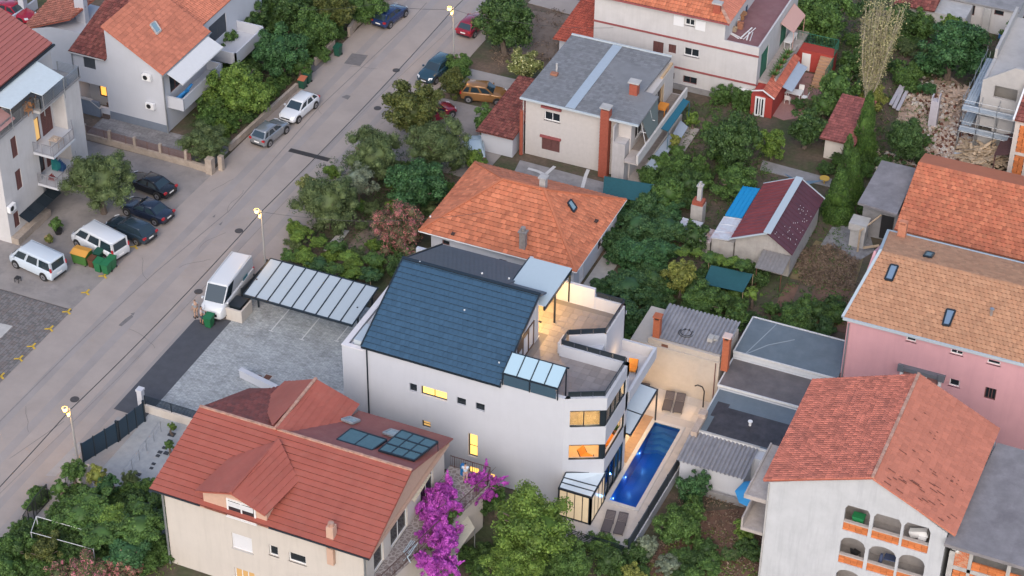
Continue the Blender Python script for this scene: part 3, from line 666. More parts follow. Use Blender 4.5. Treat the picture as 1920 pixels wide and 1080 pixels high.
# black glass railings on the parapets
blackglass = mat('smoked_glass', (.02, .028, .036), .12, spec=.7)
railing(hs, [(-38.95, 101.75), (-36.75, 102.85), (-36.72, 106.75)], 9.4, .45, trimdark, 'glass', gm=blackglass)
railing(hs, [(-36.8, 106.78), (-41.5, 106.78), (-41.48, 107.95), (-39.2, 109.2), (-39.2, 112.8), (-41.3, 112.8)], 9.4, .45, trimdark, 'glass', gm=blackglass)
# glazed lean-to on the facade terrace
g0 = MB(); g0.bar((-43.6, 101.42, 10.17), (-39.55, 101.42, 10.17), .08, .1); g0.bar((-43.6, 102.95, 10.85), (-39.4, 102.95, 10.85), .08, .1)
for i in range(5): x = -43.55+i*.995; g0.bar((x, 101.42, 10.2), (x, 102.95, 10.88), .07, .07)
for x in (-43.55, -41.6, -39.58): g0.bar((x, 101.42, 9.2), (x, 101.42, 10.17), .07)
g0.bar((-39.58, 102.9, 8.47), (-39.58, 102.9, 10.85), .08); lt = g0.build('terrace_canopy', trimdark, hs)
for i in range(4):
    x = -43.55+i*.995; g = MB(); g.slab([(x+.04, 101.47, 10.22), (x+.955, 101.47, 10.22), (x+.955, 102.92, 10.87), (x+.04, 102.92, 10.87)], .02); g.build('roof_panel', mat('sky_blue_panel', (.36, .50, .58), .15, spec=.7), lt)
for i in range(2):
    x = -43.5+i*1.95; g = MB(); g.box(x+.03, x+1.85, 101.40, 101.43, 9.25, 10.1); g.build('side_panel', mat('dark_blue_panel', (.045, .085, .12), .2, spec=.7), lt)
# big canopy over upper terrace
mb = MB(); mb.bar((-43.3, 107.9, 11.15), (-43.3, 112.8, 11.15), .14, .3); mb.bar((-46.5, 112.8, 11.15), (-43.3, 112.8, 11.15), .14, .3); mb.bar((-46.5, 108.2, 11.2), (-46.5, 112.8, 11.2), .12, .2)
for y in (110.0, 112.7): mb.box(-43.4, -43.28, y-.06, y+.06, 8.47, 11.0)
pg = mb.build('terrace_roof', trimdark, hs)
g = MB(); g.slab([(-46.45, 108.0, 11.30), (-43.25, 108.0, 11.30), (-43.25, 112.85, 11.32), (-46.45, 112.85, 11.32)], .05); g.build('roof_panel', mat('pale_roof_panel', (.42, .50, .54), .3, var=.02), pg)
# ground floor pool awning
mb = MB(); mb.bar((-36.25, 107.0, 2.85), (-36.25, 112.5, 2.85), .1, .12)
for y in (107.05, 109.4, 112.5): mb.bar((-39.1, y, 3.15), (-36.2, y, 2.88), .08, .08)
mb.box(-36.3, -36.2, 112.4, 112.5, 0, 2.8); aw = mb.build('pool_canopy', trimdark, hs)
for a, b_ in ((107.1, 109.35), (109.45, 112.45)): g = MB(); g.slab([(-39.05, a, 3.17), (-36.3, a, 2.9), (-36.3, b_, 2.9), (-39.05, b_, 3.17)], .02); g.build('roof_panel', frost, aw)
# conservatory at the front corner
mb = MB(); X0, X1, Y0, Y1 = -38.85, -36.52, 100.38, 103.2
for x, y in ((X0, Y0), (X1, Y0), (X1, Y1-.3), (X0, 101.45)): mb.box(x-.06, x+.06, y-.06, y+.06, 0, 2.5)
mb.box(X1-.14, X1+.06, Y0-.06, Y0+.12, 0, 2.5)
for x in (-38.27, -37.69, -37.11): mb.box(x-.02, x+.02, Y0-.03, Y0+.03, .05, 2.45)
for i in range(1, 4): y = Y0+(Y1-Y0)*i/4; mb.box(X1-.03, X1+.03, y-.02, y+.02, .05, 2.45)
mb.box(X0, X1, Y0-.05, Y0+.05, 0, .08); mb.box(X1-.05, X1+.05, Y0, Y1, 0, .08); mb.bar((X0-.06, Y0-.03, 2.5), (X1+.06, Y0-.03, 2.5), .16, .12); mb.bar((X1+.03, Y0, 2.5), (X1+.03, Y1-.25, 2.68), .14, .12)
T0 = Vector((X0, Y0, 2.58)); T1 = Vector((X1, Y0, 2.58)); T2 = Vector((-36.5, 102.9, 2.75)); T3 = Vector((-38.85, 101.55, 2.95))
mb.bar(T0, T3, .08, .06); mb.bar(T3, T2, .08, .06)
for f_ in (.33, .66): mb.bar(T0+(T3-T0)*f_, T1+(T2-T1)*(f_*.62), .06, .05)
cs = mb.build('conservatory', trimdark, hs)
g = MB(); g.face([T0, T1, T2, T3]); g.build('roof_panel', frost, cs)
for i in range(4): x = X0+.06+i*.56; g = MB(); g.box(x, x+.5, Y0-.01, Y0+.01, .1, 2.42); g.build('pane', mat('curtain_glass', (.46, .38, .27), .2, emit=(1, .75, .45), estr=.22, var=.06), cs)
for i in range(4): y = Y0+.15+i*.66; g = MB(); g.box(X1-.01, X1+.01, y, y+.56, .1, 2.42); g.build('pane', mat('curtain_glass', ()), cs)
# lamps that are on inside and under the canopies
def lamp(x, y, z, e, col=(1, .62, .28), r=.12, typ='POINT', name='lamp_light'):
    l = bpy.data.lights.new(name, typ); l.energy = e; l.color = col; l.shadow_soft_size = r; o = link(bpy.data.objects.new(name, l)); o.location = (x, y, z); return o
lamp(-38.6, 104.3, 5.0, 85); lamp(-38.4, 104.0, 7.9, 150); lamp(-41.5, 103.5, 7.9, 60); lamp(-41.5, 103.5, 5.0, 50); lamp(-38.2, 104.5, 2.3, 80); lamp(-45.2, 110.9, 10.5, 300, (1, .52, .14)); lamp(-44.4, 109.2, 10.6, 170, (1, .52, .14)); lamp(-37.6, 110.0, 2.5, 150); lamp(-38.0, 101.9, 2.1, 8); lamp(-56.6, 103.2, 2.2, 45, r=.2); lamp(-36.8, 114.2, .7, 16, r=.5); lamp(-34.2, 114.2, .7, 12, r=.5); lamp(-38.8, 114.4, .7, 18, r=.5)
lamp(-38.3, 110.8, 6.6, 20); lamp(-43.0, 106.5, 9.6, 7)
mb = MB(); mb.box(-38.75, -38.45, 104.15, 104.45, 8.1, 8.15); mb.box(-38.75, -38.45, 104.15, 104.45, 5.38, 5.43); mb.build('ceiling_lamp', mat('lamp_glow', (1, .8, .5), emit=(1, .75, .4), estr=6), hs)
# furniture
def chair(name, label, x, y, z, rz, m, s=1.0, cat='chair', group=None):
    t = thing(name, label, cat, (0, 0, 0), group)
    g = MB(); g.box(-.24, .24, -.24, .24, .40, .46); g.build('seat', m, t)
    g = MB(); g.slab([(-.24, .22, .46), (.24, .22, .46), (.24, .32, .9), (-.24, .32, .9)], .04); g.build('backrest', m, t)
    for sx in (-.2, .2):
        for sy in (-.2, .2): g = MB(); g.bar((sx, sy, .4), (sx*1.15, sy*1.15, 0), .035); g.build('leg', m, t)
    t.location = (x, y, z); t.rotation_euler = (0, 0, R(rz)); t.scale = (s, s, s); return t
orange = mat('orange_cushion', (.60, .22, .03), .8, var=.1)
def lounge(label, x, y, z, rz):
    t = thing('lounge_chair', label, 'lounge chair', (0, 0, 0)); g = MB(); g.slab([(-.4, -.5, .35), (.4, -.5, .35), (.4, .3, .3), (-.4, .3, .3)], .1); g.build('seat', orange, t)
    g = MB(); g.slab([(-.4, .28, .3), (.4, .28, .3), (.4, .65, .85), (-.4, .65, .85)], .1); g.build('backrest', orange, t)
    for s_ in (-.42, .42): g = MB(); g.bar((s_, -.5, .05), (s_, .6, .05), .04); g.bar((s_, -.5, .05), (s_, -.5, .5), .04); g.bar((s_, .1, .05), (s_, .65, .8), .04); g.build('frame', blackm, t)
    t.location = (x, y, z); t.rotation_euler = (0, 0, R(rz)); t.scale = (.8, .8, .8)
lounge('orange lounge chair seen through the open corner loggia on the first floor', -38.1, 103.3, 3.07, 70)
lounge('orange cushioned chair in the loggia near the wall end', -37.4, 105.2, 3.07, -20)
lounge('orange lounger on the small lit balcony in the notch of the white house', -37.6, 110.6, 5.6, 10)
def pot_plant(label, x, y, z, s, m, name='potted_plant', group=None):
    t = thing(name, label, 'potted plant', (x, y, z), group); g = MB(); g.tube((x, y, z), (x, y, z+.3*s), .12*s, .17*s, n=10); g.build('pot', mat('terracotta_pot', (.30, .13, .08), .8), t)
    g = MB(); rr = random.Random(int(x*100))
    for i in range(60):
        a = rr.uniform(0, 6.28); e = rr.uniform(.2, 1.4); d = Vector((math.cos(a)*math.cos(e), math.sin(a)*math.cos(e), math.sin(e))); b0 = Vector((x, y, z+.3*s)); tip = b0+d*rr.uniform(.3, .6)*s; sd_ = d.cross(Vector((0, 0, 1))).normalized()*.05*s
        g.face([b0+(tip-b0)*.4-sd_, b0+(tip-b0)*.4+sd_, tip])
    g.build('foliage', m, t); return t
leafm = mat('pot_leaf', (.05, .11, .025), .6, island=.4, col2=(.09, .16, .04))
pot_plant('green potted plant at the far end of the first floor loggia', -37.1, 106.1, 3.3, 1.3, leafm)
# ================================================================== POOL
pool = thing('swimming_pool', 'long narrow blue lit swimming pool with pale rim and corner steps', 'swimming pool', (PX0, PY0, 0))
bluem = mat('pool_mosaic', (.012, .12, .34), .35, var=.06, vscale=5)
mb = MB(); d_ = -1.35
mb.face([(PX0, PY0, d_), (PX1, PY0, d_), (PX1, PY1, d_), (PX0, PY1, d_)]); mb.face([(PX0, PY0, d_), (PX0, PY1, d_), (PX0, PY1, 0), (PX0, PY0, 0)]); mb.face([(PX1, PY0, d_), (PX1, PY0, 0), (PX1, PY1, 0), (PX1, PY1, d_)])
mb.face([(PX0, PY0, d_), (PX0, PY0, 0), (PX1, PY0, 0), (PX1, PY0, d_)]); mb.face([(PX0, PY1, d_), (PX1, PY1, d_), (PX1, PY1, 0), (PX0, PY1, 0)]); mb.build('basin', bluem, pool)
stp = mat('pool_step', (.10, .24, .38), .4, var=.05)
for i in range(4):
    g = MB(); yy = PY1-.5-i*.42; zt = -.3-i*.24
    g.prism([(PX0+.01, PY1-.01), (PX0+.01, yy-.35), ((PX0+PX1)/2-.1, yy+.1), (PX1-.01, yy-.15), (PX1-.01, PY1-.01)], d_+.01, zt); g.build('step', stp, pool)
g = MB(); r0, r1, q0, q1 = PX0-.28, PX1+.28, PY0-.28, PY1+.28
for a in ((r0, PX0, q0, q1), (PX1, r1, q0, q1), (PX0, PX1, q0, PY0), (PX0, PX1, PY1, q1)): g.box(a[0], a[1], a[2], a[3], -.06, .06)
g.build('coping', mat('pale_stone_coping', (.5, .48, .47), .6, var=.04), pool)
wm = bpy.data.materials.new('pool_water'); wm.use_nodes = True; nt = wm.node_tree; nt.nodes.clear(); N = nt.nodes.new
t_ = N('ShaderNodeBsdfTransparent'); t_.inputs[0].default_value = (.58, .80, 1, 1); g_ = N('ShaderNodeBsdfGlossy'); g_.inputs['Roughness'].default_value = .04
f_ = N('ShaderNodeFresnel'); f_.inputs[0].default_value = 1.33; m_ = N('ShaderNodeMixShader'); o_ = N('ShaderNodeOutputMaterial'); nn = N('ShaderNodeTexNoise'); nn.inputs['Scale'].default_value = 5; bp = N('ShaderNodeBump'); bp.inputs['Strength'].default_value = .12
nt.links.new(nn.outputs[0], bp.inputs['Height']); nt.links.new(bp.outputs[0], g_.inputs['Normal'])
nt.links.new(f_.outputs[0], m_.inputs[0]); nt.links.new(t_.outputs[0], m_.inputs[1]); nt.links.new(g_.outputs[0], m_.inputs[2]); nt.links.new(m_.outputs[0], o_.inputs[0])
g = MB(); g.face([(PX0, PY0, -.1), (PX1, PY0, -.1), (PX1, PY1, -.1), (PX0, PY1, -.1)]); wo_ = g.build('water', wm, pool)
for y in (104.0, 106.4, 109.2):
    g = MB(); g.tube((PX0+.005, y, -.5), (PX0+.04, y, -.5), .055, n=14); g.build('pool_light', mat('pool_lamp', (.8, .9, 1), emit=(.5, .75, 1), estr=2.5), pool); lamp(PX0+.35, y, -.6, 9, (.25, .55, 1), .06)
g = MB(); g.tube((-35.2, 103.6, -1.3), (-35.2, 103.6, -1.25), .12, n=14); g.build('pool_light', mat('pool_lamp', ()), pool); lamp(-35.2, 103.8, -1.1, 8, (.25, .55, 1), .06)
# deck of separate slabs
mb = MB()
for a in ((-41.5, r0, 98.5, 116.0), (r1, -33.05, 98.5, 116.0), (r0, r1, 98.5, q0), (r0, r1, q1, 116.0)): mb.box(a[0], a[1], a[2], a[3], -.055, .0)
dk = struct('pool_deck', mb, mat('deck_joint', (.47, .43, .40), .8))
paving(dk, lambda x, y: not (r0-.42 < x and q0-.44 < y < q1+.44) and not (x < -36.6 and y > 101.2 and y < 113) and not (x < -36.5 and y > 100.0 and y < 103.3 and x > -39.2), -41.5, -33.05, 98.5, 116.0, .84, .875, .002, deckm, limit=300)
for a, b_ in ((r1+.02, -33.06), ):
    for j in range(10): g = MB(); g.box(a, b_, q0-.05+j*.98, q0+j*.98+.96, .0, .022); o = g.build('floor_tile', deckm, dk)
for j in range(10): g = MB(); g.box(-37.3+.02, r0-.02, 107.3+j*.55, 107.3+j*.55+.53, .0, .03); g.build('deck_board', mat('tan_deck_board', (.34, .22, .14), .7, var=.08), dk)
# sun loungers
def sunbed(label, x, y, rz, group):
    t = thing('sun_lounger', label, 'sun lounger', (0, 0, 0), group); g = MB(); gm = mat('dark_grey_mesh', (.075, .065, .07), .7)
    for s_ in (-.31, .31): g.bar((s_, -.95, .28), (s_, .3, .28), .05, .05); g.bar((s_, .3, .28), (s_, .95, .52), .05, .05)
    g.bar((-.31, -.95, .28), (.31, -.95, .28), .05); g.bar((-.31, .95, .52), (.31, .95, .52), .05); g.build('frame', gm, t)
    for i in range(12): y0 = -.9+i*.1; g = MB(); g.box(-.28, .28, y0, y0+.085, .275, .295); g.build('slat', mat('lounger_fabric', (.10, .085, .088), .8), t)
    for i in range(6): y0 = .32+i*.1; g = MB(); g.slab([(-.28, y0, .30+(y0-.3)*.37), (.28, y0, .30+(y0-.3)*.37), (.28, y0+.085, .30+(y0-.215)*.37), (-.28, y0+.085, .30+(y0-.215)*.37)], .02); g.build('slat', mat('lounger_fabric', ()), t)
    for s_ in (-.3, .3):
        for yy in (-.8, .25): g = MB(); g.bar((s_, yy, .26), (s_, yy, 0), .04); g.build('leg', gm, t)
    t.location = (x, y, .02); t.rotation_euler = (0, 0, R(rz)); return t
sunbed('left of the two dark grey sun loungers at the near end of the pool', -35.35, 100.8, 8, 'sun loungers by the pool')
sunbed('right of the two dark grey sun loungers at the near end of the pool', -34.5, 100.95, 8, 'sun loungers by the pool')
sunbed('left of the two dark sun loungers at the far end of the pool', -36.0, 114.5, 10, 'sun loungers by the pool')
sunbed('right of the two dark sun loungers at the far end of the pool', -35.2, 114.6, 10, 'sun loungers by the pool')
sunbed('dark lounger half hidden behind the pool canopy corner', -38.0, 114.6, 10, 'sun loungers by the pool')
# side fence: white wall with dark panels
fn = thing('panel_fence', 'dark grey panel fence on a white wall along the right side of the pool', 'fence', (-33, 98.4, 0))
g = MB(); g.add([], []); 
def strip(mb, x0, y0, x1, y1, t, z0, z1): mb.bar((x0, y0, (z0+z1)/2), (x1, y1, (z0+z1)/2), t, z1-z0)
strip(g, -33.0, 98.4, -32.72, 108.9, .2, -.3, .75); g.build('base_wall', white, fn)
for i in range(6): y = 98.4+i*1.75; x = -33.0+.28*(i*1.75/10.5); g = MB(); strip(g, x, y+.04, x+.045, y+1.7, .05, .77, 1.75); g.build('fence_panel', mat('slate_panel', (.055, .068, .085), .5), fn); g = MB(); g.box(x-.04, x+.04, y-.04, y+.04, .75, 1.8); g.build('post', trimdark, fn)
gf = thing('bar_fence', 'black horizontal bar fence at the near edge of the pool terrace', 'fence', (-38.2, 98.35, 0)); railing(gf, [(-41.3, 98.35), (-33.3, 98.35)], 0, 1.0, trimdark, 'lines')
# ================================================================== CARPORT + court fittings
cp = thing('carport', 'carport with nine pale roof panels between dark beams beside the paved court', 'carport', (-69.1, 110.8, 0))
mb = MB(); C0 = (-69.05, 110.75, 2.4); C1 = (-59.8, 110.75, 2.4); C2 = (-59.8, 115.1, 2.9); C3 = (-69.05, 115.1, 2.9)
mb.bar(C0, C1, .12, .16); mb.bar(C3, C2, .12, .16)
for i in range(10):
    x = C0[0]+(C1[0]-C0[0])*i/9; mb.bar((x, 110.75, 2.46), (x, 115.1, 2.96), .09, .08)
mb.build('beam', trimdark, cp)
for i in range(9):
    x = C0[0]+(C1[0]-C0[0])*i/9; g = MB(); g.slab([(x+.05, 110.8, 2.46), (x+.98, 110.8, 2.46), (x+.98, 115.05, 2.96), (x+.05, 115.05, 2.96)], .03); g.build('roof_panel', mat('carport_panel', (.40, .455, .49), .3, var=.02, spec=.6), cp)
for x in (-68.9, -60.3):
    for y in (112.6, 115.0): g = MB(); g.box(x-.06, x+.06, y-.06, y+.06, 0, 2.7); g.build('post', trimdark, cp)
linem = mat('white_line', (.52, .53, .54), .8, var=.1, vscale=6)
mb = MB()
for x in (-66.62, -64.0, -61.5): mb.box(x-.045, x+.045, 110.35 if x < -62 else 111.3, 115.2, .022, .026); mb.box(x-.2, x+.2, 110.3 if x < -62 else 111.22, (110.3 if x < -62 else 111.22)+.09, .026, .03)
struct('bay_marking', mb, linem)
# white ramp wall, hatches
r_ = P(452, 706); q_ = P(510, 735)
t = thing('garden_wall', 'short low white wall end in the paved court behind the red roof', 'wall', (r_.x, r_.y, 0)); g = MB(); g.bar((r_.x, r_.y, .35), (q_.x+.5, q_.y-.1, .35), .3, .7); g.build('wall', white, t); g = MB(); g.bar((r_.x-.05, r_.y, .72), (q_.x+.5, q_.y-.1, .72), .4, .06); g.build('coping', white, t)
for i, (x, y, s_) in enumerate(((476, 705, .32), (486, 707, .32), (502, 708, .5))):
    c = P(x, y); g = MB(); g.box(c.x-s_/2-.08, c.x+s_/2+.08, c.y-s_/2-.08, c.y+s_/2+.08, .02, .04, 0); g.box(c.x-s_/2, c.x+s_/2, c.y-s_/2, c.y+s_/2, .04, .055, 1)
    single('floor_hatch', g, [lconcrete, rust], ['left small brown metal hatch set in the court paving', 'middle small brown hatch set in the court paving', 'largest brown hatch with pale frame in the court paving'][i], 'hatch', 'hatches in the court')
t = thing('meter_enclosure', 'low cream wall enclosure with dark box at the court entrance behind the van', 'enclosure', (-70.2, 110.8, 0))
g = MB(); g.box(-70.45, -69.2, 110.25, 110.4, 0, 1.1); g.box(-69.2, -69.05, 110.25, 111.9, 0, 1.1); g.build('wall', cream, t); g = MB(); g.box(-70.3, -69.35, 110.6, 111.8, 0, 1.2); g.build('box', trimdark, t); g = MB(); g.box(-70.35, -69.3, 110.55, 111.85, 1.2, 1.25); g.build('lid', trimdark, t)
t = thing('roadside_fence', 'dark glossy screen fence panel running from carport towards the van', 'fence', (-70.1, 112.2, 0)); g = MB(); g.bar((-70.1, 112.2, .9), (-70.0, 116.3, .9), .06, 1.5); g.build('panel', trimdark, t)
for y in (112.2, 114.2, 116.3): g = MB(); g.box(-70.15, -70.03, y-.05, y+.05, 0, 1.75); g.build('post', trimdark, t)
# beige wall building with corrugated roof right behind the pool
t = thing('beige_outbuilding', 'beige outbuilding with grey corrugated roof and two brick chimneys behind the pool', 'outbuilding', (-39.7, 116, 0))
mb = MB(); mb.box(-39.7, -32.85, 116, 120.4, 0, 3.85); mb.box(-38.4, -32.9, 116.15, 116.4, 3.85, 4.3); mb.build('wall', mat('warm_beige_render', (.43, .385, .34), .88, var=.05, stain=.25, stcol=(.3, .25, .2), stscale=.8), t)
mb = MB(); mb.tube((-33.1, 115.93, 0), (-33.1, 115.93, 3.8), .035); mb.build('downpipe', brown_sh, t)
mb = MB(); mb.box(-37.35, -36.85, 116.13, 116.15, 3.7, 4.1); mb.build('vent', rust, t)
def corrugated(name, parent, x0, x1, y0, z0, y1, z1, m, pitch=.19, h=.05, label=None, edge=True):
    "corrugated sheet whose ribs run along Y, falling to y0"
    xs = []; hh = []; x = x0; i = 0
    while x < x1+1e-6: xs.append(x); hh.append([0, h, h, 0][i % 4]); x += pitch/4*[1, 1.6, 1, .4][i % 4]; i += 1
    vs = [(a, y0, z0+b_) for a, b_ in zip(xs, hh)]+[(a, y1, z1+b_) for a, b_ in zip(xs, hh)]; k = len(xs)
    vs += [(a, y0, z0-.02+b_) for a, b_ in zip(xs, hh)]
    g = MB(); g.add(vs, [(i, i+1, k+i+1, k+i) for i in range(k-1)]+[(2*k+i, 2*k+i+1, i+1, i) for i in range(k-1)]); o = g.build(name, m, parent)
    if label: o['label'] = label
    return o
corr = mat('corrugated_grey', (.27, .27, .29), .55, metal=.2, var=.12, vscale=1.2, stain=.35, stcol=(.10, .09, .10))
corrugated('roof', t, -38.3, -32.7, 116.4, 4.25, 120.2, 4.6, corr, pitch=.30, h=.12)
brickch = mat('orange_brick_stack', (.36, .105, .05), .85, var=.15, vscale=5, bump=.3)
chimney(t, -37.9, 116.6, 3.85, 6.2, .5, brickch, brickch); chimney(t, -32.5, 116.3, 3.2, 6.3, .5, brickch, mat('pale_pink_cap', (.55, .42, .38), .8))
c = P(1303, 625, 4.6); tg = MB()
for i in range(24): a = i*R(15); b_ = (i+1)*R(15); tg.tube((-36.0+math.cos(a)*.55, 117.6+math.sin(a)*.5, 4.46), (-36.0+math.cos(b_)*.55, 117.6+math.sin(b_)*.5, 4.46), .03, n=5)
for i in range(20): a = i*R(18); b_ = (i+1)*R(18); tg.tube((-36.0+math.cos(a)*.4, 117.6+math.sin(a)*.36, 4.5), (-36.0+math.cos(b_)*.4, 117.6+math.sin(b_)*.36, 4.5), .03, n=5)
single('hose_coil', tg, blackm, 'coil of black hose lying on the grey corrugated roof', 'hose')
g = MB(); g.box(-34.3, -33.9, 117.3, 117.9, 4.45, 4.75); g.box(-34.0, -33.6, 117.6, 118.1, 4.45, 4.6); single('roof_scrap', g, lconcrete, 'grey block scrap lying on corrugated roof beside right chimney', 'scrap')
tg = MB(); pts = [Vector((-33.6, 115.3, .0)), Vector((-33.6, 115.3, 1.5)), Vector((-33.75, 115.25, 1.9)), Vector((-34.1, 115.2, 2.0)), Vector((-34.3, 115.2, 1.85))]
for a, b_ in zip(pts[:-1], pts[1:]): tg.tube(a, b_, .05)
single('pool_shower', tg, blackm, 'curved black shower pipe by the beige wall at the pool end', 'shower')
# ================================================================== NEIGHBOURING HOUSES
def QY(x, y, Y):
    d = FW*F+RR*(x-960)-UU*(y-540); t = Y/d[1]; return d[0]*t, H0+d[2]*t
def QX(x, y, X):
    d = FW*F+RR*(x-960)-UU*(y-540); t = X/d[0]; return d[1]*t, H0+d[2]*t
def wy(Y, x1, y1, x2, y2, k='d', mull=2):
    a = QY(x1, y1, Y); b = QY(x2, y2, Y); return (a[0], b[0], b[1], a[1], k, mull)
def wx(X, x1, y1, x2, y2, k='d', mull=2):
    a = QX(x1, y1, X); b = QX(x2, y2, X); return (a[0], b[0], b[1], a[1], k, mull)
whitef = mat('white_frame', (.70, .70, .70), .5)
greensh = mat('green_shutter', (.03, .14, .09), .6)
anthsh = mat('dark_grey_shutter', (.06, .07, .085), .6)
rollsh = mat('white_roller_shutter', (.66, .66, .68), .6)
def fill(parent, axis, pos, hs_):
    for h in hs_:
        a0, a1, z0, z1, k, mull = h
        if a0 > a1: a0, a1 = a1, a0
        ins = pos+.1 if axis == 'Y' else pos-.1
        if k == 'd': frame(parent, axis, ins, a0, a1, z0, z1, whitef, darkglass, mull=mull, depth=.08, fw=.07, sill=whitef)
        elif k == 'D': frame(parent, axis, ins, a0, a1, z0, z1, brown_sh, darkglass, mull=mull, depth=.08, fw=.07)
        elif k == 'l': frame(parent, axis, ins, a0, a1, z0, z1, brown_sh, litglass, mull=mull, depth=.08, fw=.07)
        elif k == 'm': frame(parent, axis, ins, a0, a1, z0, z1, whitef, mat('yellow_curtain', (.42, .25, .10), .7, emit=(1, .6, .2), estr=.12), mull=mull, depth=.08, fw=.07)
        elif k in 'swga':
            m_ = {'s': brown_sh, 'w': rollsh, 'g': greensh, 'a': anthsh}[k]; shutter(parent, axis, ins if k != 'w' else ins, a0, a1, z0, z1, m_, leaves=1 if k == 'w' else 2)
            g = MB()
            if axis == 'Y': g.box(a0, a1, ins, ins+.02, z0, z1)
            else: g.box(ins-.02, ins, a0, a1, z0, z1)
            g.build('shutter_back', m_, parent)
            if k == 'w':
                g = MB()
                if axis == 'Y': g.box(a0-.06, a1+.06, pos-.06, pos-.003, z0-.08, z0-.01)
                g.v and g.build('sill', lconcrete, parent)
def bldg(parent, x0, x1, y0, y1, z0, z1, m, fh=(), rh=(), t=.25):
    mb = MB(); fh = list(fh); rh = list(rh)
    mb.wall('Y', y0, x0, x1, z0, z1, t, [h[:4] for h in fh]); mb.wall('X', x1, y0+t, y1-t, z0, z1, t, [h[:4] for h in rh])
    mb.wall('Y', y1, x0, x1, z0, z1, t, sgn=-1); mb.wall('X', x0, y0+t, y1-t, z0, z1, t, sgn=-1)
    mb.box(x0+t, x1-t, y0+t, y1-t, z1-.2, z1-.01)
    o = mb.build('wall', m, parent); fill(parent, 'Y', y0, fh); fill(parent, 'X', x1, rh); return o
def gutter(parent, a, b, m=galv, r=.06): g = MB(); g.tube(a, b, r, n=8); return g.build('gutter', m, parent)
# --- roof materials
terra = mat('orange_clay_tile', (.47, .145, .07), .8, var=.12, vscale=.8, island=.2, col2=(.56, .19, .095), stain=.35, stcol=(.26, .09, .05), stscale=.55)
terra2 = mat('weathered_red_tile', (.34, .085, .052), .8, var=.14, vscale=.7, island=.24, col2=(.44, .13, .08), stain=.55, stcol=(.12, .05, .04), stscale=.9)
terra3 = mat('salmon_sheet_tile', (.47, .165, .105), .75, var=.06, vscale=.6, island=.10, stain=.12, stcol=(.3, .1, .06), stscale=1.2)
peach = mat('peach_concrete_tile', (.47, .25, .14), .8, var=.08, vscale=.8, island=.12, col2=(.42, .21, .115), stain=.2, stcol=(.30, .17, .11))
redcoat = mat('red_coated_tile', (.34, .095, .068), .6, var=.08, vscale=.5, objrand=.05, stain=.3, stcol=(.38, .16, .12), stscale=1.3, spec=.35)
darkred = mat('mossy_dark_tile', (.20, .055, .045), .85, var=.2, vscale=2, island=.25, stain=.7, stcol=(.07, .05, .05), stscale=1.3)
maroon = mat('maroon_clay_tile', (.155, .040, .032), .8, var=.15, vscale=1, island=.35, col2=(.24, .08, .06))
greytile = mat('old_grey_shingle', (.185, .19, .20), .85, var=.10, vscale=1.2, island=.16, stain=.3, stcol=(.12, .12, .12), stscale=.8)
ridgem = mat('mortar_ridge', (.40, .22, .16), .9, var=.35, vscale=3, stain=.5, stcol=(.5, .42, .36), stscale=2)
def roofslab(parent, pts, m, t=.1, name='roof'):
    mb = MB(); mb.slab(pts, t); return mb.build(name, m, parent)
def ridge(parent, a, b, m=ridgem, w=.26): g = MB(); g.bar(Vector(a)+Vector((0, 0, .07)), Vector(b)+Vector((0, 0, .07)), w, .1); return g.build('ridge_cap', m, parent)
# ---------------------------------------------------------------- red roofed house in the foreground
h2 = thing('red_roofed_house', 'cream house with red metal tile roof, dormers and solar panels in the foreground', 'house', (-60.6, 85.6, 0))
fr = [wy(85.6, 434, 998, 474, 1038, 'w', 1), wy(85.6, 504, 1021, 522, 1045, 'd', 1), wy(85.6, 541, 1034, 574, 1061, 'd', 1), (-55.75, -54.25, .2, 1.5, 'm', 3)]
bldg(h2, -60.6, -45.95, 85.6, 97.2, 0, 6.35, cream, fr, [(86.6, 88.0, 3.9, 5.9, 'd', 1), (89.0, 91.5, 3.9, 5.9, 'd', 2), (93.5, 95.5, 3.9, 5.9, 'd', 2)])
g = MB(); g.box(-60.75, -45.8, 85.3, 85.6, 6.35, 6.62); g.box(-45.95, -45.6, 85.3, 97.3, 6.35, 6.62); g.build('cornice', tanr, h2)
g = MB(); g.add([(-45.9, 85.4, 6.6), (-45.9, 91.2, 8.85), (-45.9, 97.3, 6.9), (-45.7, 85.4, 6.6), (-45.7, 91.2, 8.85), (-45.7, 97.3, 6.9)], [(0, 1, 2), (3, 5, 4), (0, 3, 4, 1), (1, 4, 5, 2), (0, 2, 5, 3)]); g.build('gable', tanr, h2)
for x in (-60.65, -46.0): g = MB(); g.tube((x, 85.46, 0), (x, 85.46, 6.4), .07); g.build('downpipe', galv, h2)
RZ2 = 9.15
fa = [(-61.25, 85.0, 6.85), (-57.4, 85.0, 6.85), (-57.4, 85.6, 7.07), (-54.9, 90.3, 8.85), (-52.4, 86.3, 7.35), (-52.4, 85.0, 6.85), (-45.4, 85.0, 6.85), (-45.4, 91.2, RZ2), (-60.9, 91.2, RZ2)]
roofslab(h2, [(-61.25, 85.0, 6.83), (-45.4, 85.0, 6.83), (-45.4, 91.2, RZ2-.03), (-60.9, 91.2, RZ2-.03)], redcoat)
rp = h2.children[-1]
courses(rp, [(-61.25, 85.0, 6.85), (-45.4, 85.0, 6.85), (-45.4, 91.2, RZ2), (-60.9, 91.2, RZ2)], .44, redcoat, lift=.09)
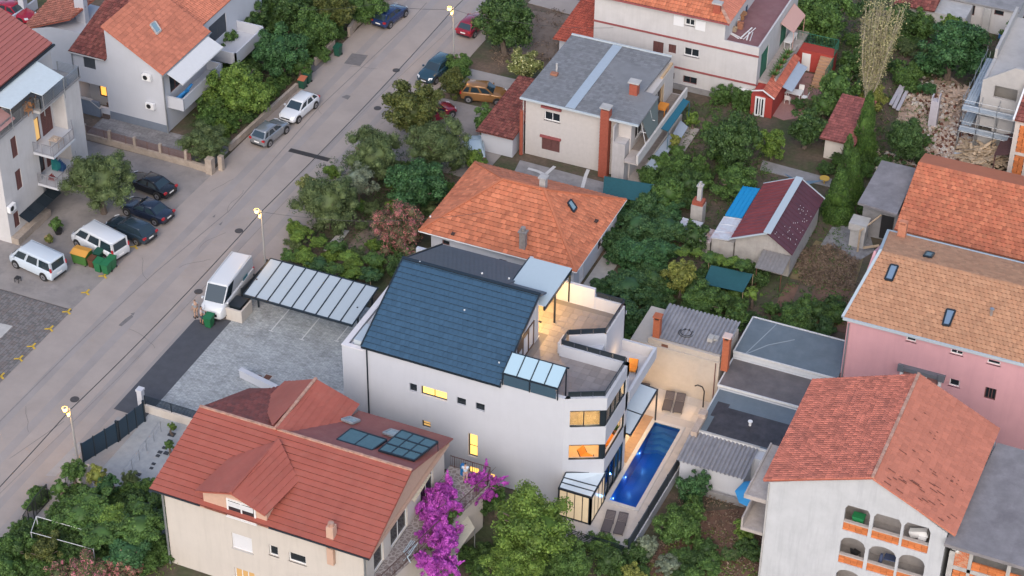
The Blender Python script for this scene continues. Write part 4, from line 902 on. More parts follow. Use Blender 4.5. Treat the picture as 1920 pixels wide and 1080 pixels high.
# back slope, darker mossy left end
rbk = roofslab(h2, [(-45.4, 97.5, 6.9), (-53.0, 97.5, 6.9), (-55.2, 91.2, RZ2-.03), (-45.4, 91.2, RZ2-.03)], mat('flat_red_coating', (.25, .08, .068), .6, var=.08, vscale=1, stain=.25, stcol=(.4, .2, .16), stscale=1.5))
rbl = roofslab(h2, [(-53, 97.5, 6.9), (-58.2, 97.5, 6.9), (-60.3, 96.5, 6.95), (-60.9, 91.2, RZ2-.03), (-55.2, 91.2, RZ2-.03)], darkred)
tiles(rbl, [(-57.6, 97.5, 6.92), (-58.6, 97.5, 6.92), (-60.9, 91.2, RZ2), (-55.2, 91.2, RZ2)][::-1][::-1], .36, .3, darkred, style='wave', lift=.04, arch=.03)
ridge(rp, (-60.9, 91.2, RZ2), (-45.4, 91.2, RZ2), w=.17)
# back cross gable
PKB = (-55.15, 96.7, 9.35); PK0 = (-55.2, 91.0, 9.3)
l_ = [(-58.1, 97.6, 7.45), (-58.3, 94.9, 7.55), PK0, PKB]; r__ = [(-52.3, 97.4, 7.55), PKB, PK0, (-52.2, 93.4, 7.6)]
rl = roofslab(h2, [l_[1], l_[0], l_[3], l_[2]], redcoat); courses(rl, [l_[1], l_[0], l_[3], l_[2]], .44, redcoat, lift=.05)
rr_ = roofslab(h2, [(-52.3, 97.4, 7.55), (-52.2, 93.4, 7.6), PK0, PKB], redcoat); courses(rr_, [(-52.3, 97.4, 7.55), (-52.2, 93.4, 7.6), PK0, PKB], .44, redcoat, lift=.05)
ridge(rl, PK0, PKB, w=.2)
g = MB(); g.slab([(-58.0, 97.3, 7.4), (-52.4, 97.2, 7.45), (-55.15, 96.6, 9.25)], .1); g.build('gable', tanr, h2)
g = MB(); g.box(-52.5, -52.4, 93.4, 97.3, 6.9, 7.6); g.build('dormer_wall', galv, h2)
# front cross gable with window
PF = (-54.95, 84.75, 9.0); PB = (-54.6, 90.4, 9.1)
La = (-57.75, 84.95, 8.0); Lb = (-57.2, 88.5, 8.15); Ra = (-52.6, 84.8, 7.95); Rb = (-52.1, 88.4, 8.1)
d1 = roofslab(h2, [Lb, La, PF, PB], redcoat); courses(d1, [Lb, La, PF, PB], .42, redcoat, lift=.05)
d2 = roofslab(h2, [Ra, Rb, PB, PF], redcoat); courses(d2, [Ra, Rb, PB, PF], .42, redcoat, lift=.05); ridge(d1, PF, PB, m=redcoat, w=.16)
g = MB(); wz = [(-57.4, 85.3, 6.4), (-52.8, 85.3, 6.4), (-52.8, 85.3, 7.8), (-54.95, 85.3, 8.75), (-57.4, 85.3, 7.85)]
g.add(wz+[(p[0], p[1]+.25, p[2]) for p in wz], [(0, 1, 2, 3, 4), (9, 8, 7, 6, 5), (0, 5, 6, 1), (1, 6, 7, 2), (2, 7, 8, 3), (3, 8, 9, 4), (4, 9, 5, 0)])
g.box(-57.38, -57.2, 85.55, 88.3, 6.9, 8.0); g.box(-53.0, -52.8, 85.55, 88.3, 6.9, 7.8); g.build('dormer_wall', tanr, h2)
wfr = frame(h2, 'Y', 85.22, -55.65, -53.55, 6.5, 7.95, whitef, darkglass, mull=2, depth=.1, fw=.12, sill=whitef, label='white framed dormer window')
g = MB()
for k in range(6): g.box(-55.5, -53.7, 85.17, 85.2, 7.4+k*.07, 7.45+k*.07)
g.build('roller_blind', rollsh, wfr)
for a, b in ((-61.25, -57.5), (-52.5, -45.4)): gutter(h2, (a, 84.95, 6.82), (b, 84.95, 6.82), trimdark, .055)
g = MB(); g.box(-48.62, -48.12, 85.4, 85.9, 7.0, 8.0, 0); g.tube((-48.37, 85.65, 8.0), (-48.37, 85.65, 8.25), .22, .2, n=12, m=1); g.box(-48.6, -48.14, 85.28, 85.58, 4.9, 6.3, 0); g.build('chimney', [tanr, ridgem], h2)
def bz(x, y): return 6.9+(97.5-y)/6.3*2.2
for q in (((640, 786), (655, 776), (674, 783), (660, 794)), ((718, 812), (732, 800), (752, 805), (738, 820))):
    pts = [P(*p, 7.9) for p in q]; pts = [Vector((p.x, p.y, bz(p.x, p.y)+.04)) for p in pts]; skylight(rbk, pts, mat('grey_flashing', (.25, .27, .29), .5), mat('sky_glass', (.20, .30, .35), .08, spec=.9))
solar = mat('solar_glass', (.06, .12, .14), .12, spec=.8, var=.1)
def panel_set(label, q, nx, ny, z, tilt, group):
    pts = [P(*p, z) for p in q]; a, b, c, d = pts     # near-left, far-left, far-right, near-right
    a.z -= .0; d.z -= 0; b.z += tilt; c.z += tilt; t = thing('solar_collector', label, 'solar panel', tuple(a), group); n = Vector((0, 0, 1))
    fr_ = MB()
    for i in range(nx+1): fr_.bar(a+(d-a)*(i/nx), b+(c-b)*(i/nx), .09, .12)
    for j in range(ny+1): fr_.bar(a+(b-a)*(j/ny)+n*.02, d+(c-d)*(j/ny)+n*.02, .1, .12)
    fr_.slab([a-n*.06, d-n*.06, c-n*.06, b-n*.06], .04)
    for i in range(nx+1): p = a+(d-a)*(i/nx); fr_.bar(p, (p.x, p.y, bz(p.x, p.y)), .04); p = b+(c-b)*(i/nx); fr_.bar(p, (p.x, p.y, bz(p.x, p.y)), .04)
    fr_.build('frame', trimdark, t)
    for i in range(nx):
        for j in range(ny):
            def L(u, v): return (a+(d-a)*u)*(1-v)+(b+(c-b)*u)*v
            e = .035; g = MB(); g.slab([L(i/nx+e/nx, j/ny+e/ny)+n*.05, L((i+1)/nx-e/nx, j/ny+e/ny)+n*.05, L((i+1)/nx-e/nx, (j+1)/ny-e/ny)+n*.05, L(i/nx+e/nx, (j+1)/ny-e/ny)+n*.05], .03); g.build('pane', solar, t)
panel_set('left set of two dark collectors on the red roof', ((631, 825), (658, 802), (725, 823), (697, 845)), 2, 1, 8.65, -.1, 'solar panels on the red roof')
panel_set('right set of nine blue grey panes on the red roof', ((710, 845), (753, 803), (821, 825), (776, 864)), 3, 3, 8.75, -.2, 'solar panels on the red roof')
# terrace on the right side
def mosaic():
    m = bpy.data.materials.new('broken_stone_mosaic'); m.use_nodes = True; nt = m.node_tree; b = nt.nodes['Principled BSDF']; N = nt.nodes.new; L = nt.links.new
    g = N('ShaderNodeNewGeometry'); v = N('ShaderNodeTexVoronoi'); v.inputs['Scale'].default_value = 3.2; v.feature = 'DISTANCE_TO_EDGE'; L(g.outputs[0], v.inputs['Vector'])
    c = N('ShaderNodeValToRGB'); c.color_ramp.elements[0].position = .04; c.color_ramp.elements[0].color = (.34, .31, .30, 1); c.color_ramp.elements[1].position = .16; c.color_ramp.elements[1].color = (.20, .165, .155, 1); L(v.outputs[0], c.inputs[0]); L(c.outputs[0], b.inputs['Base Color']); b.inputs['Roughness'].default_value = .8; return m
tp = [(-45.95, 85.1), (-45.1, 85.9), (-42.75, 97.3), (-42.9, 98.1), (-45.95, 98.1)]
g = MB(); g.prism(tp, 3.55, 3.8); g.build('terrace_floor', mosaic(), h2)
g = MB(); g.prism([(-45.95, 85.3), (-45.3, 86.1), (-43.1, 97.2), (-45.95, 97.6)], 0, 3.53); g.build('terrace_wall', cream, h2)
iron = mat('brown_wrought_iron', (.09, .05, .045), .6)
railing(h2, [(-45.9, 85.15), (-45.1, 85.95), (-42.8, 97.3), (-42.95, 98.05), (-45.9, 98.05)], 3.8, .95, iron, 'bars', gap=.16)
strip_m = mat('cream_striped_awning', (.62, .54, .40), .8, var=.05, vscale=5)
g = MB(); aw_ = [P(795, 884, 6.0), P(808, 889, 5.6), P(777, 941, 5.6), P(758, 930, 6.0)]
for i in range(11): f0, f1 = i/11, (i+.86)/11; g.slab([aw_[0].lerp(aw_[3], f0), aw_[0].lerp(aw_[3], f1), aw_[1].lerp(aw_[2], f1), aw_[1].lerp(aw_[2], f0)], .03)
g.bar(aw_[1], aw_[2], .06)
g.build('awning', strip_m, h2)
t = thing('cream_canopy_roof', 'cream sheet canopy roof sloping beside the purple bougainvillea', 'canopy', (-42.5, 88, 0))
for k, (q, z) in enumerate(((((838, 975), (868, 950), (890, 990), (850, 1045)), 2.3), (((838, 1060), (858, 1040), (862, 1085), (840, 1110)), 2.1))):
    pts = [P(*p, z) for p in q]; g = MB(); g.slab(pts, .05); g.build('sheet', mat('cream_sheet', (.55, .52, .42), .7, var=.06), t)
    for p in pts[1:3]: g = MB(); g.tube((p.x, p.y, 0), (p.x, p.y, z-.05), .04); g.build('post', galv, t)
c = P(772, 1040, 3.8); t = thing('drying_rack', 'small pale blue folding stand on the stone terrace corner', 'drying rack', tuple(c)); g = MB()
for k in range(5): g.bar((c.x-.25+k*.12, c.y-.7, c.z+.75), (c.x-.25+k*.12, c.y+.5, c.z+.75), .04)
g.bar((c.x-.25, c.y-.7, c.z), (c.x+.25, c.y-.6, c.z+.75), .05); g.bar((c.x+.25, c.y-.7, c.z), (c.x-.25, c.y-.6, c.z+.75), .05); g.bar((c.x-.25, c.y+.4, c.z), (c.x+.25, c.y+.4, c.z+.75), .05); g.build('frame', mat('pale_blue_paint', (.4, .5, .56), .5), t)
# ---------------------------------------------------------------- orange hip roofed house
h3 = thing('orange_roofed_bungalow', 'low white bungalow with orange hipped tile roof behind the new house', 'house', (-59.5, 124.2, 0))
bldg(h3, -59.6, -47.4, 124.1, 133.4, 0, 2.75, white, [wy(124.1, 829, 449, 843, 462, 'D', 1)], [wx(-47.4, 1122, 441, 1128, 462, 'D', 1), (125.3, 126.3, .1, 2.1, 'w', 1), (131.4, 132.4, .9, 2.2, 'w', 1)])
ez = 2.8; E = [(-60.3, 123.3, ez), (-46.9, 123.3, ez), (-46.9, 134.1, ez), (-60.3, 134.1, ez)]; r1 = (-55.4, 128.7, 5.75); r2 = (-51.9, 128.7, 5.75)
for k, pl in enumerate(([E[0], E[1], r2, r1], [E[1], E[2], r2], [E[2], E[3], r1, r2], [E[3], E[0], r1])):
    s_ = roofslab(h3, pl, terra); tiles(s_, pl, .40, .36, terra, style='wave', lift=.075, arch=.035)
    if k == 0: s0_ = s_
for a, b in ((E[0], r1), (E[1], r2), (E[2], r2), (E[3], r1), (r1, r2)): ridge(s0_, a, b, terra, .2)
for a, b in ((E[0], E[1]), (E[1], E[2]), (E[0], E[3])): gutter(h3, (a[0], a[1], a[2]-.02), (b[0], b[1], b[2]-.02), whitef)
g = MB(); g.box(-51.95, -51.45, 123.9, 124.3, 3.0, 4.7, 0); g.box(-52.05, -51.35, 123.8, 124.4, 4.7, 4.8, 0); g.tube((-51.7, 124.1, 4.8), (-51.7, 124.1, 5.15), .18, .2, n=12, m=0); g.build('chimney', [mat('grey_stained_render', (.24, .22, .21), .9, var=.2, vscale=5)], h3)
g = MB(); g.box(-52.6, -52.1, 129.4, 129.9, 5.2, 6.2); g.box(-52.7, -52.0, 129.3, 130.0, 6.2, 6.3); g.build('chimney', lconcrete, h3)
pts = [P(x, y, 3.9) for x, y in ((1063, 398), (1069, 391), (1080, 399), (1074, 407))]; 
for p in pts: p.z = 2.8+(-46.9-p.x)*.59+.05
skylight(s0_, pts, trimdark, mat('sky_glass', ()))
g = MB()
for x, y in ((850, 428), (938, 468), (945, 470), (1118, 410)):
    c = P(x, y, 3.6); c.z = 2.8+(c.y-123.3)*.546 if x < 1000 else 2.8+(-46.9-c.x)*.59; g.box(c.x-.14, c.x+.14, c.y-.2, c.y+.2, c.z, c.z+.12)
g.build('vent_tile', mat('dark_vent', (.06, .035, .03), .9), s0_)
# ---------------------------------------------------------------- grey flat roofed house
h4 = thing('grey_roofed_house', 'white two storey house with flat grey shingle roof and tall red brick chimney stack', 'house', (-58.7, 141, 0))
bldg(h4, -58.7, -49.2, 141.0, 151.3, 0, 5.6, mat('cream_white_render', (.48, .45, .43), .9, var=.05, bump=.2, stain=.25, streak=True, stcol=(.4, .37, .35)), [wy(141.0, 1021, 208, 1050, 231, 'd', 2), wy(141.0, 1016, 255, 1049, 287, 's', 2)], [(142, 144, 3.1, 5.0, 'd', 2), (146, 149, 3.1, 5.0, 'd', 2)])
for q in ((1015, 198, 1053, 207), (1013, 253, 1052, 262)): a = QY(q[0], q[1], 140.95); b = QY(q[2], q[3]-5, 140.95); g = MB(); g.box(a[0], b[0], 140.8, 140.995, a[1]-.1, a[1]+.08); g.build('lintel', red_trim, h4)
R4 = [(-59.0, 140.5, 5.85), (-48.4, 140.5, 5.85), (-48.4, 145.2, 5.95), (-49.8, 145.4, 5.95), (-49.6, 151.6, 5.95), (-58.9, 151.6, 5.95)]
r4 = roofslab(h4, R4, greytile, .18); tiles(r4, R4, .33, .3, greytile, lift=.02)
g = MB(); g.slab([(-54.95, 140.5, 5.93), (-54.1, 140.5, 5.93), (-54.1, 151.5, 6.03), (-54.95, 151.5, 6.03)], .03); g.build('flashing_strip', mat('blue_grey_flashing', (.34, .40, .46), .5, var=.05), r4)
for y, x0, x1, z in ((140.42, -59, -48.4, 5.78), (151.68, -58.9, -49.6, 6.0)): g = MB(); g.bar((x0, y, z), (x1, y, z), .16, .16); g.build('gutter', mat('pale_blue_gutter', (.42, .47, .5), .5), h4)
g = MB(); g.tube((-58.85, 140.85, 0), (-58.85, 140.85, 5.7), .06); g.build('downpipe', lconcrete, h4)
brickred = mat('red_brick_stack', (.30, .075, .045), .88, var=.15, vscale=6, bump=.4)
g = MB()
for k in range(42): g.box(-51.72+.012*(k % 2), -50.95-.012*(k % 2), 140.25, 140.92, k*.155, k*.155+.14, 0)
g.box(-51.7, -50.98, 140.28, 140.9, 0, 6.55, 0); g.box(-51.8, -50.88, 140.15, 141.0, 6.75, 6.85, 1); 
for x in (-51.65, -51.1):
    for y in (140.3, 140.8): g.box(x, x+.1, y, y+.1, 6.5, 6.75, 0)
o = g.build('chimney_stack', [brickred, lconcrete], h4)
g = MB(); g.box(-50.8, -50.1, 144.5, 145.1, 5.9, 6.95, 0); g.box(-50.95, -49.95, 144.4, 145.2, 7.05, 7.15, 1); g.box(-50.7, -50.2, 144.6, 145.0, 6.95, 7.05, 1); g.build('chimney', [brickred, lconcrete], h4)
g = MB(); g.box(-58.0, -57.4, 144.6, 145.0, 5.95, 6.15, 0); g.tube((-57.7, 145.3, 6.0), (-57.7, 145.3, 6.8), .09, m=1); g.build('roof_vent', [mat('terracotta_pot', ()), lconcrete], h4)
g = MB(); g.tube((-58.95, 140.7, 0), (-58.95, 140.7, 4.4), .17); g.build('brick_pipe', brickred, h4)
# right side balconies
wb_ = mat('worn_balcony', (.38, .34, .32), .9, var=.15, stain=.3)
g = MB(); g.box(-49.2, -47.9, 139.4, 151.2, 2.6, 2.75); g.box(-49.2, -46.3, 138.6, 150.6, .0, .12); g.build('balcony', wb_, h4)
g = MB(); g.bar((-48.0, 139.4, 3.15), (-47.9, 151.2, 3.15), .18, .9); g.build('parapet', mat('pale_parapet', (.5, .48, .46), .85, var=.08), h4)
a, b = P(1209, 312, .9), P(1278, 214, .9); g = MB(); g.bar(a-Vector((0, 0, .4)), b-Vector((0, 0, .4)), .14, .8); g.build('parapet', mat('pale_parapet', ()), h4)
g = MB(); g.box(-50.4, -49.3, 139.9, 141.0, 0, 4.0); g.box(-50.4, -50.3, 139.9, 141.0, 4.0, 5.5); g.build('stair_block', mat('grey_white_render', (.42, .40, .40), .9, var=.08, stain=.3, streak=True), h4)
g = MB(); g.box(-49.3, -48.1, 141.3, 151.0, 2.76, 2.8); g.build('balcony_floor', mat('brown_floor', (.20, .17, .15), .9, var=.2, vscale=5), h4)
q = [P(1235, 240, 3.3), P(1274, 181, 3.3), P(1293, 190, 2.8), P(1253, 246, 2.8)]; g = MB(); g.slab(q, .04); g.bar(q[2], (q[2].x, q[2].y, 0), .04); g.bar(q[3], (q[3].x, q[3].y, 0), .04); g.build('awning', mat('teal_awning', (.012, .11, .17), .7, var=.04), h4)
g = MB(); g.slab([P(1210, 312, 1.1), P(1255, 252, 1.1), P(1268, 265, .9), P(1230, 318, .9)], .04); g.slab([P(1262, 250, 1.2), P(1276, 225, 1.2), P(1290, 238, 1.0), P(1272, 268, 1.0)], .04); g.build('sheet_roof', mat('pale_blue_sheet', (.33, .39, .47), .6, var=.05), h4)
g = MB()
for y in (141.3, 143.4): g.bar((-48.5, y, 5.7), (-48.0, y, 3.6), .035); g.bar((-48.5, y, 4.7), (-48.0, y, 4.7), .035)
g.build('awning_frame', whitef, h4)
g = MB(); g.slab([(-48.5, 141.6, 5.6), (-48.45, 145.2, 5.6), (-48.0, 144.3, 3.7), (-48.0, 142.0, 3.7)], .03); g.build('shade_cloth', mat('grey_green_net', (.12, .15, .15), .9), h4)
g = MB(); g.box(-49.45, -49.25, 148.5, 151.1, 2.9, 5.8); g.build('ochre_wall', mat('ochre_render', (.46, .32, .19), .9, var=.08), h4)
c = P(1222, 172, 2.9); g = MB(); g.box(-49.1, -48.3, 146.8, 147.9, 3.6, 3.75, 0)
for x in (-49.05, -48.4):
    for y in (146.85, 147.8): g.box(x, x+.06, y, y+.06, 2.9, 3.6, 0)
single('orange_table', g, orange, 'small orange table on the upper balcony of the grey roofed house', 'table')
t = thing('green_shade_sail', 'dark teal shade net stretched at the foot of the grey roofed house', 'shade net', tuple(P(1175, 350)))
pts = [P(1133, 330, 1.9), P(1226, 346, 1.9), P(1205, 378, 1.7), P(1130, 366, 1.7)]; g = MB(); g.slab(pts, .03); g.build('net', mat('teal_net', (.015, .085, .10), .85, var=.12, vscale=4), t)
for p in pts: g = MB(); g.tube((p.x, p.y, 0), p, .03); g.build('post', galv, t)
g = MB(); 
for q in (((1010, 348), (1022, 328), (1040, 312)), ((990, 316), (1008, 321), (1022, 328)), ((1092, 352), (1098, 330), (1103, 318))):
    z_ = [Vector((*tuple(P(*p))[:2], .012)) for p in q]
    for a, b in zip(z_[:-1], z_[1:]): g.bar(a, b, .3, .01)
struct('sealing_stripe', g, mat('white_line', ()))
# small tiled annex in front-left of grey house
h7 = thing('brown_roofed_garage', 'small white garage with brown clay tile roof left of the grey roofed house', 'garage', (-61.2, 139.8, 0))
bldg(h7, -62.3, -59.4, 139.9, 147.6, 0, 2.1, white)
q7 = [(-62.6, 139.4, 2.2), (-59.15, 139.4, 2.2), (-59.15, 147.9, 3.0), (-62.3, 147.9, 3.0)]; r7 = roofslab(h7, q7, maroon); tiles(r7, q7, .38, .25, maroon, style='mission', lift=.04, arch=.06)
# ---------------------------------------------------------------- white house with maroon bands, upper right
h5 = thing('banded_white_house', 'big white house with maroon band lines and roof terrace at the top right', 'house', (-58.5, 156.4, 0)); Y5 = 156.3
fr = [wy(Y5, 1225, 76, 1243, 104, 's', 1), wy(Y5, 1254, 82, 1267, 101, 's', 1), wy(Y5, 1283, 88, 1310, 109, 'd', 2), wy(Y5, 1251, 134, 1264, 149, 'D', 1), wy(Y5, 1281, 141, 1306, 160, 'D', 2), wy(Y5, 1285, 34, 1302, 50, 'd', 2)]
bldg(h5, -58.6, -43.2, Y5, 168, 0, 5.55, oldwhite, [f for f in fr if f[3] < 5.5], [wx(-43.2, 1428, 103, 1437, 135, 'g', 2), (163, 165, 2.4, 4.6, 'g', 2)])
bldg(h5, -58.6, -46.4, Y5+.002, 165, 5.55, 7.9, oldwhite, [f for f in fr if f[3] >= 5.5], [])
g = MB(); a = wy(Y5, 1264, 28, 1322, 58); g.box(a[0], fr[-1][0]-.1, Y5-.05, Y5-.002, a[2]-.05, a[3]); g.build('folded_shutter', rollsh, h5); g = MB(); g.box(fr[-1][1]+.1, a[1], Y5-.05, Y5-.002, a[2]-.05, a[3]); g.build('folded_shutter', rollsh, h5)
g = MB(); g.box(-43.35, -43.2, Y5, 168, 5.55, 5.95); g.box(-46.4, -43.35, Y5, Y5+.15, 5.55, 5.95); g.box(-46.4, -43.2, 167.8, 168, 5.55, 6.3); g.build('parapet', oldwhite, h5)
g = MB(); g.box(-46.4, -43.35, Y5+.15, 167.8, 5.56, 5.6); g.build('terrace_floor', mat('maroon_floor', (.20, .095, .10), .75, var=.12, vscale=1.5, stain=.3, stcol=(.3, .2, .2)), h5)
g = MB()
for z in (5.0, 2.12): g.box(-58.6, -43.15, Y5-.08, Y5-.002, z, z+.16); 
g.build('string_course', red_trim, h5)
g = MB(); g.box(-58.6, -43.2, Y5-.1, Y5-.002, 0, .55); g.build('plinth', concrete, h5)
ac_unit(h5, -44.2, Y5, 1.05)
H5 = [(-58.9, 155.8, 7.95), (-45.9, 155.8, 7.95), (-50.3, 160.6, 9.9), (-58.9, 160.6, 9.9)]; r5 = roofslab(h5, H5, terra); tiles(r5, H5, .4, .3, terra, style='mission', lift=.04, arch=.06)
H6 = [(-45.9, 155.8, 7.95), (-45.9, 165.4, 7.95), (-50.3, 160.6, 9.9)]; r6 = roofslab(h5, H6, terra3); tiles(r6, H6, .4, .3, terra3, style='mission', lift=.04, arch=.05)
H8 = [(-45.9, 165.4, 7.95), (-58.9, 165.4, 7.95), (-58.9, 160.6, 9.9), (-50.3, 160.6, 9.9)]; roofslab(h5, H8, terra3); ridge(r5, H5[1], H5[2], w=.3); g = MB(); g.bar((-58.9, 155.75, 7.9), (-45.9, 155.75, 7.9), .12, .14); g.build('fascia', red_trim, h5)
g = MB(); c = P(1345, 16, 8.7); g.box(c.x-.3, c.x+.3, c.y-.2, c.y+.2, 8.3, 9.2, 0); g.box(c.x-.45, c.x+.45, c.y-.3, c.y+.3, 9.2, 9.35, 1); g.build('chimney', [brickred, lconcrete], h5)
# terrace clutter on the roof
wood_tables = 0
for lab, x, y, s_, m_ in (('round wooden table among clutter on the maroon roof terrace', 1391, 36, .45, woodw), ('dark blue barrel standing on the maroon roof terrace', 1395, 22, .3, mat('navy_plastic', (.02, .05, .09), .5))):
    c = P(x, y, 5.62); g = MB(); g.tube((c.x, c.y, 5.62), (c.x, c.y, 6.2), s_*.5 if m_ is woodw else s_, n=14); g.tube((c.x, c.y, 6.2), (c.x, c.y, 6.27), s_, s_, n=16); single('round_table' if m_ is woodw else 'barrel', g, m_, lab, 'table' if m_ is woodw else 'barrel')
for i, (x, y, x2, y2) in enumerate(((1388, 72, 1410, 52), (1400, 75, 1405, 60), (1365, 60, 1385, 72))):
    a = P(x, y, 5.7); b = P(x2, y2, 5.7); g = MB(); g.bar(a, b, .1, .08); g.bar(a+Vector((.3, 0, 0)), b+Vector((.3, .1, 0)), .06, .06); single('scrap_poles', g, whitef, ['long pair of pale poles lying across the maroon terrace', 'short pair of pale poles on the maroon terrace floor', 'pale poles leaning at the left corner of the maroon terrace'][i], 'poles')
for i, (x, y) in enumerate(((1370, 50), (1376, 58), (1381, 45), (1388, 53))):
    c = P(x, y, 5.62); g = MB(); g.box(c.x-.25, c.x+.25, c.y-.2, c.y+.2, 5.62, 5.62+.3+.1*i); g.box(c.x-.3, c.x+.3, c.y-.05, c.y+.05, 5.9+.1*i, 5.98+.1*i)
    single('crate', g, [whitef, timber, lconcrete, mat('terracotta_pot', ())][i], ['white box nearest the wall on the cluttered roof terrace', 'wooden crate at the front of the roof terrace clutter', 'grey block behind the boxes on the roof terrace', 'brown crate nearest the poles on the roof terrace'][i], 'box', 'clutter on the maroon roof terrace')
# side terrace with plants, pink awning
g = MB(); g.box(-43.2, -41.6, 157.0, 167, 2.1, 2.3); g.box(-41.75, -41.6, 157, 163.5, 2.3, 2.9); g.build('side_terrace', mat('worn_balcony', ()), h5)
g = MB(); g.slab([(-43.15, 162.5, 5.2), (-43.15, 166.5, 5.2), (-41.9, 166.2, 4.4), (-41.9, 162.7, 4.4)], .04); g.bar((-41.95, 162.8, 4.4), (-41.95, 162.8, 2.3), .05); g.bar((-41.95, 166.1, 4.4), (-41.95, 166.1, 2.3), .05); g.build('awning', mat('pink_beige_awning', (.50, .30, .26), .8), h5)
for i, y in enumerate((157.5, 158.6, 159.6, 160.6, 161.5)):
    pot_plant(['first pot plant at the near end of the side terrace of the banded house', 'second pot plant along the side terrace wall', 'middle pot plant on the side terrace wall', 'fourth pot plant along the side terrace wall', 'pot plant farthest along the side terrace wall'][i], -41.95, y, 2.3, 1.5, leafm, group='pot plants on the side terrace')
g = MB(); g.box(-42.9, -42.2, 163.2, 165.2, 2.95, 3.02)
for x in (-42.85, -42.3):
    for y in (163.3, 165.1): g.box(x, x+.05, y, y+.05, 2.3, 2.95)
single('covered_table', g, whitef, 'white covered table on the side terrace under the pink awning', 'table')
# tiled annex left of banded house
h6 = thing('red_tiled_annex', 'low annex with bright red clay tile roof behind the grey roofed house', 'annex', (-61.3, 155.3, 0)); bldg(h6, -61.6, -58.65, 155.6, 168, 0, 3.0, white)
q6 = [(-62.0, 155.0, 3.1), (-58.65, 155.0, 3.1), (-58.65, 168.3, 4.2), (-62.0, 168.3, 4.2)]; r6_ = roofslab(h6, q6, mat('bright_red_clay_tile', (.40, .085, .05), .8, var=.1, island=.25)); tiles(r6_, q6, .38, .25, mat('bright_red_clay_tile', ()), style='mission', lift=.04, arch=.06)
g = MB(); g.box(-60.4, -60.0, 165.0, 165.6, 3.9, 5.3); g.build('chimney', lconcrete, h6)
# red cottage with white door and garden stair
redw = mat('red_painted_wall', (.34, .045, .035), .8, var=.08, vscale=3)
rc = thing('red_garden_room', 'small red walled garden room with white glazed door and tiled lean-to roof', 'outbuilding', (-43, 156.2, 0))
bldg(rc, -43.15, -41.2, 155.0, 162.2, 0, 2.05, redw)
q = [(-41.0, 154.8, 2.15), (-41.0, 162.4, 2.15), (-42.1, 162.4, 2.75), (-42.1, 154.8, 2.75)]; rr1 = roofslab(rc, q, terra2); tiles(rr1, q, .32, .25, terra2, style='mission', lift=.03, arch=.05)
g = MB(); g.bar((-41.0, 154.78, 2.15), (-42.1, 154.78, 2.78), .1, .08); g.bar((-42.1, 154.78, 2.78), (-43.1, 154.78, 2.5), .1, .08); g.build('verge', whitef, rc)
dr = frame(rc, 'Y', 154.88, -42.75, -41.85, .02, 1.95, whitef, darkglass, mull=3, depth=.1, fw=.14, name='door')
g = MB(); g.slab([(-40.9, 157.2, 2.0), (-40.9, 162.0, 2.0), (-41.05, 162.0, 2.1), (-41.05, 157.2, 2.1)], .03); g.slab([(-40.1, 157.2, 1.8), (-40.1, 161.8, 1.8), (-40.9, 161.8, 2.02), (-40.9, 157.2, 2.02)], .03); g.build('sheet_canopy', mat('pale_blue_sheet', ()), rc)
st = thing('garden_staircase', 'outdoor staircase with tan steps and green railing leading up to the terrace', 'staircase', tuple(P(1530, 160)))
a = P(1520, 163, 0); b = P(1543, 105, 1.9)
for i in range(9):
    f0 = i/9; c = a+(b-a)*f0; g = MB(); g.box(a.x-.0, a.x+1.15, c.y, c.y+(b.y-a.y)/9+.02, 0, .2+f0*1.9); g.build('step', [mat('tan_step', (.40, .24, .15), .8), ][0], st)
g = MB(); g.box(a.x-2.6, a.x+1.15, b.y, b.y+1.3, 0, 2.1); g.build('landing', redw, st)
railing(st, [(a.x+1.2, a.y), (a.x+1.2, b.y)], 1.0, 1.0, greensh, 'bars'); railing(st, [(a.x-2.6, b.y+1.3), (a.x+1.2, b.y+1.3), (a.x+1.2, b.y)], 2.1, 1.0, greensh, 'bars')
g = MB(); g.box(a.x-1.7, a.x-.9, b.y-.06, b.y-.003, .05, 1.8); g.build('door', whitef, st)
def table_set(x, y, z, k, lab, m_, seat_lab):
    t = thing('garden_table', lab, 'table', (x, y, z)); g = MB(); g.box(x-.7, x+.7, y-.45, y+.45, z+.7, z+.75); g.build('tabletop', m_, t)
    for sx in (-.6, .6):
        for sy in (-.38, .38): g = MB(); g.box(x+sx-.03, x+sx+.03, y+sy-.03, y+sy+.03, z, z+.7); g.build('leg', m_, t)
    for i in range(k):
        an = [(-1.0, .1, 90), (1.0, 0, -90), (-.3, -.85, 180), (.35, .85, 0), (.4, -.85, 180)][i]; chair('garden_chair', seat_lab[i], x+an[0], y+an[1], z, an[2], m_)
c = P(1488, 185); table_set(c.x, c.y, 0, 4, 'white garden table on the pink patio beside the red room', whitef, ['white chair left of the patio table', 'white chair right of the patio table', 'white chair in front of the patio table', 'white chair behind the patio table'])
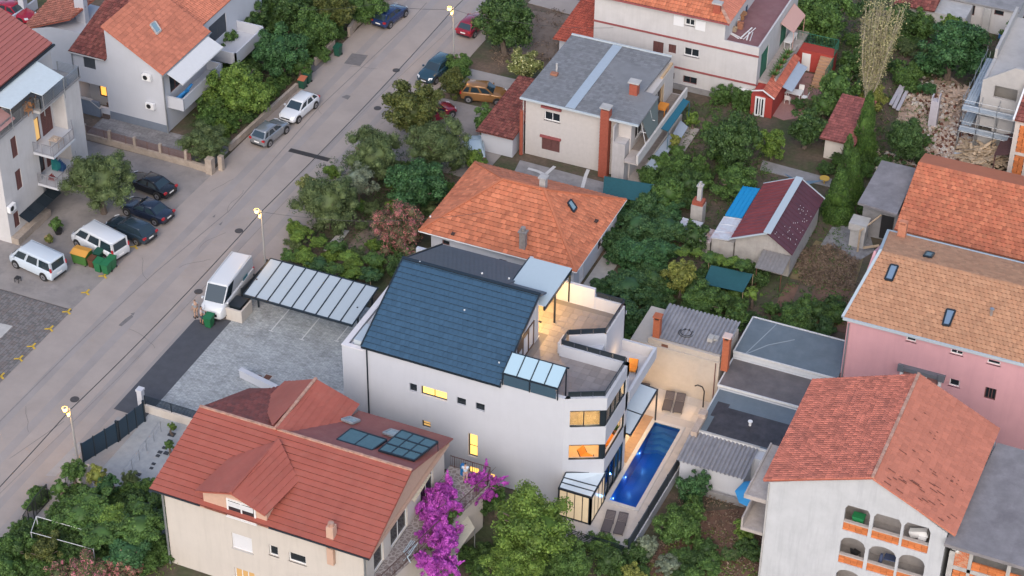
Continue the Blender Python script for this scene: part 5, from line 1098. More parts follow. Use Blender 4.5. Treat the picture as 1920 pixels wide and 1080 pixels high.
# ---------------------------------------------------------------- white gabled house, upper left
h8 = thing('gabled_white_house', 'white house with tall gable, orange tile roof and white awning at the upper left', 'house', (-97, 131.2, 0)); Y8 = 131.2
g = MB(); xl, xr, xp = -97.0, -88.05, -93.45
hol = [wy(Y8, 155, 103, 180, 131, 'a', 2)]
g.wall('Y', Y8, xl, xp, 0, 6.2, .25, [hol[0][:4], (-96.8, -93.9, 0.9, 3.1)]); g.wall('Y', Y8, xp, xr, 0, 6.2, .25)
g.add([(xp, Y8, 6.2), (xr, Y8, 6.2), (xp, Y8, 9.2), (xp, Y8+.25, 6.2), (xr, Y8+.25, 6.2), (xp, Y8+.25, 9.2)], [(0, 1, 2), (3, 5, 4), (0, 2, 5, 3), (1, 4, 5, 2)])
g.box(xp, xp+.2, Y8+.25, 139.0, 6.2, 9.1); g.wall('X', xr, Y8+.25, 139, 0, 6.0, .25, [(132.2, 134.2, 3.4, 5.5), (135.5, 138, 3.4, 5.5)]); g.box(xl, xr, 138.8, 139.0, 0, 6.2); g.box(xl, xl+.2, Y8+.25, 138.8, 0, 6.2); g.box(xl+.2, xr-.3, Y8+1.6, Y8+1.8, 0, 6.1); g.build('wall', white, h8)
fill(h8, 'Y', Y8, hol); fill(h8, 'X', xr, [(132.2, 134.2, 3.4, 5.5, 'D', 2), (135.5, 138, 3.4, 5.5, 'D', 2)])
g = MB(); g.box(-93.79, xr+.02, Y8-.04, Y8-.002, 0, .75); g.box(-96.9, -94.7, Y8-.3, Y8-.05, 0, 1.5); g.build('plinth', mat('blue_grey_paint', (.16, .19, .24), .8, var=.06), h8)
g = MB(); g.bar((-96.9, Y8-.18, 1.53), (-95.6, Y8-.18, 1.53), .34, .08); g.bar((-95.6, Y8-.18, 1.53), (-94.6, Y8-.18, .9), .34, .08); g.build('stair_wall_cap', lconcrete, h8)
for i in range(6): g = MB(); g.box(-94.6, -93.85, Y8-.3+i*.2, Y8-.1+i*.2, 0, .15+i*.16); g.build('step', mat('dark_stone_step', (.10, .075, .065), .8), h8)
fd = frame(h8, 'Y', Y8+1.5, -95.7, -94.3, 1.0, 3.0, mat('bronze_frame', ()), mat('amber_lit_door', (.6, .35, .1), .5, emit=(1, .45, .08), estr=.9), mull=2, depth=.1, fw=.1, name='entrance_door'); lamp(-94.0, Y8+1.2, 2.7, 5, (1, .6, .2))
ac_unit(h8, -89.5, Y8, 5.05); ac_unit(h8, -89.45, Y8, 2.2)
g = MB(); g.tube((xr+.08, Y8-.1, 0), (xr+.08, Y8-.1, 6.1), .07); g.build('downpipe', galv, h8); g = MB(); g.tube((xl-.02, Y8-.08, 2.9), (xl-.02, Y8-.08, 6.0), .06); g.build('downpipe', galv, h8)
q = [(-87.75, 130.9, 6.05), (-87.75, 138.9, 6.05), (-93.5, 138.9, 9.4), (-93.5, 130.9, 9.4)]; r8 = roofslab(h8, q, terra3); tiles(r8, q, .42, .34, mat('orange_flat_tile', (.50, .17, .10), .8, var=.08, island=.15, stain=.2, stcol=(.26, .09, .06)), lift=.045)
q2 = [(-87.75, 138.9, 6.05), (-87.75, 146, 6.05), (-93.5, 146, 9.4), (-93.5, 138.9, 9.4)]
pts = [P(282, 57, 7.6), P(291, 50, 7.6), P(301, 58, 7.6), P(293, 65, 7.6)]
for p in pts: p.z = 6.05+(-87.75-p.x)*.583+.05
skylight(r8, pts, lconcrete, mat('sky_glass', ()))
q = [(-97.2, 130.9, 6.1), (-93.5, 130.9, 6.1), (-93.5, 141.5, 9.2), (-97.2, 141.5, 9.2)]; r8b = roofslab(h8, q, maroon); tiles(r8b, q, .40, .26, maroon, style='mission', lift=.04, arch=.06)
gutter(h8, (-87.7, 130.9, 6.0), (-87.7, 138.9, 6.0)); gutter(h8, (-97.2, 130.85, 6.05), (-93.6, 130.85, 6.05), lconcrete)
g = MB(); g.box(xr, -86.5, 131.7, 138.3, 2.35, 2.5); g.box(-86.65, -86.5, 131.7, 138.3, 2.5, 3.5); g.box(xr, -86.5, 131.6, 131.75, 2.35, 3.5); g.box(xr, -86.5, 138.2, 138.35, 2.35, 3.5); g.build('balcony', white, h8)
g = MB(); g.slab([(-87.85, 131.4, 6.0), (-87.85, 138.3, 6.0), (-86.0, 137.9, 5.5), (-86.0, 131.0, 5.5)], .05); g.bar((-86.0, 131.0, 5.47), (-86.0, 137.9, 5.47), .1, .12); g.build('awning', mat('off_white_canvas', (.58, .58, .58), .8, var=.03), h8)
for i, (x, y, z, h_, lab) in enumerate(((-87.2, 133.3, 2.5, 1.3, 'tall folded blue parasol lying over the balcony rail'), (-87.4, 132.4, 2.5, 1.0, 'smaller bright blue beach toy bundle on the balcony'))):
    g = MB(); g.tube((x-.3, y-.3, z+.3), (x+.35, y+.5, z+h_), .2, .1, n=10); g.tube((x-.5, y, z+.2), (x+.4, y-.2, z+h_*.8), .15, .08, n=10); single('blue_parasol' if i == 0 else 'blue_bundle', g, mat('bright_blue_fabric', (.01, .16, .42), .6), lab, 'parasol' if i == 0 else 'bundle')
g = MB(); g.box(-86.62, -86.45, 136.3, 136.9, 2.7, 3.6); single('towel', g, mat('petrol_cloth', (.03, .12, .18), .9), 'petrol blue towel hung over the white balcony wall', 'towel')
# rear wing with balcony
h8b = thing('rear_wing_house', 'white wing with orange roof, grey shutters and empty balcony behind the gabled house', 'house', (-92, 139.2, 0))
bldg(h8b, -97, -89.0, 139.2, 150, 0, 6.0, white, (), [(140.6, 143.6, 3.4, 5.3, 'a', 2)])
q = [(-88.9, 139.0, 6.1), (-88.9, 150, 6.1), (-94.5, 150, 8.6), (-94.5, 139.0, 8.6)]; rw = roofslab(h8b, q, terra3); tiles(rw, q, .4, .26, mat('orange_flat_tile', ()), style='mission', lift=.04, arch=.05)
g = MB(); g.box(-89, -86.2, 140.2, 145.5, 2.3, 2.5); g.box(-86.35, -86.2, 140.2, 145.5, 2.5, 3.5); g.box(-89, -86.2, 140.2, 140.35, 2.5, 3.5); g.box(-89, -86.2, 145.35, 145.5, 2.5, 3.5); g.build('balcony', white, h8b)
# ---------------------------------------------------------------- far upper-left house
h10 = thing('salmon_roofed_house', 'white house with worn salmon roof behind the left apartment block', 'house', (-104.5, 134, 0))
g = MB(); g.prism([(-104.6, 134.6), (-97.3, 133.2), (-97.3, 141), (-104.8, 141)], 0, 4.5); g.add([(-104.6, 134.6, 4.5), (-97.3, 133.2, 4.5), (-97.3, 133.2, 6.6), (-101, 133.9, 6.0), (-97.3, 141, 4.5)], [(0, 1, 2, 3), (1, 4, 2)]); g.build('wall', white, h10)
a, b, c, d, e, f = [P(x, y, z) for x, y, z in ((27, 52, 4.7), (128, 35, 5.2), (150, 17, 6.2), (182, -2, 6.6), (105, -8, 5.2), (100, 0, 5.0))]
q = [a, b, d, f]; zz = [4.7, 5.6, 6.9, 5.9]
q = [P(38, 56, 4.6), P(132, 36, 5.8), P(185, -8, 6.3), P(98, -8, 5.1)]; r10 = roofslab(h10, q, terra2); tiles(r10, q, .42, .3, mat('worn_salmon_tile', (.42, .15, .095), .85, var=.15, island=.3, stain=.4, stcol=(.2, .09, .07)), style='mission', lift=.05, arch=.05)
g = MB(); c = P(152, 12, 6.0); g.box(c.x-.5, c.x+.5, c.y-.3, c.y+.3, 4, 7.2); g.build('chimney', white, h10)
t = thing('yard_wall', 'white yard wall with gate pillar beside the parked red car', 'wall', tuple(P(40, 45))); g = MB(); A_2 = P(22, 50); B2_ = P(70, 15); g.bar(A_2+Vector((0, 0, .5)), B2_+Vector((0, 0, .5)), .2, 1.0); c = P(46, 30); g.box(c.x-.3, c.x+.3, c.y-.3, c.y+.3, 0, 2.0); g.box(c.x-.4, c.x+.4, c.y-.4, c.y+.4, 2.0, 2.1); g.build('wall', white, t)
g = MB(); c = P(88, -4); g.box(c.x-3, c.x+2, c.y, c.y+5, 0, 5); single('blue_grey_wall_house', g, white, 'white house wall corner at the very top left edge', 'house')
# ---------------------------------------------------------------- left apartment block
h9 = thing('left_apartment_block', 'cream white apartment block with balconies and canopied roof terrace at the left edge', 'apartment block', (-91, 112.5, 0))
R9 = [wx(-91.0, 22, 261, 37, 291, 's', 1), wx(-91.0, 31, 322, 46, 350, 's', 1), wx(-91.0, 71, 222, 80, 238, 's', 1), (112.9, 113.6, .8, 2.2, 's', 1)]
R9 = [(113.65, 114.4, 7.0, 8.85, 's', 1), (113.6, 114.35, 4.0, 5.8, 's', 1), (112.6, 113.3, 1.0, 2.4, 's', 1)]
bldg(h9, -104, -91.0, 111.9, 116.9, 0, 9.75, oldwhite, [], R9)
bldg(h9, -104, -90.3, 120.3, 122.5, 0, 9.75, oldwhite, [], [])
g = MB(); g.wall('X', -91.6, 116.9, 120.3, 0, 9.75, .25, [(117.4, 118.3, 3.1, 5.2), (118.6, 120.0, 3.1, 5.2), (117.4, 118.3, 6.1, 8.2), (118.6, 120.0, 6.1, 8.2), (118, 119, .1, 2.2)]); g.box(-103, -90.3, 116.9, 120.3, 9.5, 9.75); g.box(-104, -91.85, 116.9, 120.3, 2.8, 3.0); g.build('wall', oldwhite, h9)
for z in (3.1, 6.1):
    frame(h9, 'X', -91.62, 117.4, 118.3, z, z+2.1, brown_sh, darkglass if z < 4 else dimglass, mull=1, name='balcony_door'); shutter(h9, 'X', -91.6, 118.6, 120.0, z, z+2.1, brown_sh)
    g = MB(); g.prism([(-91.6, 116.9), (-91, 116.3), (-89.1, 116.3), (-89.1, 119.4), (-90.0, 120.5), (-91.6, 120.3)], z-.2, z); g.build('balcony_slab', white, h9)
    railing(h9, [(-91.0, 116.35), (-89.15, 116.35), (-89.15, 119.35), (-90.0, 120.4)], z, .95, mat('grey_iron', (.22, .22, .24), .6), 'bars', gap=.1)
g = MB(); g.box(-104, -90.8, 111.7, 116.9, 9.75, 9.95); g.box(-104, -90.15, 116.9, 122.6, 9.75, 9.95); g.build('roof_slab', concrete, h9)
railing(h9, [(-90.85, 111.8), (-90.85, 117.0), (-90.2, 117.0), (-90.2, 122.5), (-92.2, 122.5)], 9.95, .9, galv, 'lines'); 
bldg(h9, -104, -92.75, 111.9, 122.6, 9.95, 12.3, oldwhite, [], [(114, 115.5, 10.1, 12.0, 'D', 1), (118, 120, 10.1, 12.0, 'D', 2)])
q = [(-92.4, 110.5, 12.5), (-92.4, 122.5, 12.5), (-98.5, 123.2, 14.6), (-98.5, 110.5, 14.6)]; r9 = roofslab(h9, q, redcoat); courses(r9, q, .42, mat('pinkish_red_course', (.34, .11, .09), .65, var=.06, vscale=.6, objrand=.06), lift=.06); g = MB(); g.bar((-92.3, 110.5, 12.35), (-92.3, 122.6, 12.35), .2, .14); g.build('gutter', trimdark, h9); g = MB(); g.box(-92.7, -92.4, 110.5, 122.8, 11.9, 12.25); g.build('eaves', white, h9)
g = MB(); pts = [P(x, y, 12.1) for x, y in ((-20, 195), (62, 112), (122, 138), (80, 175), (60, 166), (30, 190), (-20, 175))]; pts = [Vector((-92.4, 113.2, 12.2)), Vector((-92.4, 120.1, 12.2)), Vector((-89.3, 119.3, 11.9)), Vector((-89.3, 116.2, 11.9)), Vector((-90.3, 116.2, 12.0)), Vector((-90.3, 113.4, 12.0))]; g.slab(pts, .05); g.build('canopy', mat('pale_canvas_roof', (.50, .56, .58), .6, var=.05), h9)
g = MB()
for p in ((-89.35, 119.2), (-89.35, 116.3), (-90.4, 113.5)): g.tube((*p, 9.95), (*p, 11.9), .04)
g.build('canopy_post', galv, h9)
g = MB(); g.slab([(-91.9, 112.0, 11.2), (-91.9, 114.2, 11.2), (-90.6, 114.2, 10.6), (-90.6, 112.0, 10.6)], .04); g.build('awning', mat('dusty_pink_awning', (.34, .19, .18), .8), h9)
for i, (x, y) in enumerate(((50, 185), (62, 192), (75, 180))):
    c = P(x, y, 10); chair('rattan_chair', ['left rattan chair on the canopied roof terrace', 'front rattan chair on the canopied roof terrace', 'right rattan chair on the canopied roof terrace'][i], -90.6-.3*i, 115.9+i*.75, 9.97, [80, 190, -60][i], woodw, group='rattan chairs on the roof terrace')
g = MB(); g.box(-90.4, -89.4, 117.6, 118.4, 6.6, 6.65)
for x in (-90.35, -89.5):
    for y in (117.65, 118.3): g.box(x, x+.05, y, y+.05, 6.0, 6.6)
g.box(-90.0, -89.7, 117.8, 118.1, 6.65, 6.8); single('balcony_table', g, mat('mosaic_top', (.42, .34, .28), .8, var=.3, vscale=12), 'small cluttered table on the upper balcony of the left block', 'table')
for i, (c_, y, z0, z1) in enumerate((((.02, .2, .2), 117.6, 3.9, 4.9), ((.03, .1, .25), 118.3, 3.4, 4.3), ((.35, .08, .08), 117.0, 3.3, 3.7))):
    g = MB(); 
    for k in range(5): g.slab([(-90.3+k*.12, y-.2, z0), (-90.3+k*.12, y+.35, z0+.05), (-90.25+k*.12, y+.3, z1-.1*k), (-90.25+k*.12, y-.2, z1-.06*k)], .03)
    single('laundry', g, mat('laundry_%s' % ['teal', 'blue', 'red'][i], c_, .9), ['teal laundry hanging on the lower left balcony', 'blue laundry hanging on the lower left balcony', 'red cloth on the lower left balcony floor'][i], 'laundry')
g = MB(); g.box(-91.0, -90.3, 111.9, 116.5, 0, .6); g.build('plinth', stonewall, h9)
ac_unit(h9, -91.0, 112.3, 3.0, 'X')
g = MB(); g.slab([(-90.95, 113.2, 1.9), (-90.95, 117.8, 1.9), (-90.0, 117.8, 1.5), (-90.0, 113.2, 1.5)], .03)
for i in range(5): y = 113.2+i*1.15; g.bar((-90.9, y, 1.95), (-90.0, y, 1.55), .06, .05)
g.build('entrance_canopy', trimdark, h9)
# ---------------------------------------------------------------- pink house on the right
h11 = thing('pink_house', 'pink rendered house with peach tile roof and small attic windows at the right', 'house', (-24.7, 119.7, 0)); Y11 = 119.22
fr = [wy(Y11, 1700, 630, 1717, 643, 'd', 1), wy(Y11, 1783, 654, 1805, 668, 'd', 2), wy(Y11, 1852, 673, 1875, 687, 'd', 1), wy(Y11, 1781, 709, 1798, 727, 'd', 1), wy(Y11, 1848, 725, 1865, 752, 'D', 3)]
bldg(h11, -24.7, -10, Y11, 131.0, 0, 8.2, pink, fr, [])
# balcony door surround
g = MB(); a = QY(1684, 686, Y11-.3); b = QY(1771, 712, Y11-.3); g.box(a[0], b[0], Y11-.4, Y11-.002, a[1]-.25, a[1]+.05); g.box(a[0], a[0]+.45, Y11-.5, Y11-.4, a[1]-.3, a[1]+.3); g.box(b[0]-.45, b[0], Y11-.5, Y11-.4, a[1]-.3, a[1]+.3); g.build('balcony_beam', mat('slate_beam', (.13, .14, .16), .7), h11)
g = MB(); g.box(a[0]+.3, b[0]-.3, Y11-.05, Y11-.01, a[1]-2.4, a[1]-.25); g.build('balcony_door', mat('pink_brown_door', (.30, .15, .14), .8, var=.2), h11)
g = MB(); g.box(a[0]+.2, a[0]+.4, Y11-.35, Y11-.01, a[1]-2.4, a[1]-.26); g.box(b[0]-.4, b[0]-.2, Y11-.35, Y11-.01, a[1]-2.4, a[1]-.26); g.box(a[0]+1.5, a[0]+2.1, Y11-.08, Y11-.05, a[1]-1.6, a[1]-.4); g.build('balcony_pier', whitef, h11)
q = [(-25.0, 119.1, 8.35), (-9, 119.1, 8.35), (-9, 125.2, 10.3), (-24.2, 125.2, 10.3)]; ra = roofslab(h11, q, peach); tiles(ra, q, .36, .33, peach, style='wave', lift=.05, arch=.045)
q = [(-9, 130.7, 8.3), (-24.9, 130.7, 8.3), (-24.2, 125.2, 10.3), (-9, 125.2, 10.3)]; rb_ = roofslab(h11, q, peach); tiles(rb_, q, .36, .33, peach, style='wave', lift=.05, arch=.03)
g = MB(); g.bar((-25.05, 119.1, 8.35), (-24.25, 125.2, 10.35), .2, .2); g.bar((-24.25, 125.2, 10.35), (-24.95, 130.8, 8.3), .2, .2); g.bar((-25.0, 119.05, 8.3), (-9, 119.05, 8.3), .2, .2); g.bar((-25.0, 130.85, 8.25), (-9, 130.85, 8.25), .16, .16); g.build('fascia', mat('pale_blue_fascia', (.40, .46, .50), .6), h11)
g = MB(); g.add([(-24.7, Y11, 7.7), (-24.7, 125.2, 10.2), (-24.7, 131, 7.9), (-24.5, Y11, 7.7), (-24.5, 125.2, 10.2), (-24.5, 131, 7.9)], [(0, 1, 2), (3, 5, 4), (0, 3, 4, 1), (1, 4, 5, 2)]); g.build('gable', pink, h11); g = MB(); g.tube((-24.55, Y11-.1, 0), (-24.55, Y11-.1, 7.9), .06); g.build('downpipe', galv, h11)
def onroof(pts, f):
    o = []
    for x, y in pts:
        z = 9.2
        for _ in range(6): p = P(x, y, z); z = f(p)
        o.append(Vector((p.x, p.y, z+.03)))
    return o
ff = lambda p: 8.35+(p.y-119.1)*.32; bf = lambda p: 8.3+(130.7-p.y)*.3636
for q in (((1659, 525), (1670, 498), (1684, 501), (1673, 528)), ((1767, 611), (1775, 582), (1791, 585), (1780, 613))): skylight(ra, onroof(q, ff), trimdark, mat('skylight_blue', (.16, .23, .32), .1, spec=.9))
skylight(rb_, onroof(((1731, 483), (1737, 475), (1751, 478), (1745, 486)), bf), trimdark, mat('sky_glass', ()))
c = P(1687, 448, 8.6); g = MB(); g.box(-24.1, -23.5, 130.0, 130.5, 7.9, 9.6); g.box(-24.0, -23.6, 130.05, 130.45, 9.75, 9.85); g.box(-24.1, -24.0, 130.0, 130.5, 9.6, 9.8); g.box(-23.6, -23.5, 130.0, 130.5, 9.6, 9.8); g.build('chimney', mat('salmon_chimney', (.48, .2, .12), .8, var=.15, vscale=5), h11)
c = onroof([(1858, 592)], ff)[0]; g = MB(); g.tube(c, c+Vector((0, 0, .5)), .09); g.tube(c+Vector((0, 0, .5)), c+Vector((0, 0, .6)), .16); g.build('vent_pipe', galv, ra)
# ---------------------------------------------------------------- big house lower right with arched balconies
h12 = thing('arched_balcony_house', 'white gabled house with arched brick balconies and salmon tile roof at the lower right', 'house', (-24.4, 99.9, 0)); Y12 = 99.9
def arch_wall():
    g = MB(); x0, x1 = -24.35, -12.75; t = .28
    arches = []
    for (l, t_, r_, b_) in ((1583, 948, 1632, 983), (1636, 962, 1691, 1006), (1694, 980, 1743, 1023), (1576, 1008, 1621, 1045), (1629, 1025, 1678, 1062), (1683, 1043, 1733, 1085)):
        a = QY(l, (t_+b_)/2-6, Y12)[0]; b = QY(r_, (t_+b_)/2+6, Y12)[0]; zt = QY((l+r_)/2, t_, Y12)[1]; zb = QY((l+r_)/2, (t_+b_)/2+17, Y12)[1]; arches.append((a, b, zb, zt))
    # columns of x between arches; three levels by grid of holes cut as arcs
    rows = [arches[:3], arches[3:]]
    xs = [(min(rows[0][i][0], rows[1][i][0])+.0, max(rows[0][i][1], rows[1][i][1])) for i in range(3)]
    xs = [((rows[0][i][0]+rows[1][i][0])/2, (rows[0][i][1]+rows[1][i][1])/2) for i in range(3)]
    zr = []
    for rw_ in rows: zr.append((sum(a[2] for a in rw_)/3, sum(a[3] for a in rw_)/3))
    zr.append((zr[1][0]-(zr[0][0]-zr[1][0]), zr[1][1]-(zr[0][0]-zr[1][0])))
    hl = [(a, b, z0-.75, z1) for a, b in xs for z0, z1 in zr]
    g.wall('Y', Y12, x0, x1, 0, 8.75, t, hl)
    # arch spandrels
    for a, b in xs:
        for z0, z1 in zr:
            r = (b-a)/2; rise = .55; n = 10
            for i in range(n):
                u0, u1 = -1+2*i/n, -1+2*(i+1)/n; h0 = rise*math.sqrt(max(0, 1-u0*u0)); h1 = rise*math.sqrt(max(0, 1-u1*u1)); c = (a+b)/2
                A_, B_ = (c+u0*r, c+u1*r); zt = z1
                v = [(A_, Y12-.001, zt-rise+h0), (B_, Y12-.001, zt-rise+h1), (B_, Y12-.001, zt+.01), (A_, Y12-.001, zt+.01)]; v += [(p[0], p[1]+t, p[2]) for p in v]
                g.add(v, [(0, 1, 2, 3), (5, 4, 7, 6), (0, 4, 5, 1), (2, 6, 7, 3)])
    return g, xs, zr
g, xs, zr = arch_wall()
zpk = 11.75; xc = -17.8; EZ = 9.05
g.add([(-24.35, Y12, 8.75), (-12.75, Y12, 8.75), (xc, Y12, zpk-.15), (-24.35, Y12+.25, 8.75), (-12.75, Y12+.25, 8.75), (xc, Y12+.25, zpk-.15)], [(0, 1, 2), (5, 4, 3), (0, 2, 5, 3), (1, 4, 5, 2)])
g.wall('X', -12.75, Y12+.28, 110.3, 0, 8.75, .25); g.wall('X', -24.35, Y12+.28, 110.3, 0, 8.75, .25, sgn=-1); g.wall('Y', 110.3, -24.35, -12.75, 0, 8.75, .25, sgn=-1)
wall12 = mat('stained_white_render', (.46, .475, .50), .9, var=.08, vscale=.7, bump=.2, stain=.65, stcol=(.36, .37, .40), stscale=.75, streak=True)
g.build('wall', wall12, h12)
g = MB(); g.box(-24.08, -13.0, Y12+1.7, Y12+1.8, 0, 7.9); 
for z0, z1 in zr: g.box(-24.08, -13.0, Y12+.285, Y12+1.7, z0-.95, z0-.78)
g.build('balcony_interior', [mat('grey_balcony_interior', (.30, .28, .27), .9, var=.15, vscale=1.5)], h12)
obr = mat('orange_hollow_brick', (.52, .16, .05), .85, var=.12, vscale=8, objrand=.18)
for a, b in xs:
    for z0, z1 in zr:
        for k in range(3):
            n = 4; L_ = (b-a)/n
            for i in range(n): g = MB(); z = z0-.74+k*.215; off = .0; g.box(a+i*L_+.008, a+(i+1)*L_-.008, Y12+.06+.012*((i+k) % 2), Y12+.18, z, z+.2); g.build('brick', obr, h12)
        g = MB(); g.box(a-.01, b+.01, Y12+.02, Y12+.26, z0-.09, z0); g.build('coping', mat('dusty_concrete', (.42, .37, .34), .9, var=.1), h12)
ql = [(-24.75, 110.7, EZ), (-24.65, 99.6, EZ), (xc, 99.6, zpk), (xc, 110.8, zpk)]
rl = roofslab(h12, ql, terra2); tiles(rl, ql, .30, .22, mat('old_salmon_clay_tile', (.43, .135, .092), .82, var=.1, vscale=1, island=.28, stain=.5, stcol=(.15, .06, .05), stscale=.8), style='mission', lift=.05, arch=.05)
qr = [(-12.6, 99.6, EZ+.05), (-12.2, 99.6, EZ-.1), (-12.0, 100.6, EZ-.1), (-11.9, 110.8, EZ-.1), (xc, 110.8, zpk), (xc, 99.6, zpk)]; qr = [(-12.2, 99.6, EZ), (-12.0, 110.8, EZ), (xc, 110.8, zpk), (xc, 99.6, zpk)]; rr2 = roofslab(h12, qr, terra3); tiles(rr2, qr, .42, .34, terra3, style='flat', lift=.045, jitter=.02); ridge(rl, (xc, 99.6, zpk), (xc, 110.8, zpk), w=.2)
slots = MB(); rs = random.Random(5)
for i in range(46):
    y = 99.9+abs(rs.gauss(0, 3.2)); u = rs.uniform(.15, .95)
    if y > 110.2: continue
    x = xc+(5.6)*u; z = zpk+(EZ-zpk)*u+.07; w2 = rs.uniform(.1, .28); k_ = (EZ-zpk)/5.6; slots.add([(x-w2, y, z-w2*k_), (x+w2, y, z+w2*k_), (x+w2, y+.07, z+w2*k_), (x-w2, y+.07, z-w2*k_)], [(0, 1, 2, 3)])
slots.build('lifted_tile_edge', mat('dark_gap', (.15, .055, .04), .9), rr2)['kind'] = 'stuff'
pts = [Vector((x, y, zpk+(8.25-zpk)*((x-xc)/6.0)+.05)) for x, y in ((-15.3, 103.3), (-14.9, 103.3), (-14.9, 104.2), (-15.3, 104.2))]; skylight(rr2, pts, trimdark, mat('sky_glass', ()))
g = MB(); g.tube((-24.3, Y12-.08, 0), (-24.3, Y12-.08, 8.7), .06); g.build('downpipe', lconcrete, h12)
for z, yb in ((7.0, 101.0), (4.2, 100.9)):
    g = MB(); g.box(-25.9, -24.35, Y12+.05, 105.5, z-.2, z); g.box(-25.9, -25.78, Y12+.05, 105.5, z, z+.12 if z > 5 else z+.9); g.box(-25.78, -24.35, Y12+.05, Y12+.18, z, z+.12 if z > 5 else z+.05); g.build('side_balcony', mat('worn_balcony', ()), h12)
for lab, x, z, m_, s_ in (('green crate on the top left arched balcony', xs[0][0]+.8, zr[0][0]-.75, mat('green_plastic', (.02, .20, .07), .5), .35),):
    g = MB(); g.box(x-.35, x+.35, Y12+.5, Y12+1.0, z, z+.85); g.box(x-.4, x+.4, Y12+.46, Y12+1.04, z+.85, z+.9); single('green_crate', g, m_, lab, 'crate')
chair('dark_chair', 'dark slatted chair on the lower left arched balcony', xs[0][0]+.9, Y12+.9, zr[1][0]-.76, 160, blackm)
g = MB(); g.tube((xs[1][0]+.7, Y12+.7, zr[1][0]-.7), (xs[1][0]+.75, Y12+.7, zr[1][0]+.35), .16, .1); g.slab([(xs[1][0]+.9, Y12+.5, zr[1][0]+.2), (xs[1][0]+1.7, Y12+.5, zr[1][0]+.25), (xs[1][0]+1.7, Y12+1.2, zr[1][0]+.1), (xs[1][0]+.9, Y12+1.2, zr[1][0]+.1)], .05); single('covered_bike', g, mat('dark_blue_cloth', (.05, .07, .14), .9), 'dark covered objects on the middle lower arched balcony', 'covered items')
g = MB(); g.bar((xs[2][0]+.3, Y12+1.0, zr[0][0]-.3), (xs[2][1]-.3, Y12+1.0, zr[0][0]+.1), .4, .5); g.box(xs[2][0]+.9, xs[2][0]+1.4, Y12+.5, Y12+.9, zr[0][0]-.7, zr[0][0]-.1); single('balcony_junk', g, whitef, 'white boxes and cloth heaped on the top right arched balcony', 'junk')
# slab roofed brick extension
h13 = thing('brick_extension', 'unfinished brick extension with flat concrete roof right of the arched balcony house', 'extension', (-12.4, 100.2, 0))
g = MB(); g.slab([(-12.75, 99.3, 8.45), (-5, 99.3, 8.35), (-5, 109.9, 8.5), (-11.9, 109.9, 8.6)], .25); g.build('roof_slab', mat('mottled_slab', (.20, .19, .20), .92, var=.2, vscale=1.0, bump=.4, bscale=15, stain=.6, stcol=(.11, .10, .11), stscale=.5), h13)
Y13 = 99.9; winh = wy(Y13, 1784, 1016, 1797, 1036); bal = (wy(Y13, 1826, 1025, 1888, 1062)); z1b = 8.1; bx0 = QY(1822, 1040, Y13)[0]; bz0 = QY(1822, 1048, Y13)[1]
g = MB(); g.box(-12.4, -12.05, Y13-.02, 110.5, 0, 8.1); g.box(bx0-.12, bx0+.1, Y13-.02, 101.5, 0, 8.1); p2 = QY(1893, 1060, Y13)[0]; g.box(p2-.12, p2+.12, Y13-.02, 100.2, 0, 8.1); g.box(-12.05, -5, Y13-.02, 110.4, bz0-1.25, bz0-.95); g.box(-12.05, -5, 102.4, 102.6, 0, 8.1); g.build('concrete_frame', lconcrete, h13)
wz0, wz1 = winh[2], winh[3]; wa, wb = winh[0], winh[1]
g = MB(); 
rs = random.Random(9); bk = []
for k in range(40):
    z = bz0-.95+k*.1
    if z > 8.0: break
    x = -12.05-(.12 if k % 2 else 0)
    while x < bx0-.14:
        x0 = max(x, -12.05); x1 = min(x+.24, bx0-.13)
        if x1-x0 > .05 and not (wa-.1 < (x0+x1)/2 < wb+.1 and wz0-.15 < z+.05 < wz1+.1): g.box(x0+.008, x1-.008, Y13+.02, Y13+.2, z+.008, z+.092, rs.choice((0, 0, 1)))
        x += .25
b_ = g.build('bricks', [mat('clay_brick', (.50, .17, .085), .85, var=.15, vscale=9), mat('clay_brick_pale', (.52, .26, .16), .85, var=.15, vscale=9)], h13); b_['kind'] = 'stuff'
g = MB(); g.box(-12.05, bx0-.12, Y13+.06, Y13+.18, bz0-.95, 8.1); g.build('mortar', mat('pale_mortar', (.48, .40, .35), .9), h13)
frame(h13, 'Y', Y13-.02, wa, wb, wz0, wz1, whitef, darkglass, mull=1, depth=.1, fw=.1)
for k in range(3):
    for i in range(10): g = MB(); x = bx0+.12+i*.52; g.box(x, x+.505, Y13+.02+.01*((i+k) % 2), Y13+.16, bz0-.93+k*.2, bz0-.93+k*.2+.187); g.build('brick', obr, h13)
for k in range(3):
    for i in range(12): g = MB(); x = -12.0+i*.45; g.box(x, x+.435, Y13+.02+.01*((i+k) % 2), Y13+.16, bz0-1.9+k*.2, bz0-1.9+k*.2+.187); g.build('brick', obr, h13)
# ---------------------------------------------------------------- flat roofed garages between pool and right houses
def flatroof(label, name, x0, x1, y0, y1, z, rm, wm_, rim=.0, cat='garage'):
    t = thing(name, label, cat, (x0, y0, 0)); g = MB(); g.box(x0, x1, y0, y1, 0, z-.12); g.build('wall', wm_, t); g = MB(); g.box(x0-.03, x1+.03, y0-.05, y1+.03, z-.12, z); g.build('roof', rm, t)
    if rim: g = MB(); g.box(x0-.03, x1+.03, y0-.08, y0+.02, z-.12, z+rim); g.box(x0-.05, x0+.05, y0, y1, z, z+rim*.6); g.box(x0, x1, y1-.06, y1+.05, z, z+rim*.6); g.build('edging', mat('white_line', ()), t)
    return t
bl = mat('bitumen_blue_grey', (.115, .145, .17), .6, var=.12, vscale=.9, stain=.25, stcol=(.2, .23, .25), stscale=1.2)
br_ = mat('stained_bitumen', (.125, .11, .11), .7, var=.25, vscale=.8, stain=.5, stcol=(.06, .065, .07), stscale=.5)
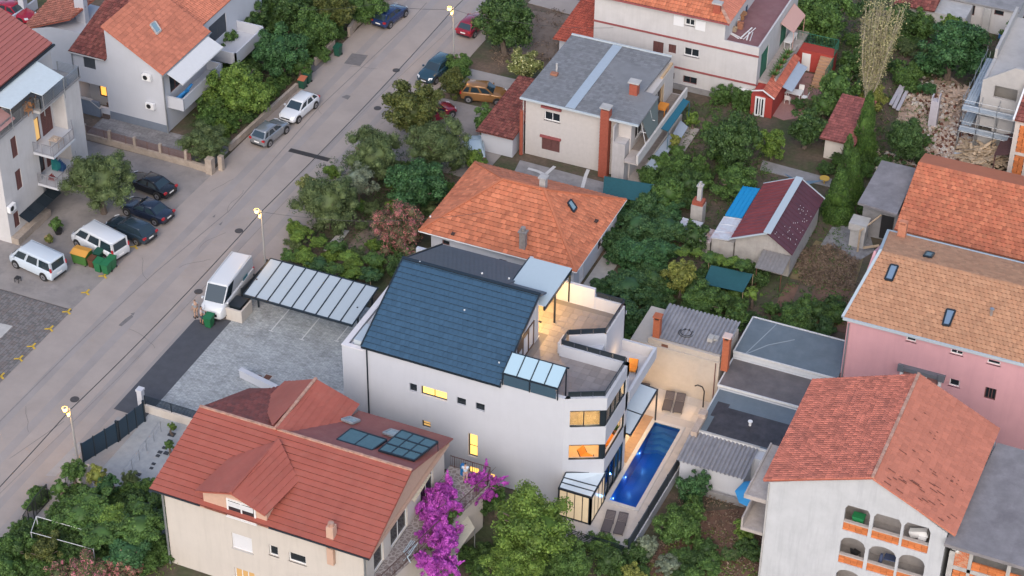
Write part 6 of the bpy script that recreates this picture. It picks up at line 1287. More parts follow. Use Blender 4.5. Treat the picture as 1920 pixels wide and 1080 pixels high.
bk_ = mat('wet_black_bitumen', (.04, .037, .043), .6, var=.45, vscale=1.1, stain=.4, stcol=(.10, .09, .09), stscale=.9)
f1 = flatroof('flat blue grey roofed garage beside the pink house', 'flat_roof_garage', -32.5, -24.75, 118.3, 122.8, 3.4, bl, white, .08)
g = MB(); g.box(-32.5, -24.75, 118.22, 118.3, 2.6, 3.3); g.build('fascia', mat('pale_fascia', (.50, .52, .55), .7, var=.05), f1)
g = MB()
for a, b in (((1396, 665), (1456, 608)), ((1396, 665), (1440, 647)), ((1440, 647), (1490, 637))): g.bar(Vector((*tuple(P(*a, 3.4))[:2], 3.41)), Vector((*tuple(P(*b, 3.4))[:2], 3.41)), .07, .012)
g.build('roof_seam', mat('pale_seam', (.26, .30, .33), .6), f1)
f2 = flatroof('brown stained flat roofed garage in the middle of the row', 'flat_roof_garage', -32.45, -25.5, 114.75, 118.1, 2.95, br_, white, .05)
f3 = flatroof('flat roofed garage with black wet patches and white edging', 'flat_roof_garage', -32.3, -25.6, 109.55, 114.6, 2.75, bl, white, .05)
g = MB(); g.box(-31.6, -25.7, 109.8, 112.8, 2.752, 2.764); g.box(-31.9, -31.0, 111.5, 113.2, 2.752, 2.762); g.build('wet_patch', bk_, f3)
g = MB(); g.tube((-29.0, 111.6, 2.76), (-29.0, 111.6, 3.1), .1, n=10); g.tube((-29.0, 111.6, 3.1), (-29.0, 111.6, 3.15), .17, n=12); g.build('vent_pipe', whitef, f3)
g = MB(); g.box(-32.5, -32.05, 109.0, 111.3, 2.2, 3.05); g.box(-32.55, -32.0, 110.6, 111.2, 3.05, 3.4); g.build('parapet_stub', mat('beige_stub', (.40, .32, .27), .9, var=.15), f3)
f4 = thing('corrugated_shed', 'white walled shed with grey corrugated roof in front of the black patched garage', 'shed', (-32.5, 106.6, 0)); g = MB(); g.box(-32.4, -27.8, 106.7, 109.5, 0, 2.2); g.box(-27.8, -25, 108.6, 109.55, 0, 2.6); g.build('wall', white, f4)
corrugated('roof', f4, -32.65, -27.6, 106.45, 2.3, 109.55, 2.65, corr, pitch=.30, h=.12); g = MB(); g.box(-32.3, -27.6, 109.5, 109.65, 2.6, 2.85); g.build('edging', lconcrete, f4)
g = MB(); g.box(-32.45, -25.3, 106.35, 106.55, -.3, .5); single('rubble_wall', g, concrete, 'dark low stone wall at the foot of the corrugated shed', 'wall')
# blue parasol
c = P(1415, 925, 2.0); t = thing('blue_parasol', 'bright blue octagonal parasol beside the corrugated shed', 'parasol', (c.x, c.y, 0)); g = MB(); ce = Vector((c.x+.2, c.y, 2.5)); rim = [ce+Vector((math.cos(R(i*45+10))*1.55, math.sin(R(i*45+10))*1.55, -.55)) for i in range(8)]
for i in range(8): g.face([ce, rim[i], rim[(i+1) % 8]])
g.build('canopy', mat('sky_blue_canvas', (.04, .28, .58), .7), t); g = MB(); g.tube((ce.x, ce.y, 0), ce, .03); g.build('pole', galv, t)
for i in range(8): g = MB(); g.bar(ce-Vector((0, 0, .03)), rim[i]-Vector((0, 0, .03)), .025); g.build('rib', galv, t)
# ---------------------------------------------------------------- maroon gabled shed
h15 = thing('maroon_shed', 'block shed with faded maroon sheet roof and pale ridge strip', 'shed', (-37.3, 133.2, 0)); blockw = mat('grey_block_wall', (.38, .36, .34), .92, var=.14, vscale=2, bump=.4, stain=.4, stcol=(.22, .2, .19), streak=True)
g = MB(); g.box(-37.3, -32.75, 133.2, 141, 0, 2.35); g.add([(-37.3, 133.2, 2.35), (-32.75, 133.2, 2.35), (-34.75, 133.2, 3.75), (-37.3, 133.4, 2.35), (-32.75, 133.4, 2.35), (-34.75, 133.4, 3.75)], [(0, 1, 2), (5, 4, 3), (0, 2, 5, 3), (1, 4, 5, 2)]); g.build('wall', blockw, h15)
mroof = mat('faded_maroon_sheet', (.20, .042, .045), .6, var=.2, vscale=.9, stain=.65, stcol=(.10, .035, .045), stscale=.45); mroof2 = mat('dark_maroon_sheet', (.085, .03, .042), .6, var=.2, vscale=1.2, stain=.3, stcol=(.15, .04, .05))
def ribbed(parent, a, b, c, d, m, n, name='roof'):
    g = MB(); a, b, c, d = map(Vector, (a, b, c, d)); g.slab([a, b, c, d], .06)
    for i in range(n+1): g.bar(a+(d-a)*0+(b-a)*(i/n)+Vector((0, 0, .02)), d+(c-d)*(i/n)+Vector((0, 0, .02)), .05, .05)
    return g.build(name, m, parent)
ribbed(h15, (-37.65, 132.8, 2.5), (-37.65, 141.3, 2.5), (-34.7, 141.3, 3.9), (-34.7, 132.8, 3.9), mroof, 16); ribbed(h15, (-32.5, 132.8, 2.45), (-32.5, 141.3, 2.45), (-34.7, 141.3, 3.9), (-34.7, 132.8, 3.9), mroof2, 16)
g = MB(); g.bar((-34.7, 132.75, 3.96), (-34.7, 141.35, 3.96), .6, .05); 
for a, b in (((-37.7, 132.78, 2.5), (-34.7, 132.78, 3.92)), ((-37.65, 141.35, 2.5), (-34.7, 141.35, 3.92)), ((-34.7, 141.35, 3.92), (-32.45, 141.35, 2.45))): g.bar(a, b, .1, .12)
g.build('ridge_flashing', mat('pale_blue_fascia', ()), h15)
g = MB(); rs = random.Random(2)
for i in range(34): u = rs.uniform(.2, .95); y = rs.uniform(133.2, 138.5); x = -34.7+2.2*u; g.box(x-.012, x+.015, y-.03, y+.06, 3.95-1.45*u, 3.99-1.45*u)
g.build('roof_patch', whitef, h15)
ribbed(h15, (-34.9, 131.0, 1.75), (-32.7, 131.0, 1.75), (-32.7, 133.1, 2.1), (-34.9, 133.1, 2.1), mat('grey_asbestos_sheet', (.20, .195, .20), .9, var=.15), 8, 'porch_roof')
for x in (-34.8, -32.8): g = MB(); g.tube((x, 131.1, 0), (x, 131.1, 1.7), .04); g.build('porch_post', rust, h15)
t = thing('lean_to_roofs', 'lean-to with bright blue sheet and rusty white corrugated panels beside the maroon shed', 'lean-to', (-39.3, 133, 0))
ribbed(t, (-39.2, 136.3, 2.1), (-37.8, 136.3, 2.25), (-37.8, 140.9, 2.25), (-39.2, 140.9, 2.1), mat('bright_blue_sheet', (.01, .24, .50), .5, var=.05), 4, 'blue_sheet')
ribbed(t, (-39.3, 133.0, 2.0), (-39.3, 136.2, 2.0), (-37.75, 136.2, 2.2), (-37.75, 133.0, 2.2), mat('white_rusty_sheet', (.50, .52, .56), .5, var=.1, stain=.4, stcol=(.35, .1, .08), stscale=1.6), 3, 'white_sheet')
ribbed(t, (-40.8, 133.2, 1.3), (-39.4, 133.2, 1.3), (-39.4, 135.0, 1.4), (-40.8, 135.0, 1.4), mat('red_stained_sheet', (.50, .44, .44), .6, var=.1, stain=.8, stcol=(.35, .09, .08), stscale=2), 5, 'low_sheet')
ribbed(t, (-42.6, 134.3, 1.0), (-40.9, 134.3, 1.0), (-40.9, 136.0, 1.1), (-42.6, 136.0, 1.1), mat('white_rusty_sheet', ()), 3, 'low_sheet')
g = MB(); g.box(-39.2, -37.4, 133.1, 140.5, 0, 1.95); g.box(-40.7, -39.4, 133.4, 134.9, 0, 1.25); g.build('wall', blockw, t)
# tan block pillar / outdoor chimney in the garden
c = P(1308, 420); t = thing('garden_barbecue', 'tall grey outdoor fireplace with red brick band and pale chimney in the garden', 'barbecue', tuple(c)); g = MB(); g.box(c.x-.55, c.x+.45, c.y-.4, c.y+.5, 0, 2.0); g.build('body', blockw, t); g = MB(); g.box(c.x-.5, c.x+.4, c.y-.35, c.y+.45, 2.0, 2.35); g.build('brick_band', brickred, t); g = MB(); g.box(c.x-.2, c.x+.15, c.y-.1, c.y+.25, 2.35, 3.7); g.box(c.x-.28, c.x+.23, c.y-.18, c.y+.33, 3.7, 3.8); g.box(c.x-.12, c.x+.08, c.y-.02, c.y+.18, 3.8, 4.1); g.build('flue', lconcrete, t)
# ---------------------------------------------------------------- small tiled shed
h16 = thing('small_tiled_shed', 'little cream shed with dull red tile roof beside the tall pale poplar', 'shed', (-35.2, 151, 0)); bldg(h16, -35.2, -32.9, 150.9, 156.5, 0, 2.1, cream)
q = [(-35.6, 150.4, 2.2), (-32.5, 150.4, 2.2), (-32.5, 156.9, 2.9), (-35.6, 156.9, 2.9)]; r16 = roofslab(h16, q, maroon); tiles(r16, q, .35, .3, mat('dull_red_tile', (.26, .08, .07), .85, var=.15, island=.3), style='mission', lift=.03, arch=.05)
# ---------------------------------------------------------------- orange roof and concrete shed on the right
h14 = thing('concrete_shed', 'rough grey concrete flat roofed shed left of the long orange roof', 'shed', (-29.2, 140.5, 0)); g = MB(); g.box(-29.2, -26.3, 141.2, 146.6, 0, 3.45); g.build('wall', concrete, h14); g = MB(); g.slab([(-29.5, 140.3, 3.6), (-26.2, 140.0, 3.6), (-26.3, 147.0, 3.65), (-29.4, 147.0, 3.65)], .2); g.build('roof_slab', mat('mottled_slab', ()), h14)
g = MB(); g.box(-29.6, -28.4, 139.3, 140.4, 0, 1.7); g.box(-29.75, -28.3, 139.1, 140.5, 1.7, 2.3); g.build('porch', lconcrete, h14); g = MB(); g.tube((-28.7, 138.8, 0), (-28.7, 138.8, 2.1), .08); g.bar((-28.7, 138.8, 2.0), (-27.6, 140.8, 2.6), .1); g.bar((-28.3, 138.9, .4), (-27.2, 139.6, .5), .15); g.build('prop', timber, h14)
g = MB(); g.box(-27.6, -26.6, 141.1, 141.19, .2, 2.4); g.build('opening', blackm, h14)
h13b = thing('long_orange_roof_house', 'long low house under a weathered orange tile roof behind the pink house', 'house', (-25.8, 139, 0)); bldg(h13b, -25.7, -8, 139.3, 145.5, 0, 3.0, mat('pale_blue_render', (.34, .40, .44), .9, var=.08, stain=.3, streak=True), [(-22.8, -20.6, 1.2, 2.4, 'w', 1)], [])
q = [(-26.0, 138.6, 3.1), (-6, 138.6, 3.1), (-6, 145.9, 5.0), (-26.2, 145.9, 5.0)]; r13 = roofslab(h13b, q, terra); tiles(r13, q, .42, .36, mat('faded_orange_tile', (.54, .185, .092), .85, var=.12, vscale=.8, island=.2, col2=(.48, .14, .07), stain=.4, stcol=(.30, .11, .07), stscale=.5), style='wave', lift=.05, arch=.04)
roofslab(h13b, [(-6, 149, 4.0), (-26.3, 149, 4.0), (-26.2, 145.9, 5.0), (-6, 145.9, 5.0)], terra)
# ---------------------------------------------------------------- upper right pieces
c0 = P(1783, 52); h18 = thing('top_right_bungalow', 'white bungalow with flat grey roof and dark windows at the top right corner', 'house', (c0.x, c0.y, 0)); c1 = P(1783, 0, 2.6); 
x18 = P(1783, 30, 1.2); Y18 = P(1790, 48).y
def QYx(x, y): return QY(x, y, Y18)
x0_, x1_ = QYx(1780, 20)[0], QYx(1903, 50)[0]
bldg(h18, x0_, x1_, Y18, Y18+9, 0, 2.7, oldwhite, [wy(Y18, 1801, 5, 1826, 30, 'D', 2), wy(Y18, 1865, 18, 1881, 31, 'D', 1)], []); g = MB(); g.box(x0_-.2, x1_+.2, Y18-.2, Y18+9, 2.7, 2.85); g.build('roof_slab', concrete, h18)
g = MB(); xx = QYx(1855, 30)[0]; g.box(xx-.5, xx+.15, Y18-.35, Y18-.003, 0, 2.6); g.build('rough_pier', lconcrete, h18)
a = P(1700, 8, 3); t = thing('maroon_roof_house', 'low house with dark maroon tile roof at the top edge behind the trees', 'house', tuple(P(1720, 40))); q = [P(1672, -8, 2.8), P(1735, 22, 2.8), P(1790, 0, 3.0), P(1760, -30, 3.8), P(1690, -40, 3.8)]; q = [P(1675, 8, 2.8), P(1752, 22, 2.8), P(1775, -22, 3.8), P(1695, -35, 3.8)]; rr3 = roofslab(t, q, maroon); tiles(rr3, q, .4, .3, maroon, style='mission', lift=.03, arch=.05); g = MB(); b0 = P(1690, 12, 2.7); g.box(b0.x, b0.x+6, b0.y+.4, b0.y+5, 0, 2.6); g.build('wall', lconcrete, t)
# house under construction with scaffold
cs_ = thing('house_under_construction', 'unfinished grey rendered house with gabled attic and scaffold at the right edge', 'house', tuple(P(1830, 260)))
Yc = P(1825, 275).y; X0c = P(1822, 275).x
gray = mat('cement_render', (.40, .385, .375), .92, var=.08, vscale=1, bump=.3, stain=.2)
def px_y(x, y): return QY(x, y, Yc)
za = px_y(1845, 150)[1]; zb = px_y(1905, 128)[1]
xa = px_y(1838, 180)[0]; xpk = px_y(1905, 128)[0]
wz = [wy(Yc, 1866, 160, 1905, 192, 'x'), wy(Yc, 1826, 205, 1863, 223, 'x'), wy(Yc, 1830, 232, 1858, 250, 'x')]
g = MB(); g.wall('Y', Yc, X0c, -5, 0, za, .25, [w_[:4] for w_ in wz]); g.add([(xa, Yc, za), (-5, Yc, za), (-5, Yc, zb-1.2), (xpk, Yc, zb), (xa, Yc+.25, za), (-5, Yc+.25, za), (-5, Yc+.25, zb-1.2), (xpk, Yc+.25, zb)], [(0, 1, 2, 3), (7, 6, 5, 4), (0, 3, 7, 4), (3, 2, 6, 7)])
g.wall('X', X0c, Yc+.25, Yc+12, 0, za, .25, sgn=-1); g.box(X0c+.25, -5, Yc+.3, Yc+12, za-.3, za-.1); g.box(X0c+.25, -5, Yc+2, Yc+2.2, 0, za-.3); g.box(X0c, X0c+.25, Yc+4, Yc+12, za, za+.9); g.build('wall', gray, cs_)
sc = thing('scaffold', 'metal scaffold with plank decks around the unfinished grey house', 'scaffold', (X0c-1, Yc-1, 0))
g = MB()
for lv in (2.0, 4.1): 
    for k in range(6): x = X0c-1.2+k*1.5; g.tube((x, Yc-1.2, 0), (x, Yc-1.2, lv+1.1), .03, n=6); g.tube((x, Yc-.3, 0), (x, Yc-.3, lv+1.1), .03, n=6)
    for dz in (0, .5, 1.0): g.tube((X0c-1.2, Yc-1.2, lv+dz), (X0c+7, Yc-1.2, lv+dz), .025, n=6)
    g.tube((X0c-1.2, Yc-1.2, lv), (X0c-1.2, Yc+8, lv), .03, n=6); g.tube((X0c-1.2, Yc-1.2, lv+1), (X0c-1.2, Yc+8, lv+1), .025, n=6); g.tube((X0c-.3, Yc-.3, lv), (X0c-.3, Yc+8, lv), .03, n=6)
for k in range(5): y = Yc-1.2+k*2.2; g.tube((X0c-1.2, y, 0), (X0c-1.2, y, 5.6), .03, n=6); g.tube((X0c-1.2, y, .2), (X0c-1.2, y+2.0, 4.0), .02, n=6)
g.build('tube_frame', galv, sc)
for lv in (2.0, 4.1):
    for j in range(4): g = MB(); g.box(X0c-1.2, X0c+7, Yc-1.15+j*.21, Yc-.97+j*.21, lv+.03, lv+.08); g.build('plank', mat('blue_grey_deck', (.33, .38, .43), .6, var=.1), sc)
    for j in range(4): g = MB(); g.box(X0c-1.15+j*.21, X0c-.97+j*.21, Yc-.2, Yc+8, lv+.09, lv+.14); g.build('plank', mat('blue_grey_deck', ()), sc)
# orange brick building at right edge
Yb = P(1885, 335).y; Xb = P(1885, 335).x
ob = thing('orange_brick_house', 'raw orange brick house with pale concrete frame at the right edge', 'house', (Xb, Yb, 0)); zt = QY(1900, 222, Yb)[1]
g = MB(); g.box(Xb, Xb+.4, Yb, Yb+.4, 0, zt); g.box(Xb+.4, -5, Yb, Yb+.35, zt-.5, zt); zmid = QY(1900, 287, Yb)[1]; g.box(Xb+.4, -5, Yb+.01, Yb+.3, zmid-.12, zmid+.15); g.box(Xb+.0, -5, Yb-.02, Yb+.3, 0, .2); g.box(Xb+1.25, Xb+1.5, Yb, Yb+.3, .2, zt-.5); g.box(Xb, Xb+.3, Yb+.4, Yb+9, 0, zt); g.build('concrete_frame', mat('pale_frame', (.52, .46, .42), .85, var=.06), ob)
for z0, z1 in ((.2, zmid-.12), (zmid+.15, zt-.5)):
    n = max(3, int((z1-z0)/.26)); hgt = (z1-z0)/n
    for k in range(n):
        for x, w_ in ((Xb+.4+(.05 if k % 2 else -.02), .42), (Xb+.83, .42 if k % 2 else .36)):
            g = MB(); g.box(x+.008, x+w_-.008, Yb+.05, Yb+.2, z0+k*hgt+.008, z0+(k+1)*hgt-.008); g.build('brick', obr, ob)
q = [(Xb-.1, Yb-.3, zt+.05), (-5, Yb-.3, zt+.05), (-5, Yb+8, zt+2.8), (Xb-.1, Yb+8, zt+2.8)]; ro = roofslab(ob, q, terra2); tiles(ro, q, .4, .26, maroon, style='mission', arch=.05); g = MB(); g.bar((Xb-.15, Yb-.35, zt+.05), (Xb-.15, Yb+8, zt+2.85), .15, .2); g.build('verge', whitef, ob)
g = MB(); g.box(Xb+1.55, -5, Yb+.4, Yb+.5, 0, zt-.5); g.build('dark_opening', blackm, ob)
g = MB(); g.slab([Vector((Xb-1.3, Yb+.2, 1.9)), Vector((Xb-.1, Yb+.2, 2.3)), Vector((Xb-.1, Yb+4.5, 2.3)), Vector((Xb-1.3, Yb+4.5, 1.9))], .05); g.box(Xb-1.25, Xb-1.15, Yb+.2, Yb+.3, 0, 1.9); g.build('rusty_lean_to', mat('dark_rusty_sheet', (.09, .04, .038), .8, var=.2, vscale=4), ob)
# ================================================================== VEGETATION
def leafmat(name, c1, c2, fl=None, flp=.0):
    m = bpy.data.materials.new(name); m.use_nodes = True; nt = m.node_tree; b = nt.nodes['Principled BSDF']; N = nt.nodes.new; L = nt.links.new
    g = N('ShaderNodeNewGeometry'); cr = N('ShaderNodeValToRGB'); e = cr.color_ramp.elements
    e[0].color = (*c1, 1); e[0].position = .1; e[1].color = (*c2, 1); e[1].position = .9-flp
    if fl: x = cr.color_ramp.elements.new(1-flp); x.color = (*fl, 1); cr.color_ramp.elements.new(.999-flp).color = (*c2, 1)
    L(g.outputs['Random Per Island'], cr.inputs[0])
    n = N('ShaderNodeTexNoise'); n.inputs['Scale'].default_value = 1.1; n.inputs['Detail'].default_value = 3; L(g.outputs['Position'], n.inputs['Vector'])
    r = N('ShaderNodeMapRange'); r.inputs[1].default_value = .3; r.inputs[2].default_value = .7; r.inputs[3].default_value = .85; r.inputs[4].default_value = 1.7; L(n.outputs[0], r.inputs[0])
    s = N('ShaderNodeVectorMath'); s.operation = 'SCALE'; L(cr.outputs[0], s.inputs[0]); L(r.outputs[0], s.inputs['Scale']); L(s.outputs[0], b.inputs['Base Color'])
    b.inputs['Roughness'].default_value = .6; b.inputs['Specular IOR Level'].default_value = .3
    return m
LM = {
 'olive': leafmat('olive_leaf', (.042, .066, .024), (.090, .122, .048)), 'dark': leafmat('dark_leaf', (.020, .045, .013), (.052, .095, .026)),
 'mid': leafmat('mid_green_leaf', (.030, .065, .016), (.075, .135, .032)), 'bright': leafmat('bright_green_leaf', (.048, .092, .014), (.118, .180, .034)),
 'emerald': leafmat('emerald_leaf', (.018, .052, .018), (.048, .112, .038)), 'yellow': leafmat('yellow_green_leaf', (.085, .105, .020), (.19, .20, .05)),
 'grey': leafmat('grey_olive_leaf', (.085, .105, .070), (.16, .19, .13)), 'magnolia': leafmat('glossy_yellow_dark_leaf', (.035, .050, .012), (.095, .105, .028)),
 'rose': leafmat('oleander_leaf', (.055, .065, .030), (.12, .10, .055), (.34, .12, .12), .32), 'purple': leafmat('bougainvillea_bract', (.21, .028, .23), (.43, .085, .41)),
 'pink': leafmat('pink_bloom_leaf', (.05, .075, .025), (.11, .11, .05), (.42, .14, .18), .22), 'ivy': leafmat('ivy_leaf', (.018, .050, .018), (.055, .105, .036)),
 'dry': leafmat('dry_twig', (.10, .07, .055), (.19, .14, .10)), 'blossom': leafmat('blossom_leaf', (.075, .10, .03), (.17, .18, .06), (.45, .45, .24), .1),
 'conifer': leafmat('conifer_leaf', (.022, .055, .012), (.062, .115, .022)), 'poplar': leafmat('poplar_leaf', (.15, .15, .07), (.29, .26, .14))}
bark = mat('bark', (.13, .10, .08), .9, var=.25, vscale=6, bump=.6); palebark = mat('pale_bark', (.38, .33, .25), .9, var=.2, vscale=6)
CROWN = {}
def ico():
    bm = bmesh.new(); bmesh.ops.create_icosphere(bm, subdivisions=1, radius=1); v = np.array([x.co[:] for x in bm.verts]); f = np.array([[y.index for y in x.verts] for x in bm.faces]); bm.free(); return v, f
IV, IF = ico()
def crown_mesh(kind, lod, seed, shape='round'):
    key = (kind, lod, seed, shape)
    if key in CROWN: return CROWN[key]
    rng = np.random.default_rng(seed*77+hash_s(kind+shape)); n, sz = {'L': (10500, .040), 'M': (4200, .058), 'S': (1500, .095)}[lod]
    if kind in ('olive', 'grey', 'conifer'): n = int(n*1.25); sz *= .88
    if kind == 'bright' and lod == 'L': sz *= .85
    nb = {'L': 84, 'M': 48, 'S': 22}[lod]
    d = rng.normal(size=(nb, 3)); d /= np.linalg.norm(d, axis=1)[:, None]; rad = rng.uniform(.25, .90, nb)
    C = d*rad[:, None]; C[:, 2] *= .9; r = rng.uniform(.10, .27, nb)*(1.15-rad*.4)
    if shape == 'cone': C[:, 2] = rng.uniform(-.95, .85, nb); t = (1-C[:, 2])/1.95; C[:, 0] = d[:, 0]*t*.62; C[:, 1] = d[:, 1]*t*.62; r = .16+.26*t*rng.uniform(.7, 1.1, nb)
    if shape == 'box': C = rng.uniform(-.78, .78, (nb, 3)); r = rng.uniform(.16, .28, nb)
    if shape == 'flat': C[:, 2] *= .5
    P_, Nn = [], []
    cnt = 0
    while cnt < n:
        k = rng.choice(nb, n, p=r**2/np.sum(r**2)); u = rng.normal(size=(n, 3)); u /= np.linalg.norm(u, axis=1)[:, None]; u[:, 2] = np.where(rng.random(n) < .6, np.abs(u[:, 2]), u[:, 2])
        p = C[k]+u*(r[k]*rng.uniform(.72, 1.22, n))[:, None]
        ins = np.zeros(n, bool)
        for j in range(nb): ins |= (np.sum((p-C[j])**2, axis=1) < (r[j]*.72)**2)
        ok = ~ins; P_.append(p[ok]); Nn.append(u[ok]); cnt += ok.sum()
        if len(P_) > 12: break
    p = np.concatenate(P_)[:n]; nn = np.concatenate(Nn)[:n]; n = len(p)
    nn = nn+rng.normal(size=(n, 3))*.75; nn[:, 2] += .2; nn /= np.linalg.norm(nn, axis=1)[:, None]
    a = np.cross(nn, rng.normal(size=(n, 3))); a /= np.linalg.norm(a, axis=1)[:, None]; b = np.cross(nn, a)
    s = sz*rng.uniform(.6, 1.35, n)[:, None]; asp = .30 if kind in ('olive', 'grey', 'rose', 'pink') else .52
    V = np.stack([p-a*s, p-b*s*asp+nn*s*.15, p+a*s, p+b*s*asp+nn*s*.15], 1).reshape(-1, 3)
    base = np.concatenate([C[j]+IV*r[j]*.72 for j in range(nb)]+[IV*.5])
    Fb = np.concatenate([IF+j*len(IV) for j in range(nb+1)])+len(V)
    me = bpy.data.meshes.new('crown'); nv = len(V)+len(base); me.vertices.add(nv); me.vertices.foreach_set('co', np.concatenate([V, base]).astype(np.float32).ravel())
    q = np.arange(n*4, dtype=np.int32); loops = np.concatenate([q, Fb.astype(np.int32).ravel()]); me.loops.add(len(loops)); me.loops.foreach_set('vertex_index', loops)
    starts = np.concatenate([np.arange(n)*4, n*4+np.arange(len(Fb))*3]).astype(np.int32); me.polygons.add(len(starts)); me.polygons.foreach_set('loop_start', starts)
    me.update(calc_edges=True); me.validate(); me.materials.append(LM[kind]); CROWN[key] = me; return me
def hash_s(s): return sum(ord(c)*(i+3) for i, c in enumerate(s)) % 9973
def trunk_mesh(x, y, zc, r, h, m, name='trunk', parent=None, bare=False):
    g = MB(); rs = random.Random(int(abs(x*31+y*17))); base = Vector((x, y, 0)); top = Vector((x+rs.uniform(-.15, .15)*r, y+rs.uniform(-.15, .15)*r, zc-.1*h)); t = .055*r+.06
    mid = (base+top)/2+Vector((rs.uniform(-.1, .1), rs.uniform(-.1, .1), 0)); g.tube(base, mid, t*1.3, t, n=7, cap=False); g.tube(mid, top, t, t*.6, n=7, cap=False)
    for i in range(5):
        a = rs.uniform(0, 6.28); e = top+Vector((math.cos(a)*r*.6, math.sin(a)*r*.6, h*rs.uniform(.1, .45))); g.tube(mid.lerp(top, rs.uniform(.3, .9)), e, t*.5, t*.15, n=5, cap=False)
    return g.build(name, m, parent)
def tree(px_, py_, rpx, zc, kind, label, cat='tree', ry=1.0, lod=None, shape='round', seed=None, name=None, group=None, hz=None, wx_=1.0):
    c = P(px_, py_, zc); dist = (c-Vector((0, 0, H0))).length; r = rpx/(F/dist); hz = hz if hz else r*ry
    lod = lod or ('L' if rpx > 44 else 'M' if rpx > 20 else 'S'); seed = (int(px_)+int(py_)) % 4 if seed is None else seed
    t = thing(name or ('tree' if cat == 'tree' else cat.replace(' ', '_')), label, cat, (c.x, c.y, 0), group)
    o = link(bpy.data.objects.new('crown', crown_mesh(kind, lod, seed, shape))); o.parent = t; o.location = (0, 0, zc); o.scale = (r*wx_, r, hz); o.rotation_euler = (0, 0, random.uniform(0, 6.28) if wx_ == 1 else 0)
    trunk_mesh(c.x, c.y, zc, r, hz, bark, parent=t); return t
T = tree
T(187, 335, 70, 3.4, 'olive', 'round olive green tree in front of the left apartment block beside the black cars', ry=.95)
T(385, 268, 52, 1.7, 'olive', 'grey green shrub at the wall corner right of the gabled house', 'bush', ry=.8)
T(447, 170, 68, 3.0, 'bright', 'bright lime green tree right of the balcony with the blue parasol', ry=1.0)
T(423, 82, 33, 2.0, 'mid', 'narrow dark green tree between the balcony and the lime tree')
T(527, 92, 58, 3.2, 'emerald', 'rounded emerald green tree behind the street wall')
T(590, 55, 50, 2.2, 'mid', 'dense green shrub tree above the street wall gate', 'bush')
T(622, 18, 50, 3.0, 'magnolia', 'broad olive green tree at the top left of the street')
T(470, 40, 40, 2.0, 'dark', 'dark shrub behind the empty balcony', 'bush'); T(540, 22, 42, 2.0, 'dark', 'dark green shrub at the top behind the emerald tree', 'bush'); T(500, 8, 34, 1.5, 'mid', 'green shrub at the top edge near the person', 'bush')
T(560, 120, 30, 1.5, 'mid', 'green shrub between the emerald tree and the orange lidded bin', 'bush')
T(690, 5, 45, 2.2, 'mid', 'green tree over the street wall beside the blue car')
T(452, 4, 18, 1.0, 'blossom', 'white flowering bush at the top near the rear balcony', 'bush')
T(400, 200, 34, 1.3, 'mid', 'small green shrub under the lime tree beside the gabled house', 'bush')
# hedge along the street wall
a, b = P(432, 262), P(552, 158); hd = thing('hedge', 'clipped green hedge behind the low street wall', 'hedge', tuple(a)); 
for i in range(9):
    c = a+(b-a)*((i+.5)/9)+Vector((-1.0, 0, 0)); o = link(bpy.data.objects.new('foliage', crown_mesh('mid' if i % 3 else 'bright', 'M', i % 4, 'box'))); o.parent = hd; o.location = c-a+Vector((0, 0, .6)); o.scale = (.9, (b-a).length/9*.75, .7)
# right side of the street
T(775, 205, 66, 2.8, 'magnolia', 'broad glossy dark yellowish tree at the roadside below the teal car', ry=.9)
T(862, 122, 30, 1.2, 'mid', 'small bush at the foot of the upper street lamp', 'bush'); T(850, 158, 34, 1.2, 'magnolia', 'yellowish bush in front of the orange car', 'bush')
T(948, 38, 66, 3.6, 'dark', 'big dark green tree at the top right of the street beside the red car')
T(984, 122, 38, 2.4, 'blossom', 'pale blossoming yellow green tree near the grey roofed house')
T(915, 228, 38, 1.3, 'mid', 'rounded clipped green bush in front of the brown roofed garage', 'bush')
T(700, 290, 66, 2.8, 'olive', 'large dark olive tree in the roadside garden, middle of the group'); T(822, 268, 64, 3.0, 'olive', 'olive grey tree nearest the brown roofed garage')
T(668, 340, 44, 2.6, 'grey', 'silvery olive tree in the roadside garden'); T(612, 378, 66, 2.6, 'olive', 'lowest olive green tree of the roadside garden beside the lamp')
T(782, 350, 66, 2.2, 'emerald', 'deep green leafy tree left of the orange hip roof', ry=.8); T(575, 345, 24, 1.6, 'blossom', 'tiny creamy flowering bush at the road edge', 'bush')
T(890, 300, 26, 1.2, 'bright', 'small light green bush at the corner of the orange hip roof', 'bush')
T(748, 430, 56, 2.2, 'rose', 'reddish brown flowering oleander bush behind the new house', 'oleander', ry=1.05)
T(765, 470, 22, 1.6, 'pink', 'pink flowering clump at the foot of the reddish oleander', 'oleander')
T(745, 500, 30, 1.0, 'dark', 'dark shrub behind the ridge of the slate roof', 'bush')
def vine(label, pts, rpx, z, kinds, name='grapevine', cat='vine'):
    A = P(*pts[0], z); t = thing(name, label, cat, (A.x, A.y, 0)); k = 0
    for (x0, y0), (x1, y1) in zip(pts[:-1], pts[1:]):
        n = max(1, int(math.hypot(x1-x0, y1-y0)/(rpx*.95)))
        for i in range(n):
            c = P(x0+(x1-x0)*i/n+random.uniform(-4, 4), y0+(y1-y0)*i/n+random.uniform(-4, 4), z+random.uniform(-.15, .25)); r = rpx/24*random.uniform(.85, 1.2)
            o = link(bpy.data.objects.new('foliage', crown_mesh(kinds[k % len(kinds)], 'M', k % 4, 'flat'))); o.parent = t; o.location = c-Vector((A.x, A.y, 0)); o.scale = (r, r, r*.6); o.rotation_euler = (0, 0, random.uniform(0, 6)); k += 1
            if k % 3 == 0: g = MB(); g.tube((c.x, c.y, 0), (c.x, c.y, z), .03, n=6); g.build('stake', timber, t)
    return t
